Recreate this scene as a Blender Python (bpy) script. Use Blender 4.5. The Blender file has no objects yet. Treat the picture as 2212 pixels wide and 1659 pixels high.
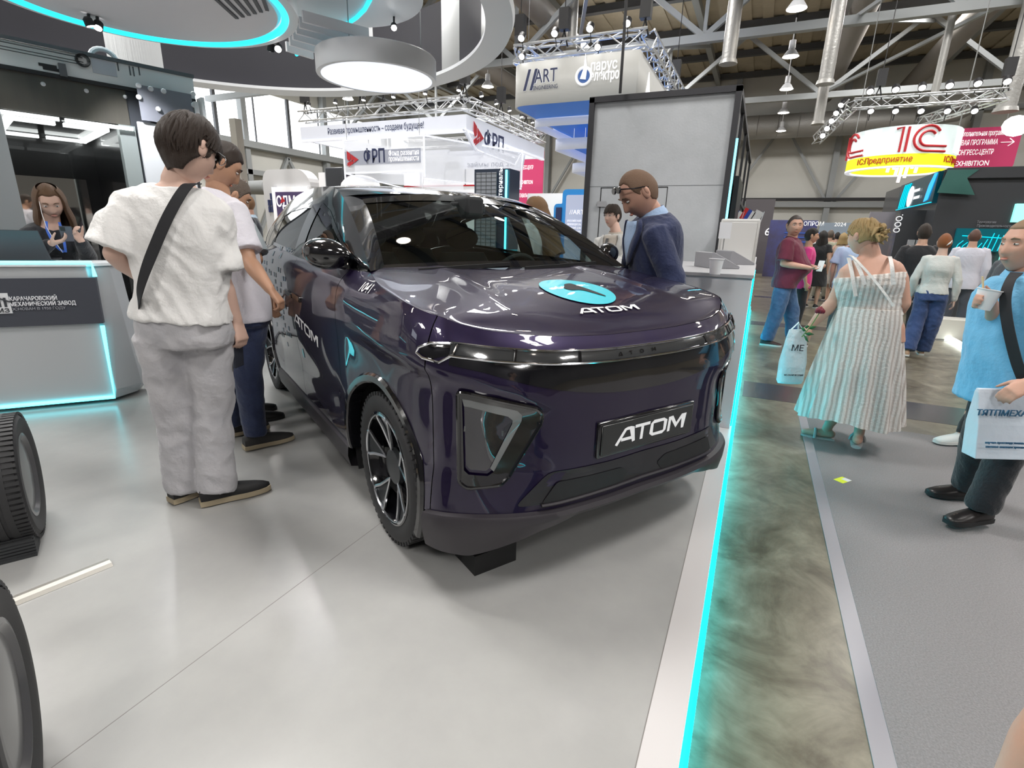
import bpy, bmesh, math, random
from mathutils import Vector, Matrix, noise
import numpy as np
PI = math.pi
random.seed(7)
SC = bpy.context.scene
COL = SC.collection
# ------------------------------------------------------------ camera
FPX, W_, H_ = 1108.7, 2212.0, 1659.0
CAMZ = 1.322
def _axes(yaw, pitch, roll):
    fwd = Vector((-math.sin(yaw)*math.cos(pitch), math.cos(yaw)*math.cos(pitch), -math.sin(pitch)))
    r = Vector((math.cos(yaw), math.sin(yaw), 0)); u = r.cross(fwd)
    return math.cos(roll)*r + math.sin(roll)*u, -math.sin(roll)*r + math.cos(roll)*u, fwd
RX, UP, FW = _axes(math.radians(24.5895), math.radians(16.3044), math.radians(1.514))
EYE = Vector((0, 0, CAMZ))
cam = bpy.data.objects.new('camera', bpy.data.cameras.new('camera')); COL.objects.link(cam)
cam.matrix_world = Matrix(((RX.x, UP.x, -FW.x, 0), (RX.y, UP.y, -FW.y, 0), (RX.z, UP.z, -FW.z, CAMZ), (0, 0, 0, 1)))
cam.data.sensor_width = 36; cam.data.sensor_fit = 'HORIZONTAL'; cam.data.lens = FPX/W_*36
cam.data.clip_start = .05; cam.data.clip_end = 300
SC.camera = cam
# ------------------------------------------------------------ world, exposure, hall light
wd = bpy.data.worlds.new('hall_air'); SC.world = wd; wd.use_nodes = True
wd.node_tree.nodes['Background'].inputs[0].default_value = (.80, .86, .95, 1)
wd.node_tree.nodes['Background'].inputs[1].default_value = 3.0
SC.view_settings.view_transform = 'Standard'; SC.view_settings.look = 'None'
SC.view_settings.gamma = 1; SC.view_settings.exposure = 0.0
SC.cycles.use_denoising = True
SC.cycles.max_bounces = 7; SC.cycles.diffuse_bounces = 4; SC.cycles.glossy_bounces = 4
SC.cycles.transparent_max_bounces = 12; SC.cycles.caustics_reflective = False; SC.cycles.caustics_refractive = False
SC.cycles.sample_clamp_indirect = 6
def area_light(name, loc, size, power, color=(1, 1, 1), sy=None, to=None):
    l = bpy.data.lights.new(name, 'AREA'); l.energy = power; l.size = size; l.color = color
    if sy: l.shape = 'RECTANGLE'; l.size_y = sy
    o = bpy.data.objects.new(name, l); o.location = loc
    if to is not None: o.rotation_euler = (Vector(to)-Vector(loc)).to_track_quat('-Z', 'Y').to_euler()
    COL.objects.link(o); return o
HALL_Z = 12.2
# the hall's rows of high lamps: one soft source per group of luminaires, hung just under the roof
for lx in (-20, -7, 6, 19):
    for ly in (-10, 3, 16, 29):
        area_light('roof_lamp_light', (lx, ly, HALL_Z-.9), 3.2, 1500, (1, .975, .945))
# ------------------------------------------------------------ pixel -> point helper, used for measuring only
def ray(px, py): return FW + RX*((px-W_/2)/FPX) + UP*((H_/2-py)/FPX)
def at(px, py, x=None, y=None, z=None, d=None):
    r = ray(px, py)
    if d is not None: t = d
    elif x is not None: t = x/r.x
    elif y is not None: t = y/r.y
    else: t = (z-CAMZ)/r.z
    return EYE + r*t
# ------------------------------------------------------------ materials
def P(name, col, rough=.5, metal=0., coat=0., em=None, es=0., nz=None, bump=None, spec=.5, sheen=0., alpha=None, trans=0.):
    m = bpy.data.materials.new(name); m.use_nodes = True
    nt = m.node_tree; b = nt.nodes['Principled BSDF']; I = b.inputs
    c = (*col, 1) if len(col) == 3 else col
    I['Base Color'].default_value = c; I['Roughness'].default_value = rough; I['Metallic'].default_value = metal
    I['Coat Weight'].default_value = coat; I['Coat Roughness'].default_value = .02
    I['Specular IOR Level'].default_value = spec; I['Sheen Weight'].default_value = sheen
    I['Transmission Weight'].default_value = trans
    if alpha is not None: I['Alpha'].default_value = alpha
    if em: I['Emission Color'].default_value = (*em, 1); I['Emission Strength'].default_value = es
    if nz:   # (scale, second colour, low, high[, stretch])
        tc = nt.nodes.new('ShaderNodeTexCoord'); mp = nt.nodes.new('ShaderNodeMapping'); n = nt.nodes.new('ShaderNodeTexNoise')
        n.inputs['Scale'].default_value = nz[0]; n.inputs['Detail'].default_value = 6; n.inputs['Roughness'].default_value = .62
        if len(nz) > 4: mp.inputs['Scale'].default_value = nz[4]
        r = nt.nodes.new('ShaderNodeValToRGB'); e = r.color_ramp.elements
        e[0].position = nz[2]; e[0].color = c; e[1].position = nz[3]; e[1].color = (*nz[1], 1)
        L = nt.links.new; L(tc.outputs['Object'], mp.inputs[0]); L(mp.outputs[0], n.inputs['Vector']); L(n.outputs['Fac'], r.inputs[0]); L(r.outputs[0], I['Base Color'])
    if bump:  # (scale, strength[, stretch])
        tc = nt.nodes.new('ShaderNodeTexCoord'); mp = nt.nodes.new('ShaderNodeMapping'); n = nt.nodes.new('ShaderNodeTexNoise'); bp = nt.nodes.new('ShaderNodeBump')
        n.inputs['Scale'].default_value = bump[0]; n.inputs['Detail'].default_value = 4
        if len(bump) > 2: mp.inputs['Scale'].default_value = bump[2]
        bp.inputs['Strength'].default_value = bump[1]; bp.inputs['Distance'].default_value = .02
        L = nt.links.new; L(tc.outputs['Object'], mp.inputs[0]); L(mp.outputs[0], n.inputs['Vector']); L(n.outputs['Fac'], bp.inputs['Height']); L(bp.outputs[0], I['Normal'])
    return m
_mc = {}
def C(name, *a, **k):
    if name not in _mc: _mc[name] = P(name, *a, **k)
    return _mc[name]
def glass(name, tint, rough=.0, refl=1.5):
    m = bpy.data.materials.new(name); m.use_nodes = True; nt = m.node_tree; nt.nodes.clear()
    o = nt.nodes.new('ShaderNodeOutputMaterial'); t = nt.nodes.new('ShaderNodeBsdfTransparent'); g = nt.nodes.new('ShaderNodeBsdfGlossy')
    mx = nt.nodes.new('ShaderNodeMixShader'); lw = nt.nodes.new('ShaderNodeLayerWeight'); lw.inputs[0].default_value = .5; pw = nt.nodes.new('ShaderNodeMath'); pw.operation = 'POWER'; pw.inputs[1].default_value = 4
    f = nt.nodes.new('ShaderNodeMath'); f.operation = 'MULTIPLY_ADD'; f.inputs[1].default_value = .85; f.inputs[2].default_value = refl; f.use_clamp = True
    nt.links.new(lw.outputs['Facing'], pw.inputs[0]); nt.links.new(pw.outputs[0], f.inputs[0])
    t.inputs[0].default_value = (*tint, 1); g.inputs['Roughness'].default_value = rough
    L = nt.links.new; L(f.outputs[0], mx.inputs[0]); L(t.outputs[0], mx.inputs[1]); L(g.outputs[0], mx.inputs[2]); L(mx.outputs[0], o.inputs[0])
    return m
# ------------------------------------------------------------ objects
def tag(o, label=None, cat=None, group=None, kind=None):
    if label: o['label'] = label
    if cat: o['category'] = cat
    if group: o['group'] = group
    if kind: o['kind'] = kind
    return o
def empty(name, loc=(0, 0, 0), rz=0., label=None, cat=None, group=None):
    o = bpy.data.objects.new(name, None); o.location = loc; o.rotation_euler = (0, 0, rz); o.empty_display_size = .1
    COL.objects.link(o); return tag(o, label, cat, group)
def adopt(o, parent, local=False):
    if parent is not None:
        o.parent = parent
        if not local: o.matrix_parent_inverse = parent.matrix_basis.inverted() if parent.type == 'EMPTY' else Matrix()
    return o
class MB:
    """collects vertices and faces, built as one mesh"""
    def __init__(s): s.v = []; s.f = []; s.mi = []; s.cur = 0; s.X = None
    def add(s, vs, fs):
        n = len(s.v)
        if s.X is not None: vs = [s.X @ Vector(v) for v in vs]
        s.v += [tuple(v) for v in vs]; s.f += [tuple(i+n for i in f) for f in fs]; s.mi += [s.cur]*len(fs); return s
    def box(s, a, b):
        x0, x1 = sorted((a[0], b[0])); y0, y1 = sorted((a[1], b[1])); z0, z1 = sorted((a[2], b[2]))
        return s.add([(x0,y0,z0),(x1,y0,z0),(x1,y1,z0),(x0,y1,z0),(x0,y0,z1),(x1,y0,z1),(x1,y1,z1),(x0,y1,z1)],
                     [(0,3,2,1),(4,5,6,7),(0,1,5,4),(1,2,6,5),(2,3,7,6),(3,0,4,7)])
    def bar(s, p, q, w, h=None, up=(0, 0, 1)):
        p = Vector(p); q = Vector(q); d = (q-p).normalized(); h = h or w
        u = Vector(up); a = d.cross(u)
        if a.length < 1e-4: a = d.cross(Vector((1, 0, 0)))
        a.normalize(); b = a.cross(d)
        o = [(-w/2, -h/2), (w/2, -h/2), (w/2, h/2), (-w/2, h/2)]
        return s.add([p+a*i+b*j for i, j in o]+[q+a*i+b*j for i, j in o], [(0,1,2,3),(7,6,5,4),(0,4,5,1),(1,5,6,2),(2,6,7,3),(3,7,4,0)])
    def tube(s, pts, r, n=10, caps=True, round_=False, closed=False):
        pts = [Vector(p) for p in pts]; m = len(pts)
        rs = list(r) if hasattr(r, '__len__') else [r]*m
        if round_ and not closed:
            d0 = (pts[0]-pts[1]).normalized(); d1 = (pts[-1]-pts[-2]).normalized()
            A = [(pts[0]+d0*rs[0]*math.sin(a), rs[0]*math.cos(a)) for a in (1.35, 1.0, .55)]
            B = [(pts[-1]+d1*rs[-1]*math.sin(a), rs[-1]*math.cos(a)) for a in (.55, 1.0, 1.35)]
            pts = [a[0] for a in A]+pts+[b[0] for b in B]; rs = [a[1] for a in A]+rs+[b[1] for b in B]; m = len(pts)
        vs = []; prev = None
        for i in range(m):
            if closed: t = pts[(i+1) % m]-pts[i-1]
            else: t = pts[min(i+1, m-1)]-pts[max(i-1, 0)]
            t.normalize()
            if prev is None:
                a = t.cross(Vector((0, 0, 1)))
                if a.length < .05: a = t.cross(Vector((0, 1, 0)))
            else: a = prev-t*prev.dot(t)
            a.normalize(); prev = a; b = t.cross(a)
            vs += [pts[i]+(a*math.cos(2*PI*k/n)+b*math.sin(2*PI*k/n))*rs[i] for k in range(n)]
        fs = []
        for i in range(m if closed else m-1):
            j = (i+1) % m
            fs += [(i*n+k, i*n+(k+1) % n, j*n+(k+1) % n, j*n+k) for k in range(n)]
        if caps and not closed: fs += [tuple(range(n-1, -1, -1)), tuple((m-1)*n+k for k in range(n))]
        return s.add(vs, fs)
    def rings(s, R, caps=True, closed=True):
        """R: list of rings with the same count of points"""
        n = len(R[0]); vs = [p for r in R for p in r]; fs = []
        for i in range(len(R)-1):
            for k in range(n if closed else n-1):
                k2 = (k+1) % n; fs.append((i*n+k, i*n+k2, (i+1)*n+k2, (i+1)*n+k))
        if caps: fs += [tuple(range(n-1, -1, -1)), tuple((len(R)-1)*n+k for k in range(n))]
        return s.add(vs, fs)
    def loft(s, secs, n=24, caps=True, e=2.0):
        """secs: (centre, rx, ry[, u vector, v vector]); superellipse exponent e"""
        R = []
        for c in secs:
            o = Vector(c[0]); u = Vector(c[3]) if len(c) > 3 else Vector((1, 0, 0)); v = Vector(c[4]) if len(c) > 4 else Vector((0, 1, 0))
            r = []
            for k in range(n):
                a = 2*PI*k/n; ca, sa = math.cos(a), math.sin(a)
                r.append(o+u*(c[1]*math.copysign(abs(ca)**(2/e), ca))+v*(c[2]*math.copysign(abs(sa)**(2/e), sa)))
            R.append(r)
        return s.rings(R, caps)
    def lathe(s, prof, n=32, o=(0, 0, 0), ax='z'):
        R = []
        for r, h in prof:
            ring = []
            for k in range(n):
                a = 2*PI*k/n; c, d = r*math.cos(a), r*math.sin(a)
                ring.append(Vector(o)+Vector({'z': (c, d, h), 'y': (d, h, c), 'x': (h, c, d)}[ax]))
            R.append(ring)
        n0 = len(s.f); s.rings(R, False); N0 = len(s.v)-len(R)*n
        if prof[0][0] < .01: s.add([], []); s.f.append(tuple(N0+k for k in range(n-1, -1, -1))); s.mi.append(s.cur)
        if prof[-1][0] < .01: s.f.append(tuple(N0+(len(R)-1)*n+k for k in range(n))); s.mi.append(s.cur)
        return s
    def ball(s, c, r, n=16, m=10):
        r = r if hasattr(r, '__len__') else (r, r, r)
        R = [[Vector((c[0]+r[0]*math.sin(PI*i/m)*math.cos(2*PI*k/n), c[1]+r[1]*math.sin(PI*i/m)*math.sin(2*PI*k/n), c[2]-r[2]*math.cos(PI*i/m))) for k in range(n)] for i in range(1, m)]
        vs = [p for q in R for p in q]; N = len(vs); vs += [Vector((c[0], c[1], c[2]-r[2])), Vector((c[0], c[1], c[2]+r[2]))]
        fs = [(i*n+k, i*n+(k+1) % n, (i+1)*n+(k+1) % n, (i+1)*n+k) for i in range(m-2) for k in range(n)]
        fs += [(N, (k+1) % n, k) for k in range(n)]+[(N+1, (m-2)*n+k, (m-2)*n+(k+1) % n) for k in range(n)]
        return s.add(vs, fs)
    def prism(s, poly, f0, f1):
        """extrude a 2-D polygon between two mappings (u,v)->point"""
        n = len(poly); vs = [f0(*p) for p in poly]+[f1(*p) for p in poly]
        return s.add(vs, [tuple(range(n-1, -1, -1)), tuple(range(n, 2*n))]+[(i, (i+1) % n, n+(i+1) % n, n+i) for i in range(n)])
    def grid(s, nu, nv, fn, wrap=False):
        vs = [fn(i/(nu-1), j/(nv-1)) for i in range(nu) for j in range(nv)]
        return s.add(vs, [(i*nv+j, (i+1)*nv+j, (i+1)*nv+j+1, i*nv+j+1) for i in range(nu-1) for j in range(nv-1)])
    def mesh(s, name='m'):
        me = bpy.data.meshes.new(name); me.from_pydata(s.v, [], s.f); me.validate(); me.update(); return me
    def build(s, name, mat, parent=None, smooth=35, local=False, bevel=0, solid=0):
        me = s.mesh(name)
        for m in (mat if isinstance(mat, (list, tuple)) else [mat]): me.materials.append(m)
        if isinstance(mat, (list, tuple)) and len(me.polygons) == len(s.mi): me.polygons.foreach_set('material_index', s.mi)
        bm = bmesh.new(); bm.from_mesh(me); bmesh.ops.recalc_face_normals(bm, faces=bm.faces); bm.to_mesh(me); bm.free()
        if smooth:
            me.shade_smooth(); me.set_sharp_from_angle(angle=math.radians(smooth))
        o = bpy.data.objects.new(name, me); COL.objects.link(o)
        if solid: md = o.modifiers.new('s', 'SOLIDIFY'); md.thickness = solid; md.offset = 0
        if bevel: md = o.modifiers.new('b', 'BEVEL'); md.width = bevel; md.segments = 2; md.limit_method = 'ANGLE'; md.angle_limit = .6
        adopt(o, parent, local); return o
def BX(name, a, b, mat, parent=None, bevel=0, **k): return MB().box(a, b).build(name, mat, parent, smooth=0 if not bevel else 35, bevel=bevel, **k)
def frame_mat(o, u, v):
    u = Vector(u).normalized(); v = Vector(v); v = (v-u*v.dot(u)).normalized(); w = u.cross(v); o = Vector(o)
    return Matrix(((u.x, v.x, w.x, o.x), (u.y, v.y, w.y, o.y), (u.z, v.z, w.z, o.z), (0, 0, 0, 1)))
def text(body, name, M, size, mat, parent=None, width=None, ext=.002, align='LEFT', bold=0., local=False, space=1.):
    """lettering as real geometry: M maps the text plane (x right, y up, z out) into the scene"""
    cu = bpy.data.curves.new(name, 'FONT'); cu.body = body; cu.size = size; cu.extrude = ext; cu.align_x = align; cu.offset = min(bold, .02)*size; cu.space_character = space
    cu.resolution_u = 3
    o = bpy.data.objects.new(name, cu); COL.objects.link(o); dg = bpy.context.evaluated_depsgraph_get()
    me = bpy.data.meshes.new_from_object(o.evaluated_get(dg)); bpy.data.objects.remove(o)
    n = len(me.vertices); co = np.empty(n*3); me.vertices.foreach_get('co', co); co = co.reshape(-1, 3)
    if n and width:
        w = co[:, 0].max()-co[:, 0].min(); k = width/w; x0 = co[:, 0].min() if align == 'LEFT' else 0
        co[:, 0] = (co[:, 0]-x0)*k; me.vertices.foreach_set('co', co.ravel())
    me.transform(M); me.materials.clear(); me.materials.append(mat)
    q = bpy.data.objects.new(name, me); COL.objects.link(q); return adopt(q, parent, local)
def remeshed(mb, voxel, smooth=3, fac=.5):
    me = mb.mesh('t'); bm = bmesh.new(); bm.from_mesh(me); bmesh.ops.recalc_face_normals(bm, faces=bm.faces); bm.to_mesh(me); bm.free()
    o = bpy.data.objects.new('t', me); COL.objects.link(o)
    r = o.modifiers.new('r', 'REMESH'); r.mode = 'VOXEL'; r.voxel_size = voxel
    if smooth: k = o.modifiers.new('k', 'SMOOTH'); k.iterations = smooth; k.factor = fac
    dg = bpy.context.evaluated_depsgraph_get(); out = bpy.data.meshes.new_from_object(o.evaluated_get(dg)); bpy.data.objects.remove(o); out.shade_smooth(); return out
def put(me, name, mat, parent=None, local=False):
    me.materials.clear(); me.materials.append(mat); me.name = name
    o = bpy.data.objects.new(name, me); COL.objects.link(o); return adopt(o, parent, local)
def catmull(pts, n):
    P_ = [np.array(p, float) for p in pts]; P_ = [2*P_[0]-P_[1]]+P_+[2*P_[-1]-P_[-2]]; out = []
    for i in range(1, len(P_)-2):
        for k in range(n):
            t = k/n; a, b, c, d = P_[i-1:i+3]
            out.append(.5*((2*b)+(c-a)*t+(2*a-5*b+4*c-d)*t*t+(3*b-a-3*c+d)*t**3))
    out.append(P_[-2]); return out
def rounded(pl, r, n=4):
    out = []; N = len(pl)
    for i in range(N):
        p = Vector((*pl[i], 0)); a = Vector((*pl[i-1], 0)); b = Vector((*pl[(i+1) % N], 0))
        rr = r[i] if hasattr(r, '__len__') else r
        da = (a-p); db = (b-p); ra = min(rr, da.length*.48); rb = min(rr, db.length*.48); p0 = p+da.normalized()*ra; p1 = p+db.normalized()*rb
        for k in range(n+1):
            t = k/n; q = p0*(1-t)**2+p*2*t*(1-t)+p1*t*t; out.append((q.x, q.y))
    return out
# ============================================================ the hall
LED = P('cyan_led', (0, .3, .35), .5, em=(0.0, .78, .95), es=10.0)
LEDW = P('cyan_led_core', (.3, .5, .5), .5, em=(.10, .88, 1.0), es=3.6)
WLED = P('white_led', (.8, .8, .8), .5, em=(1, 1, 1), es=5)
LAMP = P('lamp_glow', (1, .9, .8), .5, em=(1, .90, .78), es=22)
SPOTG = P('spot_glow', (1, 1, 1), .5, em=(1, .98, .95), es=12)
m_st = P('galvanised_steel', (.30, .31, .31), .5, .3)
m_stw = P('painted_steel_grey', (.34, .36, .37), .6)
m_dkst = P('dark_steel', (.09, .095, .105), .6)
m_truss = P('aluminium_truss', (.62, .64, .66), .35, .6)
m_wallp = P('wall_panels', (.62, .62, .585), .75, nz=(.25, (.69, .69, .65), .3, .7))
m_blk = P('black_plastic', (.012, .012, .014), .5)
m_whp = P('white_panel', (.74, .75, .78), .45)
m_dkp = P('graphite_panel', (.045, .05, .06), .4)
def struct(o): return tag(o, kind='structure')
# concrete floor, polished, mottled
mf = P('stained_concrete', (.19, .185, .155), .28)
nt = mf.node_tree; N = nt.nodes.new; L = nt.links.new
tc = N('ShaderNodeTexCoord'); n1 = N('ShaderNodeTexNoise'); n2 = N('ShaderNodeTexNoise'); r1 = N('ShaderNodeValToRGB'); r2 = N('ShaderNodeValToRGB'); mx = N('ShaderNodeMix'); mx.data_type = 'RGBA'; mx.blend_type = 'MULTIPLY'
n1.inputs['Scale'].default_value = 2.2; n1.inputs['Detail'].default_value = 9; n1.inputs['Roughness'].default_value = .68; n1.inputs['Distortion'].default_value = 1.2
n2.inputs['Scale'].default_value = 11; n2.inputs['Detail'].default_value = 8; n2.inputs['Distortion'].default_value = .8
e = r1.color_ramp.elements; e[0].position = .34; e[0].color = (.078, .062, .038, 1); e[1].position = .66; e[1].color = (.25, .225, .165, 1)
e = r2.color_ramp.elements; e[0].position = .3; e[0].color = (.62, .60, .56, 1); e[1].position = .62; e[1].color = (1, 1, 1, 1)
L(tc.outputs['Object'], n1.inputs['Vector']); L(tc.outputs['Object'], n2.inputs['Vector']); L(n1.outputs['Fac'], r1.inputs[0]); L(n2.outputs['Fac'], r2.inputs[0])
mx.inputs[0].default_value = .8; L(r1.outputs[0], mx.inputs[6]); L(r2.outputs[0], mx.inputs[7]); L(mx.outputs[2], nt.nodes['Principled BSDF'].inputs['Base Color'])
struct(BX('floor', (-31, -14, -.14), (31, 43.2, -.10), mf))
m_dks = P('dark_floor_stripe', (.055, .05, .05), .22)
for k, (y0, y1) in enumerate(((5.15, 5.75), (9.9, 10.35), (14.9, 15.3))):
    struct(BX('floor_stripe', (.05, y0, -.1), (9, y1, -.0985), m_dks))
m_carp = P('grey_carpet', (.185, .177, .181), .95, nz=(160, (.255, .245, .25), .35, .65), bump=(400, .35))
struct(BX('floor_carpet', (.56, -8, -.10), (7.5, 4.75, -.094), m_carp))
struct(BX('floor_carpet_tape', (.50, -8, -.10), (.565, 4.75, -.0955), P('clear_tape', (.27, .26, .285), .3)))
m_stand = P('stand_white_floor', (.375, .375, .368), .26, nz=(3, (.41, .41, .40), .35, .65), bump=(2.5, .03))
m = MB(); m.box((-9.5, -6, -.085), (-.1025, 12, 0))
struct(m.build('floor_stand', m_stand, smooth=0))
struct(BX('floor_stand_edging', (-.101, -6, -.085), (0.0, 12, .0), P('edge_profile', (.62, .60, .60), .35)))
struct(MB().box((-1.4345, -6, 0), (-1.432, 12, .0004)).box((-.1035, -6, 0), (-.1005, 12, .0005)).build('floor_stand_joints', C('joint_grey', (.22, .21, .20), .6), smooth=0))
tag(MB().box((.0, -2.2, -.088), (.010, 11.8, -.004)).box((.010, -2.2, -.088), (.022, 11.8, -.072)).build('led_strip', LED, smooth=0), 'cyan LED strip along the edge of the raised white floor', 'LED strip')
# walls and roof
struct(BX('wall_back', (-31, 43, -.1), (31, 43.2, 12.6), m_wallp)); struct(BX('wall_right', (31, -14, -.1), (31.2, 43, 12.6), P('wall_right_panels', (.14, .14, .135), .8)))
struct(BX('wall_front', (-31, -14.2, -.1), (31, -14, 12.6), P('dark_end_wall', (.05, .05, .055), .8)))
m = MB(); m.box((-31.2, -14, -.1), (-31, 43, 6.6)); m.box((-31.2, -14, 9.8), (-31, 43, 12.6)); struct(m.build('wall_left', m_wallp, smooth=0))
m_day = P('daylit_glazing', (1, 1, 1), .4, em=(.93, .97, 1), es=2.6)
for k in range(9):
    w = struct(BX('window_%d' % (k+1), (-31.12, -10+k*5.6, 6.6), (-31.08, -4.6+k*5.6, 9.8), m_day if k > 2 else C('darkened_glazing', (.12, .12, .12), .5)))  # first windows, out of view, coloured dark to keep the car's reflections dark
    struct(MB().box((-31.1, -4.6+k*5.6, 6.6), (-30.9, -4.4+k*5.6, 9.8)).box((-31.1, -7.3+k*5.6, 6.6), (-31.0, -7.22+k*5.6, 9.8)).build('trim_window', m_dkst, smooth=0))
m_roof = P('roof_deck', (.42, .37, .28), .8, nz=(.5, (.54, .48, .37), .35, .65))
m = MB()
for i in range(124): x = -31+i*.5; m.box((x, -14, 12.25 if i % 2 else 12.33), (x+.5, 43, 12.6))
struct(m.build('ceiling', m_roof, smooth=0))
for k in range(13): struct(MB().box((-31, -13+k*4.6, 11.95), (31, -12.7+k*4.6, 12.25)).box((-31, -13.02+k*4.6, 11.93), (31, -12.68+k*4.6, 11.96)).build('ceiling_purlin', m_dkst, smooth=0))
for k in range(10): struct(BX('ceiling_rafter', (-30+k*6.4, -14, 11.75), (-29.7+k*6.4, 43, 12.1), m_stw))
for y in (-8, 2.4, 12.8, 23.1, 33.4):   # roof trusses
    m = MB(); m.bar((-31, y, 8.55), (31, y, 8.55), .28, .28); m.bar((-31, y, 11.7), (31, y, 11.7), .24, .24)
    for k in range(8):
        x = -31+k*7.8+(1.6 if y != 23.1 else 4.6); m.bar((x, y, 8.6), (x+3.9, y, 11.7), .19); m.bar((x+3.9, y, 11.7), (x+7.8, y, 8.6), .19); m.bar((x, y, 8.6), (x, y, 11.7), .13)
    struct(m.build('ceiling_truss', m_stw, smooth=0))
m = MB()
for x in (-8, 1.9, 11.5): 
    for y in (-8, 2.4, 12.8, 23.1): m.bar((x, y, 8.6), (x+4, y+10.4, 11.4), .16); m.bar((x+4, y, 8.6), (x, y+10.4, 8.7), .12)
struct(m.build('ceiling_brace', m_stw, smooth=0))
# back wall: columns, braces, rails
for x in (-24, -17, -10, -3, 3.6, 10.6, 17.6): struct(MB().box((x, 42.5, -.1), (x+.35, 43, 12.3)).build('wall_column', m_stw, smooth=0))
m = MB()
for x in (-17, -3, 3.9): m.bar((x+.2, 42.6, 3.9), (x+3.4, 42.6, 9.0), .16); m.bar((x+6.7, 42.6, 3.9), (x+3.4, 42.6, 9.0), .16)
m.box((-31, 42.4, 3.6), (31, 42.8, 3.95)); m.box((-31, 42.5, 9.1), (31, 42.9, 9.35)); struct(m.build('wall_bracing', m_stw, smooth=0))
struct(BX('wall_rail', (-31, 42.3, 4.0), (31, 42.5, 4.2), m_blk))
m = MB()
for y in range(-10, 43, 7): m.box((-30.9, y, -.1), (-30.5, y+.35, 12.2)); m.bar((-30.7, y+.3, .5), (-30.7, y+3.5, 6), .2); m.bar((-30.7, y+6.8, .5), (-30.7, y+3.5, 6), .2)
m.box((-31, -14, 6.2), (-30.3, 43, 6.6)); m.box((-31, -14, 4.6), (-30.5, 43, 4.9)); struct(m.build('wall_frame_left', m_stw, smooth=0))
# ducts
m_duct = P('duct_foil', (.38, .375, .36), .5, .5, bump=(14, .6))
m_dduct = P('dull_duct', (.26, .24, .22), .6, .2, bump=(6, .3))
def ductx(y, z, x0, x1, r, mt, lab):
    m = MB(); n = int(abs(x1-x0)/1.2); pts = []; rs = []
    for i in range(n):
        x = x0+(x1-x0)*i/n; pts += [(x, y, z), (x+(x1-x0)/n*.96, y, z), (x+(x1-x0)/n*.97, y, z)]; rs += [r, r, r*1.04]
    tag(m.tube(pts, rs, 20).build('air_duct', mt), lab, 'air duct')
ductx(40.5, 8.45, -6, 7.2, .72, m_duct, 'thick silver duct running along the far end wall')
m = MB(); P0 = [(7.2, 40.5, 8.3), (9.2, 40.3, 8.5), (10.6, 39.4, 9.4), (11.0, 38, 9.6)]
m.tube(P0, .34, 14)
tag(m.build('air_duct', m_duct), 'thinner silver duct bending up at the right end of the wall duct', 'air duct')
for k, x in enumerate((-15.4, -9.6, 2.4, 6.6, 12.0)):
    m = MB().tube([(x, -12, 10.2), (x, 41, 10.2)], .48, 16)
    tag(m.build('air_duct', m_dduct), ['dull round roof duct, leftmost of the long ones', 'dull round roof duct above the pink banner at the back', 'dull round roof duct right of the row of hanging lamps', 'dull round roof duct above the round yellow and white hanging sign', 'dull round roof duct at the right edge of the view'][k], 'air duct')
def drop(px, y0, y1, dist, r, lab):
    a = at(px[0], y0, y=dist); b = at(px[1], y1, y=dist); b.x = a.x
    top = Vector((a.x, dist, 12.2)); bot = Vector((a.x, dist, b.z))
    m = MB(); n = 8; pts = [top.lerp(bot, i/n) for i in range(n+1)]
    m.tube(pts+[bot], [r]*(n+1)+[r*1.15], 14); m.tube([bot, bot-Vector((0, 0, .12))], [r*1.15, r*1.3], 14)
    tag(m.build('duct_drop', m_duct), lab, 'air duct')
drop((1590, 1573), 0, 130, 20, .22, 'silver vertical duct above the grey concrete-look booth')
drop((1812, 1795), 10, 172, 20, .2, 'silver vertical duct right of the row of hanging lamps')
drop((1780, 1770), 190, 262, 27, .2, 'short silver vertical duct in front of the wall duct')
drop((2040, 2025), 110, 220, 24, .12, 'thin grey vertical pipe above the round hanging sign')
drop((2195, 2185), 150, 232, 22, .25, 'silver vertical duct at the right edge of the view')
drop((1237, 1230), 60, 100, 24, .2, 'silver vertical duct above the white and blue hanging sign')
# high bay lamps
def bell(loc, lab):
    t = empty('bay_lamp', loc, 0, lab, 'lamp', 'bell-shaped lamps under the roof')
    MB().lathe([(.02, 1.25), (.02, .55), (.11, .52), (.12, .25), (.09, .22)], 16).build('lamp_housing', m_whp, t, local=True)
    MB().lathe([(.09, .24), (.16, .18), (.27, .02), (.30, -.02), (.285, -.02), (.15, .16), (.08, .2)], 20).build('lamp_shade', m_whp, t, local=True)
    MB().lathe([(.02, .06), (.265, .0), (.265, -.015), (.02, -.02)], 20).build('bulb', LAMP, t, local=True)
    MB().bar((0, 0, 1.2), (0, 0, 12.31-loc[2]), .02).build('cord', m_blk, t, local=True)
    return t
names = ['first bell lamp of the row by the wall, nearest and highest in view', 'second bell lamp of the row running to the end wall', 'third bell lamp of the row running to the end wall', 'fourth bell lamp of the row running to the end wall', 'fifth bell lamp, farthest of the row by the end wall']
for k, y in enumerate((19.7, 24.3, 29.1, 34.1, 39.4)): bell((.0+.05*k, y, 8.0), names[k])
bell((-12.75, 24.2, 8), 'bell lamp over the white hanging sign, right of the round pendant')
bell((-21, 23.9, 8), 'bell lamp left of the truss of the white hanging sign')
k = 0
for x in (-25, -17, -3, 9.3):
    for y, w_ in ((-9, 'backmost'), (-2, 'second from the back'), (5, 'third from the back'), (12, 'foremost')): bell((x, y, 9.5), w_+' bell lamp of the '+{-25: 'leftmost', -17: 'left', -3: 'middle', 9.3: 'right'}[x]+' roof row over the stand'); k += 1
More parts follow.
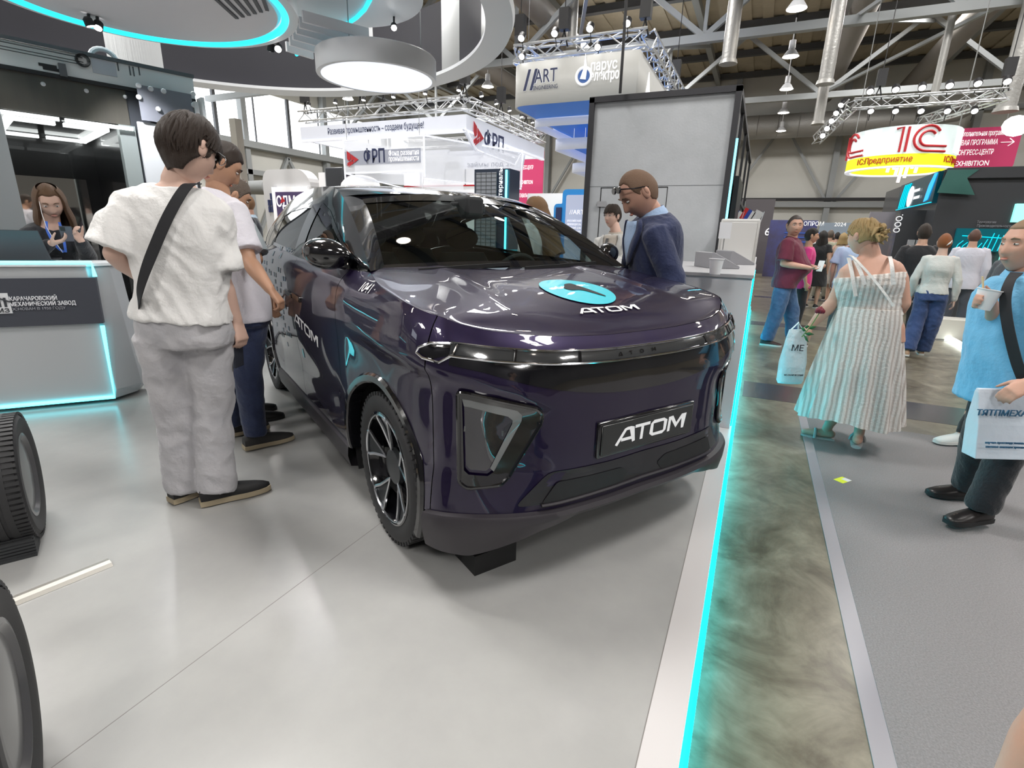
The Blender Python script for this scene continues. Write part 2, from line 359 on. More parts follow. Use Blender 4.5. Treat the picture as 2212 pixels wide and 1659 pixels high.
# ---- trusses and spots
def truss(p, q, s=.29, seg=None):
    p, q = Vector(p), Vector(q); d = (q-p); Ln = d.length; d.normalize(); u = Vector((0, 0, 1)); a = d.cross(u).normalized()*s/2; b = u*s/2; m = MB()
    n = seg or max(2, int(Ln/s*.8)); C4 = [a+b, a-b, -a-b, -a+b]
    for c in C4: m.tube([p+c, q+c], s*.085, 6)
    for i in range(n):
        x0, x1 = p+d*(Ln*i/n), p+d*(Ln*(i+1)/n)
        for k in range(4):
            c, e = C4[k], C4[(k+1) % 4]; (m.tube([x0+c, x1+e], s*.05, 5) if i % 2 else m.tube([x0+e, x1+c], s*.05, 5))
    return m
def spot(loc, to, group, lab, s=1., stem=(0, .12, -.26)):
    t = empty('spotlight', loc, 0, lab, 'spotlight', group)
    d = (Vector(to)-Vector(loc)).normalized(); q = d.to_track_quat('Z', 'Y'); t.rotation_mode = 'QUATERNION'; t.rotation_quaternion = q
    MB().lathe([(.05*s, -.12*s), (.09*s, -.08*s), (.10*s, .06*s), (.09*s, .06*s)], 14).build('lamp_housing', m_blk, t, local=True)
    MB().tube([Vector(loc), Vector(loc)+Vector(stem)], .012, 6).build('bracket', m_blk, t)
    MB().lathe([(.001, .065*s), (.080*s, .065*s), (.080*s, .05*s), (.001, .05*s)], 14).build('lamp_lens', SPOTG, t, local=True)
    return t
def hoist(loc, lab):
    m = MB(); x, y, z = loc; m.box((x-.12, y-.1, z+.15), (x+.12, y+.1, z+.6)); m.tube([(x, y, z+.6), (x, y, 12)], .012, 5); m.tube([(x, y, z+.15), (x-.1, y, z-.2)], .02, 5); m.tube([(x, y, z+.15), (x+.1, y, z-.2)], .02, 5)
    return tag(m.build('chain_hoist', m_blk, smooth=0), lab, 'chain hoist')
# ============================================================ overhead rings
def arc(c, r, a0, a1, z, n=48): return [Vector((c[0]+r*math.cos(a0+(a1-a0)*i/n), c[1]+r*math.sin(a0+(a1-a0)*i/n), z)) for i in range(n+1)]
m_ringw = P('ring_white', (.74, .76, .79), .4); m_rings = P('brushed_silver', (.55, .57, .58), .3, .9, bump=(60, .1, (1, 1, .02)))
m_rdark = P('dark_band_panel', (.022, .022, .030), .5, bump=(500, .1))
rc = (-5.6, 4.0); t = empty('ceiling_ring', (rc[0], rc[1], 3.4), 0, 'huge overhead ring of dark and silver panels with a pale lip', 'ceiling ring')
angs = [math.radians(a) for a in (-20, 12, 27, 33, 48, 60, 68, 93, 104, 150, 162, 200)]
for i, (a, b) in enumerate(zip(angs, angs[1:])):
    R = [arc(rc, 3.20, a, b, z, 20) for z in (3.42, 4.35)]
    R2 = [arc(rc, 3.26, a, b, z, 20) for z in (4.35, 3.42)]
    MB().rings(R+R2, caps=False, closed=False).build('ring_panel', m_rings if i in (1, 3, 5, 7, 9) and (b-a) < .45 else m_rdark, t)
R = [arc(rc, r, math.radians(-25), math.radians(205), z, 110) for r, z in ((3.06, 3.40), (3.34, 3.38), (3.36, 3.43), (3.06, 3.44), (3.06, 3.40))]
MB().rings(R, caps=False, closed=False).build('ring_lip', m_ringw, t)
# LED disc
dc = (-4.6, 2.93); t = empty('ceiling_disc', (dc[0], dc[1], 3.0), 0, 'large grey overhead disc with a cyan LED rim and slots', 'ceiling disc')
MB().lathe([(.001, 3.0), (1.0, 3.0), (1.03, 3.03), (1.03, 3.06)], 96, (dc[0], dc[1], 0)).build('disc_soffit', P('soffit_grey', (.74, .72, .75), .6), t)
MB().lathe([(1.09, 2.995), (1.16, 2.995), (1.16, 3.30), (1.09, 3.30)], 96, (dc[0], dc[1], 0)).build('disc_rim', m_ringw, t)
LEDC = P('cyan_led_soft', (0, .3, .35), .5, em=(.03, .72, .88), es=1.5)
MB().tube(arc(dc, 1.06, 0, 2*PI, 3.005, 96)[:-1], .030, 8, closed=True).build('led_rim', LEDC, t)
m = MB()
for k in range(6):
    a = at(472+k*5, -10, z=2.995); b = at(500+k*14, 32+k*(-2), z=2.995)
    m.bar(at(455+k*22, -12, z=2.994), at(512+k*13, 40-k*3.5, z=2.994), .028, .01)
m.build('disc_slots', P('slot_shadow', (.10, .10, .11), .7), t)
# second disc
ec = (-4.3, 4.72); t = empty('ceiling_disc', (ec[0], ec[1], 3.6), 0, 'smaller grey overhead disc with a short cyan LED arc, above the round pendant', 'ceiling disc')
MB().lathe([(.001, 3.6), (.86, 3.6), (.93, 3.62), (.93, 3.85), (.001, 3.85)], 72, (ec[0], ec[1], 0)).build('disc_soffit', m_ringw, t)
MB().tube([at(640, 118, z=3.5), at(690, 84, z=3.54), at(732, 57, z=3.59), at(752, 50, z=3.59), at(770, 38, z=3.59), at(788, 20, z=3.59), at(800, -2, z=3.59)], .022, 8).build('led_arc', LEDC, t)
for k in range(6):
    a = at(600+k*14, 92-k*11, z=3.32); b = at(690+k*24, 100-k*2, z=3.32)
    a = at(618+k*7, 100-k*13, z=3.34); b = at(676+k*24, 118-k*9, z=3.34)
    tag(MB().bar(a, b, .03, .10).build('ceiling_slat', m_ringw, smooth=0), 'grey slat lit cyan between the overhead discs', 'slat', 'slats between the two overhead discs')
# pendant
pc = (-4.27, 5.38); t = empty('pendant_lamp', (pc[0], pc[1], 3.0), 0, 'round white luminous drum pendant hanging on thin wires', 'pendant lamp')
MB().lathe([(.62, 3.0), (.665, 3.0), (.67, 3.01), (.67, 3.21), (.66, 3.22), (.001, 3.22)], 72, (pc[0], pc[1], 0)).build('drum', m_ringw, t)
MB().lathe([(.001, 3.005), (.63, 3.005), (.63, 3.02), (.001, 3.02)], 72, (pc[0], pc[1], 0)).build('diffuser', P('pendant_glow', (.9, .92, 1), .5, em=(.80, .86, 1.0), es=.80), t)
for a in (.6, 2.7, 4.8): MB().tube([(pc[0]+.5*math.cos(a), pc[1]+.5*math.sin(a), 3.2), (pc[0]+.5*math.cos(a), pc[1]+.5*math.sin(a), 8)], .006, 5).build('wire', m_stw, t)
# ============================================================ lift portal on the left
LP0 = Vector((-5.74, 3.05, 0)); _d = ray(2180, 525); LD = Vector((_d.x, _d.y, 0)).normalized(); LN = Vector((LD.y, -LD.x, 0))
def onpl(px, py, P0, D, off=0.):
    n = Vector((D.y, -D.x, 0)); r = ray(px, py); t = ((P0+n*off)-EYE).dot(n)/r.dot(n); q = EYE+r*t; return (q-P0).dot(D), q.z
LM = Matrix(((LD.x, -LN.x, 0, LP0.x), (LD.y, -LN.y, 0, LP0.y), (0, 0, 1, 0), (0, 0, 0, 1)))  # local: x along, y into the portal, z up
def LB(name, u0, u1, y0, y1, z0, z1, mat, parent=None, **k):
    m = MB(); m.X = LM; m.box((u0, y0, z0), (u1, y1, z1)); return m.build(name, mat, parent, smooth=0, **k)
lift = empty('lift_portal', LP0, 0, 'open lift doorway with a silver door drive above it, behind the reception counter', 'lift')
lu = lambda px, py, off=0: onpl(px, py, LP0, LD, off)
m_alu = P('bright_sheet_metal', (.70, .71, .72), .45, .08, bump=(3, .03)); m_brz = P('dark_bronze_lintel', (.10, .095, .09), .35, .5, nz=(3, (.15, .14, .12), .3, .7, (1, 1, .2)))
zt_, zb_ = lu(415, 160)[1], lu(400, 208)[1]; ur = lu(415, 160)[0]; z2 = lu(0, 235)[1]; z2 = (z2+lu(278, 268)[1])/2
zt_ = (zt_+lu(0, 82)[1])/2; zb_ = (zb_+lu(0, 158)[1])/2
UL = lu(0, 300)[0]-.9; uj = lu(262, 300)[0]
LB('door_drive_housing', UL, ur, .0, .25, zb_+.03, zt_-.01, m_alu, lift)
LB('housing_cap', UL, ur+.01, -.012, .26, zt_-.02, zt_+.012, m_dkst, lift)
LB('track', UL, ur, -.01, .2, zb_, zb_+.03, m_blk, lift)
LB('lintel', UL, uj+.10, .03, .2, z2, zb_, m_brz, lift); LB('filler_panel', uj+.10, ur-.05, .04, .2, 0, zb_+.05, m_dkp, lift)
m = MB(); m.X = LM
for dz in (.0, .022, .055, .077): m.tube([(UL, -.02, (zb_+zt_)/2+.02+dz), (lu(178, 130)[0], -.02, (zb_+zt_)/2+.02+dz)], .0035, 5)
m.build('drive_belt', m_blk, lift)
m = MB(); m.X = LM; m.lathe([(.05, -.035), (.055, -.02), (.055, 0), (.03, 0)], 20, (lu(178, 130)[0], 0, (zb_+zt_)/2+.06), 'y'); m.build('pulley', m_blk, lift)
u1, z1_ = lu(225, 146); LB('rating_plate', u1-.09, u1+.09, -.004, 0, z1_-.06, z1_+.06, P('plate_grey', (.45, .47, .52), .5), lift)
for px, py in ((103, 142), (112, 150)): u1, z1_ = lu(px, py); LB('vent_slots', u1-.06, u1+.06, -.004, 0, z1_-.012, z1_+.012, m_blk, lift)
u1, z1_ = lu(135, 152); LB('connector', u1-.025, u1+.025, -.03, 0, z1_-.05, z1_+.05, m_dkst, lift)
for px, py in ((254, 140), (280, 150), (288, 152), (300, 150)): u1, z1_ = lu(px, py); LB('screw_row', u1-.005, u1+.005, -.003, 0, z1_-.05, z1_+.03, m_dkst, lift)
m = MB(); m.X = LM
for px, py in ((94, 180), (188, 195), (272, 208)): u1, z1_ = lu(px, py); m.ball((u1, .03, z1_), (.018, .012, .018))
m.build('lintel_bolts', m_whp, lift)
m = MB(); m.tube([(LM @ Vector((lu(228, 115)[0]+.1*math.cos(a), .1, zt_+.09*math.sin(a)))) for a in [PI*i/10 for i in range(11)]], .022, 8); m.build('hose', m_whp, lift)
# hanger plate
ua, za = lu(294, 182, .06); ub, zb2 = lu(420, 262, .06)
LB('hanger_plate', ua, ub, -.07, -.055, lu(297, 258, .06)[1], lu(294, 182, .06)[1], P('hanger_grey', (.20, .21, .25), .5), lift)
for px, py in ((299, 185), (325, 192), (353, 197), (300, 210), (417, 203), (418, 227), (342, 236)): u1, z1_ = lu(px, py, .07); m = MB(); m.X = LM; m.lathe([(.001, -.085), (.018, -.085), (.024, -.078), (.024, -.07)], 10, (u1, 0, z1_), 'y'); m.build('hanger_bolt', m_whp, lift)
LB('guide_rail', ub+.01, ub+.05, -.09, .05, lu(420, 262)[1]-.1, zt_-.25, m_alu, lift); LB('guide_rail', ub+.08, ub+.11, -.09, .05, lu(420, 262)[1]-.1, zt_-.2, m_alu, lift)
# jamb, sliding leaf, outer wall
LB('door_leaf', lu(297, 262, .05)[0], ub-.05, -.05, -.01, .06, lu(297, 262, .05)[1], P('door_leaf_white', (.55, .57, .60), .4), lift)
LB('jamb', uj, lu(297, 300)[0], .02, .12, 0, z2, P('jamb_green_grey', (.30, .34, .34), .4, .4), lift)
ujl = lu(22, 330)[0]; LB('jamb', ujl-.22, ujl, .02, .12, 0, z2, P('jamb_left', (.45, .48, .50), .4, .4), lift)
LB('side_panel', UL-.4, ujl-.22, -.03, .1, 0, z2+.02, m_whp, lift)
LB('plinth', uj-.1, ub+1.2, .0, .3, .0, .12, m_whp, lift); LB('plinth_shadow', uj-.1, ub+1.2, -.01, .0, 0, .02, m_blk, lift)
# lift cabin: dark walls, mirror at the back, light frame overhead
m_cab = P('cabin_dark', (.018, .02, .022), .25, coat=.5); m_mir = P('mirror', (.62, .60, .57), .03, 1)
LB('cabin_side', uj+.02, uj+.06, .1, 1.5, 0, z2, m_cab, lift); LB('cabin_side', ujl-.06, ujl-.02, .1, 1.5, 0, z2, m_cab, lift)
LB('cabin_back', ujl-.06, uj+.06, 1.46, 1.5, 0, z2, m_cab, lift); LB('cabin_ceiling', ujl-.06, uj+.06, .1, 1.5, z2-.02, z2+.04, m_cab, lift)
LB('cabin_floor', ujl-.06, uj+.06, .1, 1.5, 0.0, .02, m_cab, lift)
LB('mirror_panel', ujl+.04, uj-.10, 1.44, 1.46, .5, lu(60, 315)[1]-.16, m_mir, lift)
m = MB(); m.X = LM; zc = z2-.03; uL, uR = ujl+.03, uj-.05; um = (uL+uR)/2
for a, b in ((uL, um-.03), (um+.03, uR)):
    m.box((a, .16, zc-.03), (b, .24, zc)); m.box((a, 1.30, zc-.03), (b, 1.36, zc))
m.box((uL, .16, zc-.03), (uL+.06, 1.36, zc)); m.box((uR-.06, .16, zc-.03), (uR, 1.36, zc))
for a, b in ((uL-.03, um-.02), (um+.02, uR+.16)): m.box((a, -.005, z2-.045), (b, .03, z2-.015))
m.build('light_frame', P('lift_light', (1, 1, 1), .5, em=(.95, 1, .98), es=1.5), lift, smooth=0)
# tall dark backdrop behind the lift (stand wall)
LB('stand_wall', ub+.35, ub+1.1, .5, .55, 0, 1.15, m_dkp, lift)
# ============================================================ reception counter
CP0 = Vector((-4.33, 2.13, 0)); CD = Vector((.625, .781, 0)).normalized(); CN = Vector((CD.y, -CD.x, 0))
CM = Matrix(((CD.x, -CN.x, 0, CP0.x), (CD.y, -CN.y, 0, CP0.y), (0, 0, 1, 0), (0, 0, 0, 1)))
cu_ = lambda px, py: onpl(px, py, CP0, CD)
ctr = empty('reception_counter', CP0, 0, 'grey and white reception counter with cyan LED lines and a dark name band', 'counter')
m_cw = P('counter_silver', (.46, .48, .50), .4, .2)
ZT = 1.02
# body with a chamfered lower corner: outline seen from the front, extruded back
def CB(name, u0, u1, y0, y1, z0, z1, mat, parent=ctr, bevel=0): m = MB(); m.X = CM; m.box((u0, y0, z0), (u1, y1, z1)); return m.build(name, mat, parent, smooth=0, bevel=bevel)
def slab(poly, y0, y1, name, mat): m = MB(); m.X = CM; m.prism(poly, lambda a, b: Vector((a, y0, b)), lambda a, b: Vector((a, y1, b))); return m.build(name, mat, ctr, smooth=0)
body = [(-2.6, .0), (.0, .0), (-.02, ZT), (-2.6, ZT)]
m = MB(); m.X = CM
m.rings([[Vector(p) for p in q] for q in (
 [(-2.6, 0, .03), (.0, 0, .03), (.12, .16, .03), (.14, .34, .03), (-2.6, .34, .03)],
 [(-2.6, 0, .10), (.02, 0, .10), (.16, .14, .10), (.18, .34, .10), (-2.6, .34, .10)],
 [(-2.6, 0, ZT), (-.02, 0, ZT), (.10, .10, ZT), (.12, .34, ZT), (-2.6, .34, ZT)])])
m.build('counter_body', m_cw, ctr, smooth=0, bevel=.004)
m = MB(); m.X = CM; m.rings([[Vector(p) for p in q] for q in ([(-2.6, -.02, ZT), (-.01, -.02, ZT), (.12, .10, ZT), (.14, .36, ZT), (-2.6, .36, ZT)], [(-2.6, -.02, ZT+.025), (-.01, -.02, ZT+.025), (.12, .10, ZT+.025), (.14, .36, ZT+.025), (-2.6, .36, ZT+.025)])])
m.build('counter_top', m_whp, ctr, smooth=0, bevel=.004)
zA, zB = cu_(150, 600)[1], cu_(150, 700)[1]; uR_ = cu_(222, 700)[0]; uR2 = cu_(208, 600)[0]
slab([(-2.6, zB), (uR_+.01, zB), (uR2, zA), (-2.6, zA)], -.025, .02, 'name_band', P('band_graphite', (.050, .055, .072), .45))
def ledline(pts, r=.010, mat=LEDW, name='led_line'):
    m = MB(); m.X = CM; m.tube([Vector((u, -.012, z)) for u, z in pts], r, 8); return m.build(name, mat, ctr)
p1 = [(-2.55, cu_(0, 568)[1]), cu_(198, 567), cu_(206, 597)]; ledline([(p1[0][0], (p1[0][1]+p1[1][1])/2), (p1[1][0], (p1[0][1]+p1[1][1])/2), p1[2]], .014)
p2 = [cu_(222, 703), cu_(249, 858), (-2.55, cu_(120, 868)[1])]; ledline([p2[0], (p2[1][0], p2[2][1]), p2[2]], .014)
def cuM(u, z, y=-.028): return CM @ Matrix(((1, 0, 0, u), (0, 0, 1, y), (0, 1, 0, z), (0, 0, 0, 1))) 
def wtext(body_, name, M0, a, b, h, mat, parent, ext=.003, bold=.0, dz=0):
    """a,b: (u,z) of the left and right end of the baseline in the plane of M0 (x along, z up)"""
    M = M0 @ Matrix(((1, 0, 0, a[0]), (0, 0, -1, -.03 if dz == 0 else dz), (0, 1, 0, a[1]), (0, 0, 0, 1)))
    return text(body_, name, M, h*1.38, mat, parent, width=b[0]-a[0], ext=ext, bold=bold)
m_let = P('white_letters', (.8, .8, .84), .5, em=(1, 1, 1), es=.05); m_letd = P('dim_letters', (.35, .36, .40), .5)
a, b = cu_(25, 648), cu_(127, 647); z_ = (a[1]+b[1])/2; wtext('КАРАЧАРОВСКИЙ', 'name_lettering', CM, (a[0], z_), (b[0], z_), .028, m_let, ctr, bold=.012)
a, b = cu_(26, 660), cu_(167, 657); z_ = (a[1]+b[1])/2; wtext('МЕХАНИЧЕСКИЙ ЗАВОД', 'name_lettering', CM, (a[0], z_), (b[0], z_), .028, m_let, ctr, bold=.012)
a, b = cu_(27, 668), cu_(145, 665); z_ = (a[1]+b[1])/2-.004; wtext('ОСНОВАН В 1950 ГОДУ', 'name_lettering', CM, (a[0], z_), (b[0], z_), .018, m_letd, ctr)
a, b = cu_(-20, 677), cu_(21, 632); slab([(a[0], a[1]), (b[0], a[1]), (b[0]-.004, b[1]), (a[0], b[1])], -.034, -.02, 'logo_tile', m_whp)
wtext('КМЗ', 'logo_lettering', CM, (a[0]+.012, a[1]+.008), (b[0]-.012, a[1]+.008), .028, m_dkp, ctr, dz=-.036, bold=.01)
um_ = (a[0]+b[0])/2; m = MB(); m.X = CM
m.box((um_+.0, -.037, a[1]+.045), (um_+.014, -.034, b[1]-.04)); m.box((um_+.030, -.037, a[1]+.045), (um_+.044, -.034, b[1]-.03)); m.bar((um_-.005, -.036, b[1]-.025), (um_+.065, -.036, b[1]-.06), .008, .014, (0, 1, 0)); m.build('logo_figure', m_dkp, ctr, smooth=0)
# things on the counter
def ctrpt(px, py): return at(px, py, z=ZT+.026)
lp = empty('laptop', CM @ Vector((cu_(20, 545)[0]-.02, .25, ZT+.025)), math.atan2(CD.y, CD.x), 'grey laptop lid standing open at the left end of the counter', 'laptop')
MB().rings([[Vector(p) for p in q] for q in ([(-.2, .0, .0), (.17, .0, .0), (.17, .012, .0), (-.2, .012, .0)], [(-.2, -.09, .215), (.15, -.09, .215), (.15, -.078, .215), (-.2, -.078, .215)])]).build('lid', P('laptop_grey', (.07, .075, .085), .4, .5), lp, local=True, smooth=0, bevel=.004)
BX('keyboard_base', (-.2, .01, 0), (.17, .24, .014), C('laptop_grey2', (.07, .075, .085), .4, .5), lp, local=True)
for k, (px, rz) in enumerate(((115, .1), (150, -.15), (168, .25))):
    q = ctrpt(px, 545); m = MB(); m.X = Matrix.Translation(Vector((q.x, q.y, ZT+.026+.004*k))) @ Matrix.Rotation(math.atan2(CD.y, CD.x)+rz, 4, 'Z'); m.box((-.10, -.13, 0), (.10, .13, .0035))
    tag(m.build('paper_sheet', P('paper', (.8, .8, .8), .6), smooth=0), ('white sheets at the left of the papers on the reception counter', 'white sheet in the middle of the papers on the reception counter', 'white sheet at the right end of the papers on the reception counter')[k], 'paper', 'papers on the reception counter')
# ============================================================ white counter at the stand edge
t = empty('display_counter', (-.3, 3.85, 0), 0, 'tall white counter at the stand edge behind the front of the car', 'counter')
BX('counter_body', (-.95, 3.85, .0), (-.012, 5.6, 1.075), m_whp, t, bevel=.004); BX('counter_top', (-.97, 3.83, 1.075), (-.005, 5.62, 1.10), P('counter_top_grey', (.46, .46, .48), .4), t, bevel=.003)
BX('led_line', (-.012, 3.9, 1.02), (-.004, 5.6, 1.045), LED, t); BX('led_line', (-.012, 3.86, .02), (-.002, 3.885, 1.07), LED, t)
t = empty('display_counter', (-.3, 6.4, 0), 0, 'second white counter farther along the stand edge, under the grey machine', 'counter')
BX('counter_body', (-.43, 6.1, .0), (-.02, 11.0, 1.02), m_whp, t, bevel=.004)
BX('led_line', (-.02, 6.15, .80), (-.012, 10.9, .84), LED, t)
# cup on the counter
def cup(loc, lab, h=.105, r=.042, mark=False, rot=None):
    t = empty('paper_cup', loc, 0, lab, 'cup')
    if rot: t.rotation_euler = rot
    MB().lathe([(r*.72, 0), (r, h), (r*1.06, h), (r*1.06, h-.004), (r*.97, h-.003), (r*.70, .004), (.001, .004)], 28).build('cup_wall', C('cup_white', (.80, .80, .82), .5), t, local=True)
    return t
q = at(1543, 593, z=1.10); cup((q.x, q.y+.04, 1.10), 'white paper cup on the tall white counter', .10, .046)
# consoles on the counter
for k, (px, py, lab) in enumerate(((1572, 583, 'grey slanted touch console behind the paper cup'), (1610, 584, 'dark slanted touch console right of the first one'))):
    q = at(px, py+8, z=1.10); q.y = 4.85+.62*k if k else 4.6; q.x = -.30+.10*k
    t = empty('touch_console', (q.x, q.y, 1.10), .5, lab, 'console')
    MB().prism([(-.12, 0), (.12, 0), (.12, .02), (-.10, .125), (-.12, .12)], lambda a, b: Vector((a, -.16, b)), lambda a, b: Vector((a, .16, b))).build('console_body', C('console_grey', (.28, .28, .30), .45), t, local=True, smooth=0, bevel=.005)
    MB().prism([(-.09, .124), (.115, .028), (.115, .024), (-.09, .120)], lambda a, b: Vector((a, -.13, b)), lambda a, b: Vector((a, .13, b))).build('console_screen', m_blk, t, local=True, smooth=0)
q = at(1622, 568, z=1.04); tag(MB().box((-.25, 6.2, 1.02), (-.06, 6.45, 1.05)).build('book', P('orange_cover', (.85, .25, .03), .5), smooth=0), 'orange book on the second counter', 'book')
tag(MB().box((-.30, 5.95, 1.02), (-.03, 6.19, 1.04)).build('book', m_dkp, smooth=0), 'dark flat book beside the orange one on the counter', 'book')
t = empty('machine_cabinet', (-.3, 7.6, 1.02), 0, 'light grey machine cabinet standing on the second counter', 'cabinet')
BX('cabinet_body', (-.46, 6.9, 1.02), (-.03, 7.3, 1.56), P('cabinet_grey', (.50, .50, .49), .5), t, bevel=.02)
BX('cabinet_door', (-.43, 6.89, 1.05), (-.06, 6.9, 1.52), P('cabinet_door', (.54, .54, .53), .5), t, bevel=.004)
t = empty('sign_holder', (-.42, 6.3, 1.02), 0, 'small white sign on a thin stand on the counter', 'sign holder')
MB().tube([(-.36, 6.2, 1.02), (-.36, 6.2, 1.4)], .006, 6).build('rod', m_st, t); BX('card', (-.42, 6.19, 1.33), (-.30, 6.195, 1.50), m_whp, t)
# ============================================================ concrete-look booth
GY = 7.4; gx0, gx1 = at(1283, 220, y=GY).x, -.5; GZ = 3.05
t = empty('grey_booth', (gx0, GY, 0), 0, 'grey concrete-look booth with black frame and a flush door', 'booth')
m_conc = P('concrete_look', (.41, .43, .45), .6, nz=(2.2, (.49, .51, .535), .3, .7), bump=(40, .08))
BX('front_wall', (gx0, GY, 0), (gx1, GY+.08, GZ), m_conc, t)
BX('side_wall', (gx1-.06, GY+.08, 0), (gx1, 14, GZ), P('booth_side', (.20, .21, .22), .5), t); BX('left_wall', (gx0, GY+.08, 0), (gx0+.06, 12, GZ), m_dkp, t); BX('booth_roof', (gx0, GY, GZ-.02), (gx1, 14, GZ), m_dkp, t)
m = MB(); m.box((gx0-.05, GY-.04, 0), (gx0+.02, GY+.10, GZ+.04)); m.box((gx1-.02, GY-.04, 0), (gx1+.05, GY+.10, GZ+.04)); m.box((gx0-.05, GY-.04, GZ-.02), (gx1+.05, GY+.10, GZ+.05)); m.box((gx1-.02, GY, GZ-.02), (gx1+.05, 14, GZ+.05))
for y in (8.6, 10.2, 12, 13.9): m.box((gx1, y, 1.0), (gx1+.04, y+.06, GZ))
m.box((gx1, GY, 2.0), (gx1+.04, 14, 2.06)); m.build('frame', P('frame_black', (.03, .03, .035), .5), t, smooth=0)
dx0, dx1 = at(1298, 405, y=GY).x, at(1443, 404, y=GY).x
m = MB()
for a, b in (((dx0, 0), (dx0+.012, 1.97)), ((dx1-.008, 0), (dx1, 1.97)), ((dx0, 1.96), (dx1, 1.97))): m.box((a[0], GY-.003, a[1]), (b[0], GY, b[1]))
m.box((dx0, GY-.002, 1.985), (gx1, GY, 1.989)) if 0 else None
m.build('door_gap', m_blk, t, smooth=0)
BX('seam', (gx0, GY-.002, 1.98), (gx1, GY+.0, 1.984), m_dkst, t)
q = at(1302, 441, y=GY); BX('door_handle', (q.x-.07, GY-.03, q.z-.035), (q.x+.05, GY-.005, q.z+.035), P('handle_plate', (.6, .6, .62), .3, .6), t)
BX('led_line', (gx1+.05, GY+.02, 1.45), (gx1+.075, GY+.06, 2.52), P('led_pale', (.3, .6, .7), .5, em=(.15, .75, 1), es=3), t)
BX('glazing', (gx1+.005, 8.7, 2.1), (gx1+.02, 13.8, 3.0), P('booth_glass', (.05, .06, .06), .1, coat=1), t)
t = empty('wall_screen', (gx1+.1, 8.2, 1.5), 0, 'black wall screen on the side of the grey booth', 'screen')
BX('screen_body', (gx1+.06, 8.0, 1.42), (gx1+.13, 9.3, 2.15), m_blk, t, bevel=.006)
for k in range(3): tag(MB().box((gx1+.04, 7.62+k*.5, .95), (gx1+.06, 7.82+k*.5, 1.40)).build('poster', C('poster_dark', (.02, .02, .025), .3), smooth=0), ['black narrow panel low on the booth side, nearest of three', 'black narrow panel low on the booth side, middle of three', 'black narrow panel low on the booth side, farthest of three'][k], 'panel')
# ============================================================ loose things at the lower left
def big_tyre(c, ang, lab, sc=1., r=.33, w=.23, rimmat=None):
    t = empty('chassis_tyre', c, ang, lab, 'tyre', 'tyres of the bare chassis at the left edge'); t.scale = (sc, sc, sc)
    m = MB(); m.lathe([(.20, -w*.42), (.26, -w*.5), (r-.03, -w*.5), (r-.006, -w*.42), (r, -w*.28), (r, w*.28), (r-.006, w*.42), (r-.03, w*.5), (.26, w*.5), (.20, w*.42)], 96, ax='y')
    for k in range(72):
        m.X = Matrix.Rotation(2*PI*k/72, 4, 'Y')
        for s_ in (-1, 1): m.box((-.008, s_*w*.20, r-.012), (.010, s_*w*.47, r+.004-(.0 if 1 else 0)))
        m.X = None
    for y in (-.045, 0, .045): m.lathe([(r-.004, y-.015), (r+.005, y-.014), (r+.005, y+.014), (r-.004, y+.015)], 96, ax='y')
    m.build('tyre', m_tyre, t, local=True)
    MB().lathe([(.215, w*.40), (.222, w*.46), (.205, w*.47), (.19, w*.40), (.10, w*.43), (.04, w*.44), (.001, w*.44)], 48, ax='y').build('wheel_cover', rimmat or P('cover_grey', (.10, .10, .105), .35, .3, coat=.3), t, local=True)
    return t

# ---- the stand's own small spotlights, clipped under the rings
for k, (px, py, z_, to, lab, pw) in enumerate(((193, 50, 2.93, (-5.3, 3.2, 2.3), 'left one of two small spotlights below the rim of the cyan-lit disc', 200), (212, 56, 2.93, (-4.9, 2.3, 1.3), 'right one of two small spotlights below the rim of the cyan-lit disc', 50),
        (585, 104, 3.0, (-5.2, 4.4, 1.9), 'left one of two small spotlights beside the silver ring panel', 60), (601, 104, 3.0, (-2.9, 2.2, .9), 'right one of two small spotlights beside the silver ring panel', 60), (851, 58, 3.5, (-2.6, 3.6, 1.2), 'pair of small spotlights above the round pendant', 60))):
    q = at(px, py, z=z_); spot(q, to, "small spotlights of the stand", lab, .38, stem=(0, .02, .30))
    l = bpy.data.lights.new('stand_spot_light', 'SPOT'); l.energy = pw; l.spot_size = 1.5; l.spot_blend = .8; l.shadow_soft_size = .05; o = bpy.data.objects.new('stand_spot_light', l); d = (Vector(to)-q).normalized(); o.location = q+d*.06; o.rotation_euler = d.to_track_quat('-Z', 'Y').to_euler(); COL.objects.link(o)
# ============================================================ hanging signs and far booths
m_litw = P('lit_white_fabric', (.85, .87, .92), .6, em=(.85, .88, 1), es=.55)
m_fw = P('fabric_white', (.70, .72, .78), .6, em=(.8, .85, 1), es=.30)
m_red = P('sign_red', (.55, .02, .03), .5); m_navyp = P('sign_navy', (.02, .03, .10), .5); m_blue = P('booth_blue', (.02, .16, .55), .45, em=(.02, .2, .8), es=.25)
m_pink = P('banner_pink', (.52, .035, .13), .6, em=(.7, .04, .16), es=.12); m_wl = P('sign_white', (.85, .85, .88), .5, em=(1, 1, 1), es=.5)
XZ = lambda x, y, z: Matrix(((1, 0, 0, x), (0, 0, 1, y), (0, 1, 0, z), (0, 0, 0, 1)))     # text in the x-z plane, read from the front
YZ = lambda x, y, z: Matrix(((0, 0, 1, x), (1, 0, 0, y), (0, 1, 0, z), (0, 0, 0, 1)))      # text running away along y
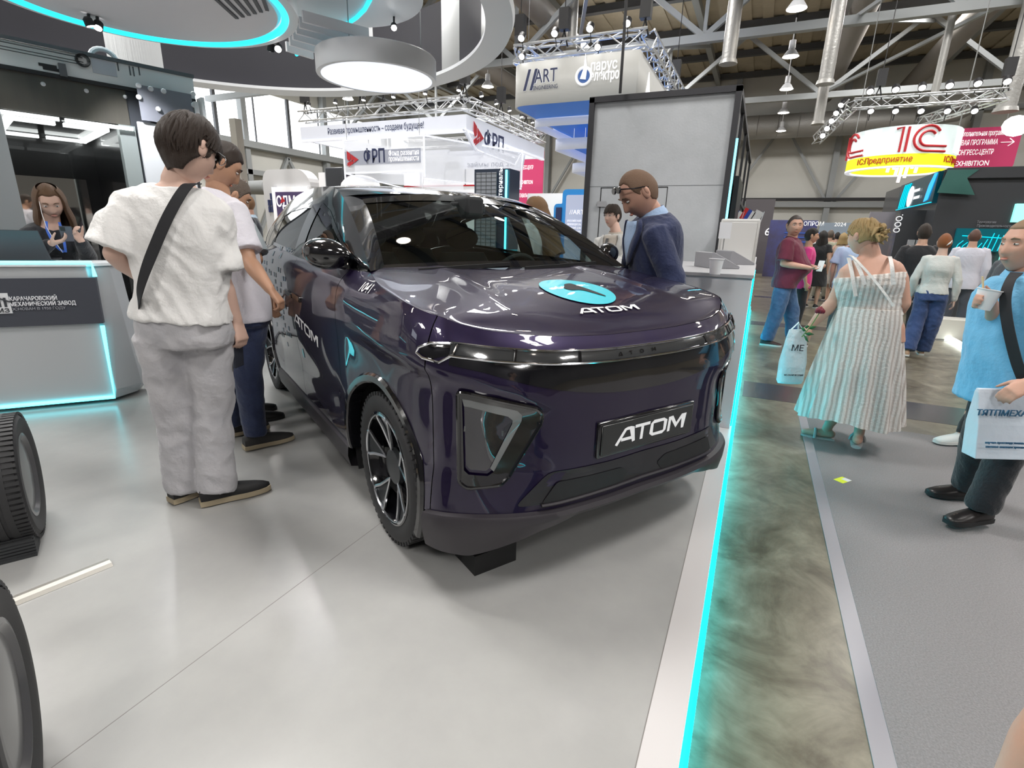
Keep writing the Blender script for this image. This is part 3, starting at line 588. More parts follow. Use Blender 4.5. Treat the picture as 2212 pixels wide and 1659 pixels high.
# ---- white hexagonal hanging sign on a truss
t = empty('hanging_sign', (-8.05, 14, 4.1), 0, 'white hexagonal hanging sign with Cyrillic lettering, under its own lit truss', 'sign')
x0, x1, z0, z1 = -14.4, -8.05, 4.14, 4.54
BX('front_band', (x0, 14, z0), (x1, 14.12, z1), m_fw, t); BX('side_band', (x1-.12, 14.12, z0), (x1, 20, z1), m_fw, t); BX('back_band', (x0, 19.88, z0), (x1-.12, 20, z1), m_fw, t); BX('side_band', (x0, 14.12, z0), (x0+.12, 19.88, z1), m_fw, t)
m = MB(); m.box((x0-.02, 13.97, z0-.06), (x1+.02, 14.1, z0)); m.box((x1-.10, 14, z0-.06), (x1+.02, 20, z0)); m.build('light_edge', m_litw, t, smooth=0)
# descending triangular flank on the right
fy = [at(p, q, x=x1+.02) for p, q in ((1005, 275), (1030, 325), (1112, 357), (1128, 330))]
MB().prism([(fy[0].y, z0), (fy[1].y, fy[1].z), (fy[2].y, fy[2].z), (fy[3].y, z0)], lambda a, b: Vector((x1-.08, a, b)), lambda a, b: Vector((x1+.02, a, b))).build('flank_panel', m_fw, t, smooth=0)
MB().tube([(x1+.02, q.y, q.z if k not in (0, 3) else z0) for k, q in enumerate(fy)], .03, 6).build('light_edge', m_litw, t)
ly = [at(p, q, x=x0+.4) for p, q in ((660, 308), (680, 346), (740, 356))]
MB().prism([(x0+.1, z0), (x0+.9, z0-.75), (x0+3.6, z0-.80), (x0+3.9, z0)], lambda a, b: Vector((a, 17.0, b)), lambda a, b: Vector((a, 17.1, b))).build('inner_panel', m_fw, t, smooth=0)
MB().prism([(x1-3.0, z0), (x1-2.9, z0-.55), (x1-.3, z0-.55), (x1-.2, z0)], lambda a, b: Vector((a, 18.6, b)), lambda a, b: Vector((a, 18.7, b))).build('inner_panel', m_fw, t, smooth=0)
text('Развивая промышленность – создаем будущее!', 'sign_lettering', XZ(at(708, 284, y=13.98).x, 13.98, z0+.12), .26, m_navyp, t, width=at(915, 270, y=13.98).x-at(708, 284, y=13.98).x)
text('Льготные займы под 3%', 'sign_lettering', XZ(x0+1.3, 16.98, z0-.52), .20, m_navyp, t, width=2.1)
text('займы под 3%', 'sign_lettering', XZ(x1-2.6, 18.58, z0-.40), .24, m_navyp, t, width=2.0)
def chevron(o, u, v, s, name, mt, par):
    """red arrowhead with a lightning notch, frame o + u*right + v*up"""
    o, u, v = Vector(o), Vector(u), Vector(v); f = lambda a, b: o+u*a*s+v*b*s; n = u.cross(v).normalized()*.012
    m = MB()
    for pl in ([(0, 1), (.30, .82), (.30, .45), (.12, .35), (0, .5)], [(.36, .78), (1.0, .42), (.62, .2), (.62, .46), (.36, .30)], [(0, .0), (.30, .16), (.30, .36), (0, .2)], [(.08, -.05), (.55, .18), (.55, .36), (.36, .26)]):
        m.prism(pl, f, lambda a, b: f(a, b)+n)
    return m.build(name, mt, par, smooth=0)
q = at(1023, 312, x=x1+.03); chevron((x1+.03, q.y, q.z), (0, 1, 0), (0, 0, 1), .62, 'sign_emblem', m_red, t)
q = at(1046, 306, x=x1+.03); text('ФРП', 'sign_lettering', YZ(x1+.03, q.y, q.z-.12), .62, m_navyp, t, width=1.35, bold=.02)
q = at(1078, 316, x=x1+.03); 
for k, s_ in enumerate(('Фонд развития', 'Промышленности')): text(s_, 'sign_lettering', YZ(x1+.03, q.y, q.z-.02-.18*k), .2, m_wl, t, width=1.6)
for p_, q_, lab in (((x0, 14.1, 4.86), (x1, 14.1, 4.86), 'front truss above the white hexagonal sign'), ((x1-.1, 14.2, 4.86), (x1-.1, 20, 4.86), 'right-hand truss above the white hexagonal sign'), ((x0, 19.8, 4.86), (x1, 19.8, 4.86), 'rear truss above the white hexagonal sign')):
    tag(truss(p_, q_, .30).build('lighting_truss', m_truss), lab, 'truss')
G1 = 'spotlights on the truss of the white hexagonal sign'
o1 = ('first', 'second', 'third', 'fourth', 'fifth', 'sixth', 'seventh')
for k in range(6): spot((x0+.6+k*1.12, 13.85, 5.15), (x0+.6+k*1.12, 13.6, 4.2), G1, o1[k]+' spotlight from the left on the front truss of the white hexagonal sign', .7)
for k in range(6): spot((x1+.15, 14.6+k*.95, 5.15), (x1+.4, 14.6+k*.95, 4.2), G1, o1[k]+' spotlight from the corner on the right-hand truss of the white hexagonal sign', .7)
for k, (x, y) in enumerate(((-11.9, 14.1), (-11.0, 14.1), (-8.1, 14.0), (-8.1, 16.3), (-8.1, 18.3), (-14.3, 14.2))): hoist((x, y, 5.15), 'black chain hoist over the white hexagonal sign, '+('left of the middle', 'at the middle', 'at the near right corner', 'along the right side', 'at the far right', 'at the left corner')[k])
# ---- translucent boxes under it
t = empty('light_box_sign', (-10.2, 13, 2.95), 0, 'hanging translucent white box with red arrow emblem and Cyrillic letters', 'sign')
m_net = P('translucent_net', (.75, .77, .80), .6, alpha=.45, em=(.9, .92, 1), es=.22)
def face(a, b, z0_, z1_, name='net_panel'): return MB().add([(a[0], a[1], z0_), (b[0], b[1], z0_), (b[0], b[1], z1_), (a[0], a[1], z1_)], [(0, 1, 2, 3)]).build(name, m_net, t, smooth=0, solid=.01)
A1, A2, A3, A4 = (-11.7, 13), (-8.82, 13), (-7.4, 16.5), (-9.4, 18)
face(A1, A2, 2.95, 3.86); face(A2, A3, 2.75, 3.9); face((-11.4, 13.1), (-9.9, 17), 2.75, 3.86)
m = MB()
for z in (2.95, 3.86): m.bar((*A1, z), (*A2, z), .035); m.bar((*A2, z-(.2 if z < 3 else 0)), (*A3, z-(.2 if z < 3 else 0)), .035)
for a in (A1, A2, A3): m.bar((*a, 2.8), (*a, 3.88), .035)
m.bar((*A1, 2.95), (-10.3, 15, 2.55), .035); m.bar((-10.3, 15, 2.55), (*A3, 2.75), .035); m.bar((*A2, 2.95), (-10.3, 15, 2.55), .02)
m.build('box_frame', m_litw, t, smooth=0)
a = at(752, 355, y=12.97); BX('sign_plate', (a.x-.1, 12.96, 3.18), (at(908, 350, y=12.97).x, 12.99, 3.55), P('plate_lilac', (.42, .45, .55), .5), t)
chevron((a.x, 12.95, 3.14), (1, 0, 0), (0, 0, 1), .42, 'sign_emblem', m_red, t)
a = at(786, 346, y=12.95); text('ФРП', 'sign_lettering', XZ(a.x, 12.95, 3.22), .5, m_navyp, t, width=at(831, 346, y=12.95).x-a.x, bold=.015)
a = at(840, 346, y=12.95)
for k, s_ in enumerate(('Фонд развития', 'промышленности')): text(s_, 'sign_lettering', XZ(a.x, 12.95, 3.38-.15*k), .2, m_wl, t, width=at(905, 346, y=12.95).x-a.x, bold=.006)
m = MB()
for a_ in (-11.6, -9): m.tube([(a_, 13.05, 3.88), (a_, 13.05, 12.3)], .008, 5)
m.build('wire', m_st, t)
# ---- booths beyond the car
t = empty('white_booth', (-11.5, 18, 0), 0, 'white exhibition booth with a thin red line, beyond the roof of the car', 'booth')
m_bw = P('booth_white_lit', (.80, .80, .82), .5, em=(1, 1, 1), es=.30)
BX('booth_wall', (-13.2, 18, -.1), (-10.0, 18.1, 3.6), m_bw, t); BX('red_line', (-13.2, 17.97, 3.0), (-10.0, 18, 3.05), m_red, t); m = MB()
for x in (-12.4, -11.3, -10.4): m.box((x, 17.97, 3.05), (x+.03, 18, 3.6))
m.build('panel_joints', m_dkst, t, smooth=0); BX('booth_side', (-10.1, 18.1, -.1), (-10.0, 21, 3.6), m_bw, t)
def litup(name, a, b, mt, lab, cat): return tag(BX(name, a, b, mt), lab, cat)
t = empty('arched_booth', (-19.5, 18, 0), 0, 'white booth with rounded top, blue blocks and a dark screen, left of the car roof', 'booth')
ax0, ax1 = at(568, 400, y=18).x, at(672, 400, y=18).x; zT = at(620, 365, y=18).z
sh = [(ax0, -.1)]+[(ax0, zT-.55)]+[(ax0+.45*(1-math.cos(a)), zT-.55+.55*math.sin(a)) for a in [PI/2*i/6 for i in range(1, 7)]]+[(ax1-.9*(1-math.sin(a)) if 0 else ax1-.9+.9*math.sin(a), zT-.9+.9*math.cos(a)) for a in [PI/2*i/8 for i in range(0, 9)]]+[(ax1, -.1)]
MB().prism(sh, lambda a, b: Vector((a, 18, b)), lambda a, b: Vector((a, 18.6, b))).build('booth_front', P('booth_pale', (.55, .55, .56), .5), t, smooth=0)
b0, b1 = at(597, 415, y=17.9), at(668, 500, y=17.9)
BX('screen_frame', (b0.x-.25, 17.86, b1.z-1), (b1.x+.15, 17.98, b0.z+.22), m_bw, t)
BX('screen', (b0.x, 17.83, b1.z-1), (b1.x, 17.86, b0.z), P('screen_dark_plum', (.03, .02, .05), .3, em=(.06, .04, .10), es=.8), t)
text('СДМ', 'screen_lettering', XZ(b0.x+.06, 17.80, b0.z-.62), .62, m_wl, t, width=1.15, bold=.03)
m = MB(); m.add([(b0.x+.3, 17.79, b0.z-.5), (b0.x+.62, 17.79, b0.z-.40), (b0.x+.45, 17.79, b0.z-.18)], [(0, 1, 2)]); m.build('red_mark', m_red, t, smooth=0)
m = MB(); rr = random.Random(2)
for i in range(4):
    for j in range(10):
        if rr.random() < .45: x = at(575+i*6, 400, y=17.96).x; z = 3.1-j*.28; m.box((x, 17.95, z-.26), (x+.12, 17.99, z))
m.build('block_pattern', m_navyp, t, smooth=0)
t = empty('speaker_tower', (-15.5, 17, 0), 0, 'dark tower with a white fin just left of the car roof top', 'tower')
a, b = at(703, 395, y=17), at(740, 360, y=17)
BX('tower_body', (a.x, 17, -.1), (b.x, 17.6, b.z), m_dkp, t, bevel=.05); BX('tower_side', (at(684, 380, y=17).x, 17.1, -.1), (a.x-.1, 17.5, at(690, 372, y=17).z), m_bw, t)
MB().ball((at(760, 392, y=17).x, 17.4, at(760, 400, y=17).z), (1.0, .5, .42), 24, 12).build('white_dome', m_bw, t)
# column of a crane in orange and the beige posts
t = empty('orange_crane', (-13, 16.5, 0), 0, 'orange crane arm with beige post above the shoulder of the white polo', 'crane')
a, b = at(492, 402, y=14), at(533, 402, y=14); m = MB(); m.box((a.x, 13.8, a.z-.12), (b.x, 13.85, a.z+.12)); m.box((a.x, 13.65, a.z+.12), (b.x, 14, a.z+.16)); m.box((a.x, 13.65, a.z-.16), (b.x, 14, a.z-.12)); m.box((a.x, 13.7, 1.2), (a.x+.25, 14, a.z)); m.build('crane_arm', P('crane_orange', (.75, .10, .02), .5), t, smooth=0)
a = at(515, 400, y=15.5); BX('crane_post', (a.x-.12, 15.5, -.1), (a.x+.22, 15.8, 5.4), P('post_beige', (.40, .39, .35), .6), t)
MB().lathe([(.05, -1.2), (.32, -1.0), (.36, .5), (.16, .6)], 20, at(563, 405, y=20), 'x').build('motor_drum', m_st, t)
# 'materials' pillar
t = empty('booth_pillar', (-6.2, 12, 0), 0, 'dark navy pillar with grid panel, vertical Cyrillic word and a cyan light line', 'pillar')
a, b = at(1025, 366, y=12), at(1101, 366, y=12)
BX('pillar_body', (a.x, 12, -.1), (b.x, 12.6, a.z), P('pillar_navy', (.012, .022, .045), .4), t)
BX('grid_panel', (a.x+.06, 11.96, .4), (at(1074, 370, y=12).x, 12, a.z-.08), P('grid_grey', (.22, .24, .27), .5), t)
m = MB(); gx = at(1074, 370, y=12).x
for i in range(26): z = a.z-.12-i*.09; m.box((a.x+.06, 11.95, z), (gx, 11.96, z+.012))
for i in range(5): x = a.x+.06+i*(gx-a.x-.06)/4; m.box((x, 11.95, .4), (x+.012, 11.96, a.z-.08))
m.build('grid_lines', m_dkst, t, smooth=0)
text('материалы', 'pillar_lettering', Matrix(((0, -1, 0, at(1085, 400, y=11.97).x), (0, 0, -1, 11.97), (1, 0, 0, at(1080, 428, y=11.97).z-.15), (0, 0, 0, 1))) @ Matrix.Rotation(0, 4, 'Z'), .16, m_wl, t, width=.85, bold=.006)
x = at(1094, 400, y=11.95).x; MB().tube([(x, 11.94, .6), (x, 11.94, a.z-.04)], .028, 8).build('light_line', P('pillar_led', (.1, .5, .6), .5, em=(.12, .85, 1), es=4), t)
t = empty('white_stand', (-5.0, 12.6, 0), 0, 'white and teal stand right of the dark navy pillar, beyond the car', 'booth')
BX('stand_wall', (b.x+.05, 13, -.1), (-3.9, 13.1, at(1150, 418, y=13).z), m_bw, t); BX('teal_desk', (b.x+.2, 11.6, -.1), (-4.2, 12.0, .95), P('teal_desk', (.03, .35, .45), .5), t)
# blue kiosk
t = empty('blue_kiosk', (-4.2, 12, 0), 0, 'blue-framed kiosk panel with lettering at the left edge of the grey booth', 'kiosk')
a = at(1197, 440, y=11.5); b = at(1216, 409, y=11.5); c = at(1290, 409, y=11.5)
MB().prism(rounded([(a.x, -.1), (a.x, a.z), (b.x, a.z), (b.x, b.z), (c.x, b.z), (c.x, -.1)], [.01, .1, .03, .1, .01, .01]), lambda p, q: Vector((p, 11.5, q)), lambda p, q: Vector((p, 11.7, q))).build('kiosk_frame', P('kiosk_blue', (.03, .25, .62), .45, em=(.02, .25, .7), es=.15), t, smooth=0)
MB().prism(rounded([(b.x+.10, .2), (b.x+.10, b.z-.12), (c.x-.1, b.z-.12), (c.x-.1, .2)], .05), lambda p, q: Vector((p, 11.47, q)), lambda p, q: Vector((p, 11.5, q))).build('kiosk_panel', P('kiosk_panel', (.45, .50, .68), .5, em=(.7, .8, 1), es=.15), t, smooth=0)
BX('kiosk_navy_panel', (a.x+.06, 11.47, .2), (b.x-.0, 11.5, a.z-.08), m_navyp, t)
q = at(1230, 463, y=11.46); text('//ART', 'kiosk_lettering', XZ(q.x, 11.46, q.z), .14, m_wl, t, width=.34); 
for k, s_ in enumerate(('РОССИЙСКИЙ', 'ПРОИЗВОДИТЕЛЬ', 'РЕШЕНИЙ ДЛЯ', 'АВТОМАТИЗАЦИИ')): text(s_, 'kiosk_lettering', XZ(q.x-.04, 11.46, q.z-.16-.075*k), .06, m_wl, t, width=.32)
# ---- ART hanging sign
t = empty('hanging_sign', (-4.6, 13, 4.4), 0, 'pale box-shaped hanging sign with ART lettering and blue underside', 'sign')
SX0, SX1, SZ0, SZ1 = at(1103, 180, y=13).x, at(1376, 180, y=13).x, 4.40, 5.34
m_sg = P('sign_pearl', (.50, .50, .48), .5, em=(.9, .9, .85), es=.12)
rx = rounded([(SX0, 13), (SX1, 13), (SX1, 21), (SX0, 21)], [.5, .02, .3, .3], 6)
m = MB(); n = len(rx); m.rings([[Vector((x, y, SZ0)) for x, y in rx], [Vector((x, y, SZ1)) for x, y in rx]], caps=False); m.build('sign_wall', m_sg, t, smooth=40, solid=.03)
rxi = rounded([(SX0+.03, 13.03), (SX1-.03, 13.03), (SX1-.03, 20.9), (SX0+.03, 20.9)], [.5, .02, .3, .3], 6)
m = MB(); m.add([Vector((x, y, SZ0+.02)) for x, y in rxi], [tuple(range(len(rxi)))]); m.build('blue_soffit', m_blue, t, smooth=0)
q = at(1131, 193, y=12.95); q2 = at(1203, 176, y=12.95)
text('//', 'sign_lettering', XZ(q.x, 12.95, q.z-.02), .62, m_navyp, t, bold=.02); text('ART', 'sign_lettering', XZ(q.x+.28, 12.95, 4.86), .42, m_navyp, t, width=q2.x-q.x-.28, bold=.004)
text('//', 'sign_halo', XZ(q.x-.0, 12.97, q.z-.02), .62, m_wl, t, bold=.05); text('ART', 'sign_halo', XZ(q.x+.28, 12.97, 4.86), .42, m_wl, t, width=q2.x-q.x-.28, bold=.03)
text('ENGINEERING', 'sign_lettering', XZ(q.x+.26, 12.95, 4.71), .13, m_navyp, t, width=q2.x-q.x-.24)
q = at(1261, 160, y=12.95); c = Vector((q.x, 12.95, q.z))
m = MB(); m.tube([c+Vector((.18*math.cos(a), 0, .18*math.sin(a)-.04)) for a in [2*PI*i/32 for i in range(32)]], .03, 6, closed=True); m.build('drop_ring', m_wl, t)
m = MB(); m.prism([(.14*math.cos(a), .14*math.sin(a)-.04) for a in [2*PI*i/28 for i in range(28)]], lambda a, b: c+Vector((a, .0, b)), lambda a, b: c+Vector((a, .02, b))); m.build('drop_disc', P('logo_blue', (.03, .12, .40), .4), t, smooth=0)
m = MB(); m.prism([(-.08, -.10), (.0, .12), (.02, .42), (.08, .10), (.06, -.12)], lambda a, b: c+Vector((a, -.03, b)), lambda a, b: c+Vector((a, -.01, b))); m.build('sail_mark', m_wl, t, smooth=0)
q = at(1276, 150, y=12.95)
for k, s_ in enumerate(('парус', 'электро')): text(s_, 'sign_lettering', XZ(q.x, 12.95, 5.0-.21*k), .30, m_wl, t, width=(.62, .68)[k], bold=.018)
q = at(1402, 172, x=SX1+.02); m = MB(); m.prism([(q.y-.3, 4.6), (q.y-.1, 5.15), (q.y+.1, 4.8), (q.y+.3, 4.6)], lambda a, b: Vector((SX1+.02, a, b)), lambda a, b: Vector((SX1+.04, a, b))); m.build('sail_mark', m_wl, t, smooth=0)
TY = 13.3; TZ = 5.62
for p_, q_, lab in (((SX0, TY, TZ), (SX1+.1, TY, TZ), 'front truss above the pale box-shaped sign'), ((SX1+.05, TY, TZ), (SX1+.05, 21.5, TZ), 'right-hand truss above the pale box-shaped sign'), ((SX0+.1, TY, TZ), (SX0+.1, 21.5, TZ), 'left-hand truss above the pale box-shaped sign')): tag(truss(p_, q_, .34).build('lighting_truss', m_truss), lab, 'truss')
G2 = 'lamps on the truss of the pale box-shaped sign'
for k in range(4):
    x = SX0+.25+k*.86; spot((x, TY-.25, TZ+.30), (x, TY-1.2, TZ-.8), G2, o1[k]+' bright lamp from the left on top of the truss of the pale box sign', .95)
for k in range(2): spot((SX0+.3+k*1.9, TY-.3, TZ-.12), (SX0+.3+k*1.9, TY-1.2, TZ-.9), G2, o1[k]+' lower lamp from the left on the truss of the pale box sign', .85)
for k, (x, y) in enumerate(((SX0+.1, TY), (SX0+1.25, TY), (SX1, TY), (SX1, 18))): hoist((x, y, TZ+.25), 'black hoist over the pale box-shaped sign, '+('at its left end', 'left of its middle', 'at its right corner', 'farther along its right side')[k])
MB_ = MB()
for dx in (-.02, .02): MB_.tube([(at(1341+dx*60, 180, y=7.3).x, 7.3, 3.1), (at(1341+dx*60, 0, y=7.3).x, 7.3, 12)], .012, 6)
tag(MB_.build('hanging_cables', m_blk), 'pair of black cables hanging in front of the pale box sign', 'cable')
# stepped blue and white tiers below it
tiers = [((1150, 262), (1420, 240), 14.6, .30), ((1195, 312), (1420, 290), 15.6, .30), ((1232, 362), (1420, 345), 16.6, .26)]
for k, (a, b, y, h) in enumerate(tiers):
    A, B = at(*a, y=y), at(*b, y=y)
    t = empty('hanging_tier', A, 0, ['upper', 'middle', 'lowest'][k]+' white and blue stepped tier hanging below the pale box sign', 'canopy')
    po = rounded([(A.x, y), (B.x, y), (B.x, y+5), (A.x+.2, y+5)], [.3, .02, .2, .2], 5)
    MB().rings([[Vector((p, q, A.z-h/2)) for p, q in po], [Vector((p, q, A.z+h/2)) for p, q in po]], caps=False).build('tier_band', m_fw, t, smooth=40, solid=.04)
    pi_ = rounded([(A.x+.25, y+.25), (B.x, y+.25), (B.x, y+4.9), (A.x+.4, y+4.9)], [.3, .02, .2, .2], 5)
    m = MB(); m.add([Vector((p, q, A.z+.02)) for p, q in pi_], [tuple(range(len(pi_)))]); m.build('tier_soffit', m_blue, t, smooth=0)
    m = MB()
    for i in range(5): m.tube([(A.x+.5+i*.35, y+.4, A.z), (A.x+.5+i*.35, y+.4, max(A.z+.9, 4.45))], .008, 4)
    m.build('wire', m_wl, t)
# ---- round hanging sign, white and yellow
RY = 20.; c = at(1970, 310, y=RY); r_ = (at(2095, 300, y=RY).x-at(1845, 300, y=RY).x)/2; zb0, zb1, zb2 = c.z-.60, c.z-.28, c.z+.50
t = empty('round_sign', (c.x, RY+r_*.3, zb0), 0, 'round hanging sign, white above and yellow below, with a red 1C', 'sign'); cy = RY+r_*.95
def rband(name, z0_, z1_, r0, mt): return MB().rings([[Vector((c.x+rr_*math.cos(a), cy+rr_*math.sin(a), z)) for a in [2*PI*i/72 for i in range(72)]] for rr_, z in ((r0-.14, z0_), (r0, z0_), (r0, z1_), (r0-.14, z1_), (r0-.14, z0_))], caps=False).build(name, mt, t)
rband('yellow_band', zb0, zb1, r_, P('sign_yellow', (.75, .75, .02), .5, em=(.85, .9, .0), es=.5)); rband('white_band', zb1, zb2, r_, P('sign_white_lit', (.75, .85, .85), .5, em=(.85, 1, 1), es=.40))
MB().tube([(c.x-r_+.08, cy, zb2-.1), (c.x-r_+.08, cy, 12.3)], .012, 4).tube([(c.x+r_-.08, cy, zb2-.1), (c.x+r_-.08, cy, 12.3)], .012, 4).build('wire', m_st, t)
rband('lower_rim', zb0-.05, zb0, r_+.01, m_litw)
def onring(a0, z0_, off=.02): return lambda u, v: Vector((c.x+(r_+off)*math.sin(a0+u/r_), cy-(r_+off)*math.cos(a0+u/r_), z0_+v))
def ring_text(s_, a0, z0_, size, mt, wdt=None, bold=0, nm='sign_lettering'):
    o = text(s_, nm, Matrix(), size, mt, t, width=wdt, ext=.01, bold=bold); f = onring(a0, z0_)
    for v in o.data.vertices: q = onring(a0, z0_, .02+v.co.z)(v.co.x, v.co.y); v.co = q
    return o
def ring_poly(pts, a0, z0_, w_):
    m = MB(); f = onring(a0, z0_, .03); m.tube([f(*p) for p in pts], w_, 6); return m.build('sign_emblem', m_red, t)
for a0 in (.05, -1.5):
    for dw in (0, .14):
        ring_poly([(-.52+dw*.0, .66-dw), (-.36+dw*0, .70-dw*.6), (-.36-dw, .02)], a0, zb1+.03, .035) if dw == 0 else ring_poly([(-.22, .70), (-.22, .02)], a0, zb1+.03, .035)
        R0 = .34-dw; ring_poly([(.28+R0*math.cos(a), .37+R0*math.sin(a)) for a in [math.radians(35+235*i/18) for i in range(19)]]+[(.28, .37-R0), (.85, .37-R0)], a0, zb1+.03, .035)
ring_text('1С:Предприятие', -1.0, zb0+.10, .24, m_red, 1.5); ring_text('1С:Предприятие', .70, zb0+.10, .24, m_red, 1.5)
for a0 in (-.95, .95):
    m = MB()
    for i in range(8): f = onring(a0+i*.05, zb1); m.tube([f(0, .05), f(0, .75)], .015, 4)
    m.build('white_ribs', m_wl, t)
m = MB(); rr = random.Random(9)
for i, (px, pl_) in enumerate(((1923, 372), (1936, 366), (1942, 379), (1951, 394), (1963, 384), (1975, 364), (1984, 373))):
    q = at(px, 340, y=cy-.3); z = at(px, pl_, y=cy-.3).z; m.tube([(q.x, q.y, z), (q.x+.05, q.y, zb0+.5)], .045, 8)
m.build('hanging_tubes', P('tube_glow', (1, .9, .95), .5, em=(1, .88, .92), es=1.6), t)
for p_, q_, lab in (((c.x-r_-.3, RY-.2, zb2+.62), (c.x+r_+.4, RY-.2, zb2+.62), 'front truss above the round white and yellow sign'), ((c.x+r_+.4, RY-.2, zb2+.62), (c.x+r_*.5, RY+3.2, zb2+.62), 'right-hand truss above the round white and yellow sign'), ((c.x-r_-.3, RY-.2, zb2+.62), (c.x-r_-.9, RY+3.2, zb2+.2), 'left-hand truss above the round white and yellow sign')): tag(truss(p_, q_, .26).build('lighting_truss', m_truss), lab, 'truss')
G3 = 'spotlights on the truss of the round sign'
for k in range(6): x = c.x-r_+.05+k*.62; spot((x, RY-.4, zb2+.92), (x, RY-1.2, zb2), G3, o1[k]+' upper spotlight from the left above the round white and yellow sign', 1.05)
for k in range(5): x = c.x-r_+.2+k*.62; spot((x, RY-.1, zb2+.45-.04*k), (x, RY-1.0, zb2-.6), G3, o1[k]+' lower spotlight from the left above the round white and yellow sign', .95)
for k in range(5): spot((c.x-r_-.55-k*.07, RY+.3+k*.3, zb2+.75-k*.17), (c.x-r_-1.5, RY-1, zb2-1), G3, o1[k]+' spotlight from the top on the left-hand truss of the round sign', .95, stem=(.12, .1, -.2+.06*k))
for k, x in enumerate((c.x-r_+.3, c.x+r_+.35)): hoist((x, RY-.2, zb2+.9), ('black hoist above the left part of the round sign', 'black hoist above the right end of the round sign')[k])
# ---- pink banners
def banner(lab, x0_, x1_, z0_, z1_, y, lines, arrow=None):
    t = empty('banner', (x0_, y, z0_), 0, lab, 'banner'); MB().tube([(x0_+.5, y+.03, z1_-.02), (x0_+.5, y+.03, 12.24)], .01, 4).tube([(x1_-.5, y+.03, z1_-.02), (x1_-.5, y+.03, 12.24)], .01, 4).build('wire', m_st, t); MB().prism(rounded([(x0_, z0_), (x1_, z0_), (x1_, z1_), (x0_, z1_)], .12), lambda a, b: Vector((a, y, b)), lambda a, b: Vector((a, y+.06, b))).build('banner_cloth', m_pink, t, smooth=0)
    for s_, xa, xb, z in lines: text(s_, 'banner_lettering', XZ(xa, y-.02, z), .24, m_wl, t, width=xb-xa, bold=.012)
    if arrow: ax, az, s = arrow; m = MB(); m.bar((ax, y-.03, az), (ax+s, y-.03, az), .05*s*1.6, .02); m.bar((ax+s*.6, y-.03, az+s*.35), (ax+s, y-.03, az), .05*s*1.6, .02); m.bar((ax+s*.6, y-.03, az-s*.35), (ax+s, y-.03, az), .05*s*1.6, .02); m.build('arrow', m_wl, t, smooth=0)
Y_ = 25.; A = at(2085, 277, y=Y_); B = at(2203, 277, y=Y_); D = at(2014, 366, y=Y_); HB = A.z-D.z
banner('large pink direction banner with white Cyrillic lines and an arrow, right of the round sign', D.x, B.x+.1, D.z-.0, A.z, Y_,
    [('дополнительная программа', A.x-.1, A.x+1.2, A.z-.20*HB), ('ДЕЛОВАЯ ПРОГРАММА', A.x-.35, B.x-.50, A.z-.42*HB), ('КОНГРЕСС-ЦЕНТР', A.x-.1, B.x-.55, A.z-.66*HB), ('ВЫСТАВКА  /  EXHIBITION', A.x-1.35, B.x-.6, A.z-.93*HB)], (B.x-.42, A.z-.38*HB, .36))
A = at(1100, 350, y=24); B = at(1174, 350, y=24); D = at(1100, 420, y=24)
banner('smaller pink direction banner behind the corner of the white hexagonal sign', A.x-1, B.x, D.z-.4, A.z+.5, 24, [('КОНГРЕСС-ЦЕНТР', A.x+.45, B.x-.5, A.z-.35), ('EXHIBITION', A.x+.6, B.x-.5, A.z-1.0), ('ПАВИЛЬОН 1', A.x+.6, B.x-.55, A.z-1.6)], (B.x-.42, A.z-1.55, .3))
# ---- dark booth at the right
t = empty('dark_booth', (3.2, 13.9, 0), 0, 'large charcoal booth with teal graphics and screens at the right edge', 'booth')
m_char = P('charcoal_wall', (.050, .052, .058), .35, coat=.3)
BX('side_wall', (3.2, 13.9, -.1), (3.3, 19.5, 2.80), m_char, t); BX('front_wall', (3.3, 13.9, -.1), (9.5, 14.0, 2.80), m_char, t)
BX('upper_fascia', (3.22, 13.8, 2.62), (9.5, 13.9, 2.82), m_char, t)
MB().prism([(at(2030, 385, y=13.86).x, 2.35), (at(2098, 440, y=13.86).x, 2.30), (at(2082, 402, y=13.86).x, 2.62), (at(2112, 370, y=13.86).x, 2.78), (at(2046, 366, y=13.86).x, 2.78)], lambda a, b: Vector((a, 13.78, b)), lambda a, b: Vector((a, 13.80, b))).build('teal_shape', P('teal_dark', (.04, .14, .12), .4), t, smooth=0)
BX('wall_screen', (3.12, 13.95, 2.16), (3.2, 17.2, 2.78), P('screen_teal', (.0, .02, .03), .2, em=(.0, .02, .03), es=1), t)
m_tl = P('teal_glow', (0, .3, .35), .5, em=(.0, .55, .70), es=1.3); m_bg = P('blue_glow', (.0, .2, .6), .5, em=(.03, .42, .95), es=1.3)
m = MB()
for k in range(4): y = 16.9-k*.18; m.tube([(3.11, y, 2.2), (3.11, y-.06, 2.45), (3.11, y-.25, 2.74)], .014, 4)
m.box((3.10, 13.96, 2.17), (3.115, 17.15, 2.185)); m.build('screen_lines', m_tl, t)
MB().prism([(14.3, 2.25), (14.6, 2.22), (14.45, 2.55), (14.2, 2.76), (14.0, 2.76)], lambda a, b: Vector((3.105, a, b)), lambda a, b: Vector((3.115, a, b))).build('screen_shape', m_bg, t, smooth=0)
m = MB(); m.prism([(15.9+.28*math.cos(a), 2.42+.24*math.sin(a)) for a in [2*PI*i/16 for i in range(16)]], lambda a, b: Vector((3.105, a, b)), lambda a, b: Vector((3.115, a, b))); m.bar((3.10, 15.6, 2.52), (3.10, 15.1, 2.52), .01, .06); m.bar((3.10, 15.5, 2.36), (3.10, 15.0, 2.36), .01, .06); m.build('screen_emblem', m_wl, t, smooth=0)
a, b = at(2068, 493, y=13.85), at(2180, 545, y=13.85)
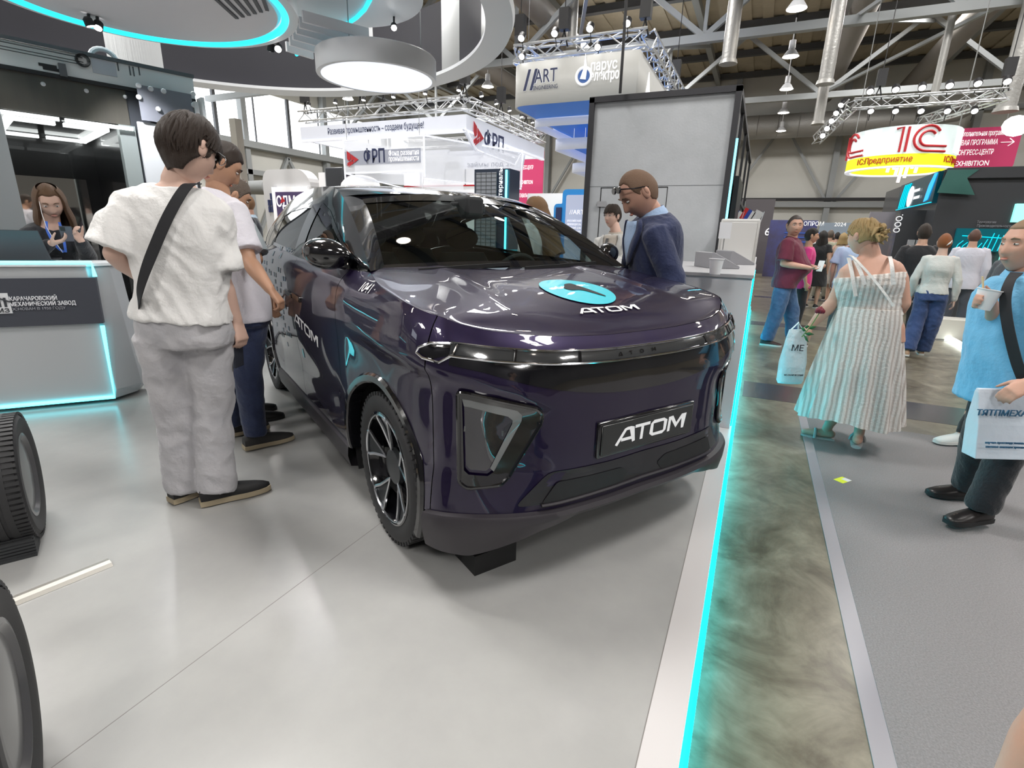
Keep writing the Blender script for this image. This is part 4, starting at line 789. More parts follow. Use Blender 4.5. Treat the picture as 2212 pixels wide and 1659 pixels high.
BX('lit_panel', (a.x, 13.82, b.z), (b.x+.3, 13.9, a.z), P('panel_deep_teal', (.0, .05, .06), .3, em=(0, .07, .09), es=1), t)
m = MB(); rr = random.Random(4)
for k in range(13): x = a.x+.04+k*.085; h_ = rr.uniform(.15, .38); m.tube([(x, 13.81, b.z+.02), (x+.03, 13.81, b.z+h_*.6), (x+.10*(1-k/13), 13.81, b.z+h_)], .008, 4)
m.tube([(a.x+.1, 13.81, b.z+.3), (a.x+.9, 13.81, b.z+.26)], .01, 4); m.build('panel_lines', m_tl, t)
for k, s_ in enumerate(('Технологии', 'Производительности')): q = at(2110, 482+k*8, y=13.87); text(s_, 'wall_lettering', XZ(q.x, 13.87, q.z), .07, C('letters_grey', (.3, .3, .33), .5), t, width=(.3, .55)[k])
BX('white_panel', (at(2195, 440, y=13.85).x, 13.82, at(2190, 480, y=13.85).z), (8, 13.9, at(2195, 440, y=13.85).z), P('mint_glow', (.3, .8, .75), .5, em=(.35, 1, .9), es=.9), t)
BX('mint_column', (at(2155, 570, y=13.8).x, 13.78, -.1), (at(2212, 570, y=13.8).x, 13.82, at(2170, 525, y=13.8).z), C('mint_glow2', (.3, .8, .75), .5, em=(.25, .95, .8), es=.8), t)
text('ООО.', 'wall_lettering', Matrix(((0, -1, 0, at(1945, 490, y=14.5).x), (0, 0, -1, 14.5), (1, 0, 0, at(1945, 483, y=14.5).z-.2), (0, 0, 0, 1))), .16, m_wl, t, bold=.01)
BX('end_panel', (at(1940, 480, y=14.6).x, 14.55, -.1), (3.2, 14.6, 2.05), m_char, t)
MB().ball(at(2195, 272, y=12.5), (.20, .1, .17), 8, 6).build('white_lantern', P('lantern_glow', (1, 1, 1), .5, em=(1, 1, 1), es=4), t, smooth=20)
t = empty('display_rack', (2.9, 14.9, 0), 0, 'row of white display boards left of the charcoal booth', 'rack')
for k, px in enumerate((1967, 1982, 1998)): q = at(px, 535, y=14.2); MB().box((q.x-.07, 14.2, .2), (q.x+.07, 14.26, 1.42)).build('display_board', P('board_grey', (.35, .36, .38), .5) if k == 0 else bpy.data.materials['board_grey'], t, smooth=0)
a, b = at(1995, 706, z=-.1), at(2098, 762, z=-.1); tag(MB().bar(Vector((a.x, a.y, -.07)), Vector((b.x, b.y, -.07)), .09, .05).build('floor_light', P('floor_glow', (1, 1, 1), .5, em=(.95, 1, .9), es=3), smooth=0), 'glowing white light bar on the floor left of the person in light blue', 'light bar')
a = at(2000, 675, z=.25); tag(MB().box((a.x+.05, a.y-.5, -.1), (a.x+1.25, a.y-.1, .22)).build('bench', P('bench_cream', (.62, .60, .55), .5), smooth=0, bevel=.01), 'low cream bench in front of the charcoal booth', 'bench')
a = at(2046, 656, y=12.8); tag(MB().box((a.x, 12.8, a.z-.06), (a.x+.55, 12.86, a.z+.04)).build('light_bar', P('green_glow', (.1, .9, .6), .5, em=(.12, 1, .62), es=2.5), smooth=0), 'short green glowing bar low on the charcoal booth', 'light bar')
a = at(2110, 590, y=12.6); pt = empty('planter', (a.x, 12.6, -.1), 0, 'dark planter with green leaves in front of the charcoal booth', 'planter')
BX('planter_box', (a.x-.6, 12.5, -.1), (a.x+.9, 12.9, a.z-.12), m_char, pt)
m = MB(); rr = random.Random(8)
for k in range(60): c_ = Vector((a.x+rr.uniform(-.35, .45), 12.6+rr.uniform(-.1, .2), a.z-.14)); e = c_+Vector((rr.uniform(-.22, .22), rr.uniform(-.15, .1), rr.uniform(.08, .32))); w_ = Vector((.02, .01, .01)); mid = c_.lerp(e, .6); m.add([c_, mid+w_, e, mid-w_], [(0, 1, 2, 3)])
f_ = m.build('foliage', P('leaf_dark', (.05, .14, .05), .5), pt, smooth=0); f_['kind'] = 'stuff'
# far banners by the back wall
t = empty('tall_banner', (-.2, 26, 0), 0, 'tall dark grey banner by the end wall with small flags before it', 'banner')
a, b = at(1612, 430, y=26), at(1676, 430, y=26); BX('banner_cloth', (a.x, 26, -.1), (b.x, 26.1, a.z), P('banner_grey', (.11, .10, .11), .6), t)
q = at(1652, 498, y=25.9); text('6', 'banner_lettering', XZ(q.x, 25.95, q.z-.2), .45, m_wl, t)
for k, (px, c_) in enumerate(((1625, ((.75, .75, .75), (.03, .07, .4), (.6, .03, .03))), (1640, None), (1597, ((.75, .75, .75), (.03, .07, .4), (.6, .03, .03))))):
    q = at(px, 478, y=9.0); ft = empty('table_flag', q, 0, ('small white, blue and red flag on the grey cabinet', 'small plain white flag beside the tricolour one', 'small white, blue and red flag nearer the grey booth')[k], 'flag')
    MB().tube([(q.x, 9, 1.5), (q.x+.05, 9, q.z+.14)], .006, 5).build('flag_pole', m_whp, ft); X_ = Matrix.Translation((q.x+.05, 9, q.z+.12)) @ Matrix.Rotation(.45, 4, 'Y')
    for i in range(3 if c_ else 1): m = MB(); m.X = X_; m.box((-.02-.0*i-.055*(i+1), -.003, -.17), (-.02-.055*i, .003, .0)) if c_ else m.box((-.12, -.003, -.20), (-.0, .003, .0)); m.build('flag_stripe', P('flag_col', c_[i] if c_ else (.7, .7, .7), .6), ft, smooth=0)
a, b = at(1665, 475, y=24), at(1768, 475, y=24); t = empty('back_panel', (a.x, 24, 0), 0, 'wide violet-blue presentation wall far down the aisle', 'panel')
BX('panel_board', (a.x, 24, -.1), (b.x, 24.1, a.z), P('panel_violet', (.07, .06, .11), .5, nz=(.6, (.08, .09, .28), .4, .6)), t)
q = at(1710, 487, y=23.9); text('ИННОПРОМ', 'panel_lettering', XZ(q.x, 23.95, q.z), .22, m_wl, t, width=1.1, bold=.01); text('2024', 'panel_lettering', XZ(q.x+1.45, 23.95, q.z), .2, m_wl, t)
for k in range(5): BX('panel_line', (q.x-.2, 23.97, q.z-.3-k*.17), (q.x+1.2, 23.99, q.z-.25-k*.17), C('line_blue', (.05, .12, .5), .5), t)
t = empty('far_booth', (5.5, 30, 0), 0, 'pale booth wall in front of the end wall, above the crowd', 'booth')
a, b = at(1770, 493, y=34), at(1915, 470, y=34); BX('booth_wall', (a.x, 34, -.1), (b.x+2, 34.1, a.z+.3), P('booth_bluegrey', (.22, .27, .33), .5), t)
a, b = at(1880, 462, y=16.5), at(1938, 450, y=16.5); tag(MB().box((a.x, 16.5, -.1), (b.x, 16.6, 2.1)).build('info_board', P('info_board', (.30, .28, .31), .5), smooth=0), 'grey information board behind the blonde head, left of the charcoal booth', 'board')
# ============================================================ the car
# car frame: x forward, y to the car's left, z up, origin on the stand floor under its middle
m_paint = P('deep_purple_paint', (.011, .0038, .036), .40, .6, coat=1.0, spec=.5)
m_paint.node_tree.nodes['Principled BSDF'].inputs['Coat IOR'].default_value = 1.55
m_pblack = P('gloss_black_trim', (.006, .006, .008), .12, 0, coat=1.0)
m_clad = P('satin_dark_cladding', (.034, .030, .036), .42, 0, bump=(900, .05))
m_under = P('unlit_black_liner', (.004, .004, .005), .8)
m_tyre = P('tyre_rubber', (.022, .022, .024), .62, bump=(300, .08))
m_glassc = glass('tinted_car_glass', (.66, .76, .73), 0, .06)
m_sideg = glass('side_window_glass', (.55, .63, .62), 0, .12)
m_silver = P('machined_alloy', (.62, .63, .66), .25, 1)
m_white = P('white_vinyl', (.82, .82, .84), .45, em=(1, 1, 1), es=.0)
m_cyanv = P('turquoise_vinyl', (.05, .55, .66), .35, coat=.6)
m_seat = P('dark_seat_cloth', (.02, .022, .024), .8)
m_lens = glass('lamp_lens', (.45, .46, .5), .02, .12)
m_chrome = P('chrome', (.75, .76, .8), .08, 1)
m_ledoff = P('unlit_light_guide', (.15, .16, .165), .25, coat=1)
m_bluev = P('blue_vinyl', (.02, .14, .24), .35, coat=.6)
CARO, CARA = Vector((-1.965, 2.988, 0)), math.radians(-31.06)
car = empty('car', CARO, CARA, 'deep purple electric hatchback with a turquoise round decal on its hood, on the white stand', 'car')
PLAN = [  # x, |y|, z_top, z_bottom, inset_top, ridge amount, ridge z
 (1.931,0,.966,.336,.060,0,.77),(1.934,.2,.969,.337,.060,0,.77),(1.925,.4,.979,.340,.060,.1,.77),(1.912,.5,.986,.342,.060,.5,.765),
 (1.885,.6,.995,.345,.060,1,.80),(1.837,.7,1.006,.348,.058,1,.83),(1.775,.778,1.022,.345,.055,1,.852),(1.70,.832,1.042,.335,.05,1,.868),
 (1.58,.866,1.060,.31,.045,1,.882),(1.42,.883,1.082,.29,.045,1,.89),(1.2,.890,1.108,.27,.06,1,.895),(.98,.893,1.142,.262,.108,.5,.90),(.86,.894,1.145,.26,.09,.2,.9),
 (.5,.895,1.147,.258,.06,0,.9),(0,.895,1.155,.257,.052,0,.9),(-.4,.895,1.175,.258,.052,0,.9),(-.9,.893,1.20,.26,.06,.2,.9),(-1.3,.888,1.20,.27,.07,.6,.9),
 (-1.6,.862,1.17,.29,.08,.5,.9),(-1.8,.79,1.12,.31,.08,.2,.9),(-1.93,.62,1.07,.33,.06,0,.9),(-1.98,.35,1.05,.33,.05,0,.9),(-2.0,0,1.05,.33,.05,0,.9)]
_raw = catmull(PLAN, 14)
# resample by arc length, adding a pair of columns either side of every shut line
_L = [0.]
for a, b in zip(_raw, _raw[1:]): _L.append(_L[-1]+math.hypot(b[0]-a[0], b[1]-a[1]))
def s_at_x(x):   # arc length where the side passes x
    for i in range(len(_raw)-1):
        if _raw[i][0] >= x > _raw[i+1][0] and _raw[i][1] > .3: return _L[i]+(_L[i+1]-_L[i])*(_raw[i][0]-x)/(_raw[i][0]-_raw[i+1][0])
def s_at_y(y):
    y = abs(y)
    for i in range(len(_raw)-1):
        if _raw[i][1] <= y < _raw[i+1][1] and _raw[i][0] > 0: return _L[i]+(_L[i+1]-_L[i])*(y-_raw[i][1])/(_raw[i+1][1]-_raw[i][1])
    return s_at_x(1.45)
_LA = np.array(_L); _RA = np.array(_raw)
def prm(s): return [float(np.interp(s, _LA, _RA[:, k])) for k in range(7)]
def surf(s, z, side=-1, off=0.):
    """point of the painted skin at arc length s from the nose centre, height z; off = outward"""
    x, y, zt, zb, ti, ra, rz = prm(s)
    a = prm(max(s-.03, 0)); b = prm(s+.03)
    tx, ty = b[0]-a[0], b[1]-a[1]
    if s < .03: ty = .06; tx = 0
    l = math.hypot(tx, ty); nx, ny = ty/l, -tx/l      # outward normal in plan
    h = max(zt-z, 0)
    ins = ti*math.exp(-(h/.055)**1.15)
    if z < rz: ins += ra*.040*(1-math.exp(-((rz-z)/.04)))*(1 if z > .5 else max(0, (z-.3)/.2))
    else: ins += ra*.012*min(1, (z-rz)/.12)
    if z < .46: ins += .035*((.46-z)/.2)**1.5*max(0, min(1, (1.80-x)/.3))
    if abs(x) < .95 and y > .8: ins += .020*math.exp(-((z-.47)/.13)**2)*min(1, (.95-abs(x))/.25)
    if x > 1.5: ins += .012*((z-.58)/.3)**2*min(1, (x-1.5)/.3)**2
    d = off-ins
    return Vector((x+nx*d, side*(y+ny*d), z))
SMAX = _L[-1]
def skin(name, s0, s1, side, parent, mat=None, off=0., nr=40, wheel=True, gap=.0025, step=.02):
    s0 += gap; s1 -= gap; n = max(2, int((s1-s0)/step)+1); m = MB(); cols = [s0+(s1-s0)*i/(n-1) for i in range(n)]
    vs = []
    for s in cols:
        p = prm(s)
        for j in range(nr):
            t = j/(nr-1); t = t if t < .6 else .6+.4*(1-(1-(t-.6)/.4)**1.4)
            q = surf(s, p[3]+(p[2]-p[3])*t, side, off)
            vs.append(q)
    R = .398; keep = []; ins = [False]*len(vs)
    if wheel:
        for k, q in enumerate(vs):
            for wx in (1.215, -1.40):
                dx, dz = q.x-wx, q.z-.335; r = math.hypot(dx, dz)
                if r < R and abs(q.y) > .5:
                    if r > R-.017: q.x = wx+dx*R/r; q.z = .335+dz*R/r
                    else: ins[k] = True
    for i in range(n-1):
        for j in range(nr-1):
            f = (i*nr+j, (i+1)*nr+j, (i+1)*nr+j+1, i*nr+j+1)
            if not any(ins[k] for k in f): keep.append(f)
    m.add(vs, keep); used = sorted({k for f in keep for k in f}); mp = {k: i for i, k in enumerate(used)}
    m.v = [m.v[k] for k in used]; m.f = [tuple(mp[k] for k in f) for f in keep]; m.mi = [0]*len(keep)
    return m.build(name, mat or m_paint, parent, smooth=50, local=True)
SF, SD1, SD2, SD3 = s_at_x(1.665), s_at_x(.80), s_at_x(-.09), s_at_x(-.93)
def both(fn):
    for sd in (-1, 1): fn(sd)
# bumper runs across the nose: two halves meeting on the centre line in one mesh
def nose_grid(name, ylo, yhi, zlo, zhi, off, mat, parent, ny=80, nz=8, zf=None, smooth=50):
    """band on the nose between heights zlo(y) and zhi(y)"""
    m = MB()
    def fn(u, v):
        y = ylo+(yhi-ylo)*u; a, b = zlo(abs(y)), zhi(abs(y)); z = a+(b-a)*v
        return surf(s_at_y(min(abs(y), .83)) if abs(y) <= .83 else s_at_y(.83)+(abs(y)-.83), z, -1 if y < 0 else 1, off)
    return m.grid(ny, nz, fn).build(name, mat, parent, smooth=smooth, local=True)
def nose_fn(off=0):
    def f(y, z): 
        a = abs(y); s = s_at_y(a) if a <= .83 else s_at_y(.83)+(a-.83)*1.6
        return surf(s, z, -1 if y < 0 else 1, off)
    return f
def patch(poly, f, rings=5, inner=None, dens=.03):
    """cover a polygon (or the ring between two) with quads and send it through f(u,v)"""
    def densify(pl, k=None):
        out = []
        for i, a in enumerate(pl):
            b = pl[(i+1) % len(pl)]; n = k[i] if k else max(1, int(math.hypot(b[0]-a[0], b[1]-a[1])/dens))
            out += [(a[0]+(b[0]-a[0])*t/n, a[1]+(b[1]-a[1])*t/n) for t in range(n)]
        return out
    k = [max(1, int(math.hypot(poly[(i+1) % len(poly)][0]-a[0], poly[(i+1) % len(poly)][1]-a[1])/dens)) for i, a in enumerate(poly)]
    A = densify(poly, k)
    if inner: B = densify(inner, k)
    else: cx, cy = sum(p[0] for p in A)/len(A), sum(p[1] for p in A)/len(A); B = [(cx, cy)]*len(A)
    m = MB(); R = []
    for r in range(rings+1):
        t = r/rings; t = min(t, .999)
        R.append([f(a[0]+(b[0]-a[0])*t, a[1]+(b[1]-a[1])*t) for a, b in zip(A, B)])
    return m.rings(R, caps=False)
mb = MB(); nr = 40
S = [SF*(-1+2*i/130) for i in range(131)]
S[0] += .0025; S[-1] -= .0025
def bump_fn(u, v):
    s = S[int(round(u*130))]; p = prm(abs(s)); t = v if v < .6 else .6+.4*(1-(1-(v-.6)/.4)**1.4)
    return surf(abs(s), p[3]+(p[2]-p[3])*t, -1 if s < 0 else 1)
_bp = MB().grid(131, 40, bump_fn)
def cut_arch(m, wx=1.215, R=.398):
    bad = set()
    for k, q in enumerate(m.v):
        dx, dz = q[0]-wx, q[2]-.335; r = math.hypot(dx, dz)
        if r < R and abs(q[1]) > .5:
            if r > R-.02: m.v[k] = (wx+dx*R/r, q[1], .335+dz*R/r)
            else: bad.add(k)
    m.f = [f for f in m.f if not any(k in bad for k in f)]; us = sorted({k for f in m.f for k in f}); mp = {k: i for i, k in enumerate(us)}
    m.v = [m.v[k] for k in us]; m.f = [tuple(mp[k] for k in f) for f in m.f]; m.mi = [0]*len(m.f)
cut_arch(_bp)
bumper = _bp.build('front_bumper', m_paint, car, smooth=50, local=True)
for sd in (-1, 1):
    skin('front_fender', SF, SD1, sd, car)
    dr = skin('front_door', SD1, SD2, sd, car)
    dr2 = skin('rear_door', SD2, SD3, sd, car)
    skin('rear_quarter_panel', SD3, SMAX, sd, car, gap=.0)
    # door handles: flush blades
    for d_, hx in ((dr, .03), (dr2, -.2)):
        MB().prism(rounded([(hx-.10, .925), (hx+.10, .915), (hx+.10, .945), (hx-.10, .955)], .01), lambda a, b: surf(s_at_x(a), b, sd, .001), lambda a, b: surf(s_at_x(a), b, sd, .010)).build('door_handle', m_pblack, d_, local=True)
    # arches, wells, sills
    for wx in (1.215, -1.40):
        m = MB(); R = []
        def ys(x, z):
            return abs(surf(s_at_x(min(x, 1.78)), max(z, prm(s_at_x(min(x, 1.78)))[3]), sd).y)
        for i in range(49):
            a = math.radians(-14+208*i/48) if wx < 0 else math.radians(-22+210*i/48)
            ca, sa = math.cos(a), math.sin(a); ring = []
            for r_, o_ in ((.368, -.05), (.368, .006), (.376, .013), (.402, .013), (.412, .002), (.412, -.03)):
                x, z = wx+ca*r_, .335+sa*r_; ring.append(Vector((x, sd*(ys(wx+ca*.41, .335+sa*.41)+o_), max(z, .17))))
            R.append(ring)
        m.rings(R, caps=False).build('wheel_arch_trim', m_pblack, car, smooth=40, local=True)
        m = MB(); R = []
        for i in range(25):
            a = math.radians(-25+230*i/24); R.append([Vector((wx+math.cos(a)*.40, sd*y, max(.12, .335+math.sin(a)*.40))) for y in (.845, .50)])
        m.rings(R, caps=False, closed=False); R2 = [[Vector((wx+math.cos(a)*r_, sd*.5, max(.12, .335+math.sin(a)*r_))) for r_ in (.40, .01)] for a in [math.radians(-25+230*i/24) for i in range(25)]]
        m.rings(R2, caps=False, closed=False).build('wheel_well', m_under, car, local=True)
    R = []
    for i in range(40):
        x = -.975+1.775*i/39; y = abs(surf(s_at_x(x), .28, sd).y)
        R.append([Vector((x, sd*(y+o), z)) for o, z in ((-.004, .285), (.012, .272), (.016, .225), (.004, .168), (-.05, .155), (-.12, .16))])
    MB().rings(R, caps=False, closed=False).build('sill_cladding', m_clad, car, smooth=40, local=True)
# black inner liner so that shut lines and glass edges read dark
lin = MB()
for sd in (-1, 1):
    n = 90; vs = []
    for i in range(n):
        s = .0+(SMAX)*i/(n-1); p = prm(s)
        for j in range(10):
            z = p[3]+(p[2]-p[3]-.012)*j/9; vs.append(surf(s, z, sd, -.014))
    bad = {k for k, q in enumerate(vs) if abs(q.y) > .5 and any(math.hypot(q.x-w, q.z-.335) < .43 for w in (1.215, -1.40))}
    f = [(i*10+j, (i+1)*10+j, (i+1)*10+j+1, i*10+j+1) for i in range(n-1) for j in range(9)]
    lin.add(vs, [g for g in f if not any(k in bad for k in g)])
lin.box((-1.85, -.80, .20), (1.7, .80, .21))
lin.build('inner_liner', m_under, car, local=True)
# ---- hood
_hx = [.70, .86, .9, 1.2, 1.46, 1.66, 1.8, 1.875]; _hz = [1.156, 1.156, 1.153, 1.122, 1.081, 1.033, .995, .966]
_zc = np.polyfit([.70, .86, .9, 1.2, 1.46, 1.66, 1.8, 1.875], [1.162, 1.158, 1.153, 1.122, 1.081, 1.033, .993, .966], 3)
_ed = []
for i in range(120):
    s_ = s_at_x(.80)*i/119; q_ = surf(s_, prm(s_)[2], 1); _ed.append((q_.x, abs(q_.y), np.polyval(_zc, q_.x)+.08*q_.y**2-prm(s_)[2]))
_ed = np.array(sorted(_ed))
def hood_z(x, y):
    a = abs(y); Y = float(np.interp(x, _ed[:, 0], _ed[:, 1])); dl = float(np.interp(x, _ed[:, 0], _ed[:, 2])); t = min(1, a/max(Y, .02))
    cr = .007*math.exp(-((a-(.50-.10*(1.8-x)))/.05)**2)*max(0, min(1, (1.78-x)/.35))
    return float(np.polyval(_zc, x))+.08*a*a-dl*t**3.2+cr
def hood_z_old(x, y):
    zc = float(np.interp(x, _hx, _hz)); a = abs(y)
    # smooth the centre profile
    zc = sum(float(np.interp(x+d, _hx, _hz)) for d in (-.08, -.04, 0, .04, .08))/5
    s = s_at_x(min(max(x, .75), 1.8)) if x < 1.8 else s_at_y(a)
    ze = prm(s)[2]; Y = prm(s)[1]-prm(s)[4]
    if x >= 1.8: return zc+.08*a*a
    t = min(1, a/Y); crease = .010*math.exp(-((a-(.52-.06*(1.8-x)))/.05)**2)*min(1, (1.8-x)/.3)
    return zc+(ze-zc)*t**3.2+crease
NH = 90
def hood_fn(u, v):
    s = -1+2*u; smx = s_at_x(.99); ss = abs(s)*smx; p = surf(ss, prm(ss)[2], -1 if s < 0 else 1)
    yc = s*.70; c = Vector((.93-.06*(abs(s))**2, yc, 0))
    if abs(s) > .93: c = Vector((.875, math.copysign(.655, s)+(s-math.copysign(.93, s))*1.6, 0))
    w = .006+.994*v; x = p.x+(c.x-p.x)*w; y = p.y+(c.y-p.y)*w
    zt = prm(ss)[2]; z = hood_z(x, y); k = math.exp(-(v/.05)) 
    return Vector((x, y, z*(1-k)+zt*k))
hood = MB().grid(161, 60, hood_fn).build('hood', m_paint, car, smooth=60, local=True)
def on_hood(off=.0025): return lambda x, y: Vector((x, y, hood_z(x, y)+off))
# emblem disc and its black figure, lettering on the hood
disc = [(1.452+.176*math.cos(a), .008+.172*math.sin(a)) for a in [2*PI*i/48 for i in range(48)]]
em_ = patch(disc, on_hood(.004), 6).build('hood_decal', m_cyanv, hood, local=True); em_['label'] = 'round turquoise decal'
fig = rounded([(1.375, -.035), (1.372, .045), (1.415, .058), (1.49, .094), (1.535, .108), (1.515, .085), (1.455, .048), (1.437, .012), (1.462, -.045), (1.425, -.066), (1.395, -.055)], .018, 3)
fig = rounded([(1.363, .000), (1.352, .050), (1.545, .097), (1.556, .088), (1.452, .030), (1.455, -.030), (1.418, -.050), (1.395, -.018)], .02, 3)
from mathutils.geometry import tessellate_polygon
def flat_shape(poly, f):
    pts = []
    for i, a in enumerate(poly):
        b = poly[(i+1) % len(poly)]; n = max(1, int(math.hypot(b[0]-a[0], b[1]-a[1])/.02)); pts += [(a[0]+(b[0]-a[0])*t/n, a[1]+(b[1]-a[1])*t/n) for t in range(n)]
    tr = tessellate_polygon([[Vector((*p, 0)) for p in pts]]); return MB().add([f(*p) for p in pts], [tuple(t) for t in tr])
flat_shape(fig, on_hood(.0065)).build('decal_figure', C('decal_black', (.010, .010, .012), .7), em_, local=True, smooth=0)
def atom_letters(f, parent, name, mat, H=1., only='ATOM', w=.19, gaps=0.):
    """wide rounded letters A T O M in a frame 4.9 wide, 1 high"""
    def strip(pts, wd):   # constant-width polyline as quads
        m = MB(); N = len(pts); L = []
        for i, p in enumerate(pts):
            a = Vector((*pts[max(i-1, 0)], 0)); b = Vector((*pts[min(i+1, N-1)], 0)); t = (b-a).normalized(); n = Vector((-t.y, t.x, 0))
            if 0 < i < N-1:
                d0 = (Vector((*p, 0))-a).normalized(); k = max(.5, t.dot(d0)); 
            else: k = 1
            L.append((Vector((*p, 0))+n*wd/2/k, Vector((*p, 0))-n*wd/2/k))
        vs = []; fs = []
        for i in range(N-1):
            for j in range(4):
                t = j/3; q = [a.lerp(b, t) for a, b in zip(L[i], L[i+1])]; vs += [f(q[0].x, q[0].y), f(q[1].x, q[1].y)]
            k = i*8; fs += [(k+2*j, k+2*j+1, k+2*j+3, k+2*j+2) for j in range(3)]
        return m.add(vs, fs)
    h = w/2
    G = {'A': [[(.0+h*.6, 0), (.58, .88), (.68, 1-h), (.92, 1-h), (1.0, .88), (1.22, 0)], [(.36, .27), (1.12, .27)]],
         'T': [[(1.22, 1-h), (2.26, 1-h)], [(1.74, 1-w), (1.74, 0)]],
         'O': [[(2.86, h), (2.55, h), (2.42, .2), (2.42, .8), (2.55, 1-h), (3.25, 1-h), (3.4, .8), (3.4, .2), (3.25, h), (2.84, h)]],
         'M': [[(3.72, 0), (3.72, 1-h*.6), (3.86, 1-h), (4.26, .3), (4.68, 1-h), (4.80, 1-h*.6), (4.80, 0)]]}
    out = None
    m = MB()
    for ch in only:
        for st in G[ch]: q = strip(st, w); m.add(q.v, q.f)
    return m.build(name, mat, parent, smooth=0, local=True)
def skew(a, b, k=.0): return a+b*k, b
atom_letters(lambda a, b: Vector((1.702-b*.05, -.185+(a+.12*b)*.069, hood_z(1.702-b*.05, -.185+a*.069)+.003)), hood, 'hood_lettering', m_white)
# ---- greenhouse
RAIL = [(.99,.78,1.150),(.85,.755,1.225),(.70,.728,1.305),(.55,.703,1.375),(.40,.680,1.437),(.22,.655,1.500),(.06,.638,1.545),(-.15,.630,1.568),(-.5,.628,1.575),(-.9,.632,1.552),(-1.25,.645,1.495),(-1.55,.668,1.40),(-1.78,.70,1.26),(-1.90,.735,1.12)]
_rr = np.array(catmull(RAIL, 10))[::-1]
def rail(x): return float(np.interp(x, _rr[:, 0], _rr[:, 1])), float(np.interp(x, _rr[:, 0], _rr[:, 2]))
def belt(x): q = surf(s_at_x(x), prm(s_at_x(x))[2], -1); return abs(q.y), q.z
def gh(x, t, sd, off=0):   # side of the glasshouse, t from belt (0) to rail (1)
    x = min(x, .985)
    by, bz = belt(x); ry, rz = rail(x); rz = max(rz, bz+.001)
    bow = .022*math.sin(PI*t)*min(1, (rz-bz)/.2); y = by+(ry-by)*t+bow+off; z = bz+(rz-bz)*t
    return Vector((x, sd*y, z))
def ghs(name, x0, x1, t0, t1, sd, mat, parent, nx=None, nt=8, off=0):
    nx = nx or max(3, int(abs(x1-x0)/.03)); T0 = t0 if callable(t0) else (lambda x: t0); T1 = t1 if callable(t1) else (lambda x: t1)
    return MB().grid(nx, nt, lambda u, v: gh(x0+(x1-x0)*u, T0(x0+(x1-x0)*u)+(T1(x0+(x1-x0)*u)-T0(x0+(x1-x0)*u))*v, sd, off)).build(name, mat, parent, smooth=50, local=True)
def zt(x, z):  # t for height z at station x
    by, bz = belt(x); ry, rz = rail(x); return min(1, max(0, (z-bz)/max(rz-bz, .01)))
top_t = lambda x: zt(x, float(np.interp(x, [-1.1, -.95, -.75, -.4, 0, .2, .5, .93], [1.36, 1.42, 1.455, 1.475, 1.465, 1.42, 1.31, 1.158])))
for sd in (-1, 1):
    ghs('window_surround', .975, -1.02, 0, .06, sd, m_pblack, car, nt=3, off=.003)
    pil = ghs('roof_side_rail', .985, -1.90, top_t, 1.0, sd, m_pblack, car, nx=80, nt=8)
    ghs('rear_pillar', -.98, -1.90, .0, top_t, sd, m_paint, car, nt=12)
    # window frames: dark band under the rail, pillars
    ghs('window_header', .96, -1.0, lambda x: top_t(x)-.07, top_t, sd, m_pblack, car, nx=60, nt=3, off=.003)
    ghs('door_pillar', -.20, -.02, .05, lambda x: top_t(x)-.02, sd, m_pblack, car, nt=8, off=.004)
    ghs('door_pillar', .70, .80, .05, lambda x: top_t(x)-.02, sd, m_pblack, car, nt=8, off=.002)
    ghs('door_pillar', -.90, -1.0, .05, lambda x: top_t(x)-.02, sd, m_pblack, car, nt=8, off=.002)
    ghs('front_side_window', .70, -.02, .04, lambda x: top_t(x)-.05, sd, m_sideg, car, nt=8)
    ghs('quarter_light', .95, .80, .04, lambda x: top_t(x)-.03, sd, m_sideg, car, nt=6)
    ghs('rear_side_window', -.20, -.90, .04, lambda x: top_t(x)-.05, sd, m_sideg, car, nt=8)
# windscreen and roof
def ws_base(u): y = -.680+1.36*u; return Vector((.955-.085*(abs(y)/.68)**2, y, 1.138+.02*(1-(abs(y)/.68)**2)))
def ws_top(u): y = -.566+1.132*u; return Vector((.345-.077*(abs(y)/.566)**2, y, 1.528-.038*(abs(y)/.566)**2.2))
def ws(u, v):
    a, b = ws_base(u), ws_top(u); p = a.lerp(b, v); p.z += .022*math.sin(PI*v); p.x += .015*math.sin(PI*v); return p
MB().grid(40, 24, ws).build('windshield', m_glassc, car, local=True)
MB().grid(40, 4, lambda u, v: ws(u, .88+.13*v)+Vector((.002, 0, .003))).build('windshield_header_band', m_pblack, car, local=True)
MB().grid(40, 3, lambda u, v: ws(u, -.015+.075*v)+Vector((.003, 0, .003))).build('cowl_band', m_pblack, car, local=True)
for sd in (-1, 1):
    def apil(u, v):
        x = .99+(.24-.99)*u; ry, rz = rail(x); a = Vector((x, sd*ry, rz)); b = ws(0 if sd < 0 else 1, u); b = b+Vector((0, -sd*.012, .004)); p = a.lerp(b, v); n = Vector((.35, sd*.4, .6))
        return p+n*.008*math.sin(PI*v)
    MB().grid(30, 8, apil).build('windshield_pillar', m_pblack, car, local=True)
_rc = [(-1.88, 1.38), (-1.7, 1.47), (-1.3, 1.56), (-.8, 1.603), (-.26, 1.605), (.1, 1.575), (.345, 1.528)]
def roof_fn(u, v):
    y_ = -1+2*u; x = .24+(-1.86-.24)*v; ry, rz = rail(x); fx = .105*(1-abs(y_)**2)*max(0, 1-v*2); xx = x+fx
    zc = float(np.interp(xx, [a for a, b in _rc], [b for a, b in _rc])); z = rz+(max(zc, rz)-rz)*(1-abs(y_)**2.6)
    if v == 0: q = ws(min(1, max(0, (y_*.9+1)/2)), 1); z = z*.5+q.z*.5 if abs(y_) < .85 else z
    return Vector((xx, y_*ry, z))
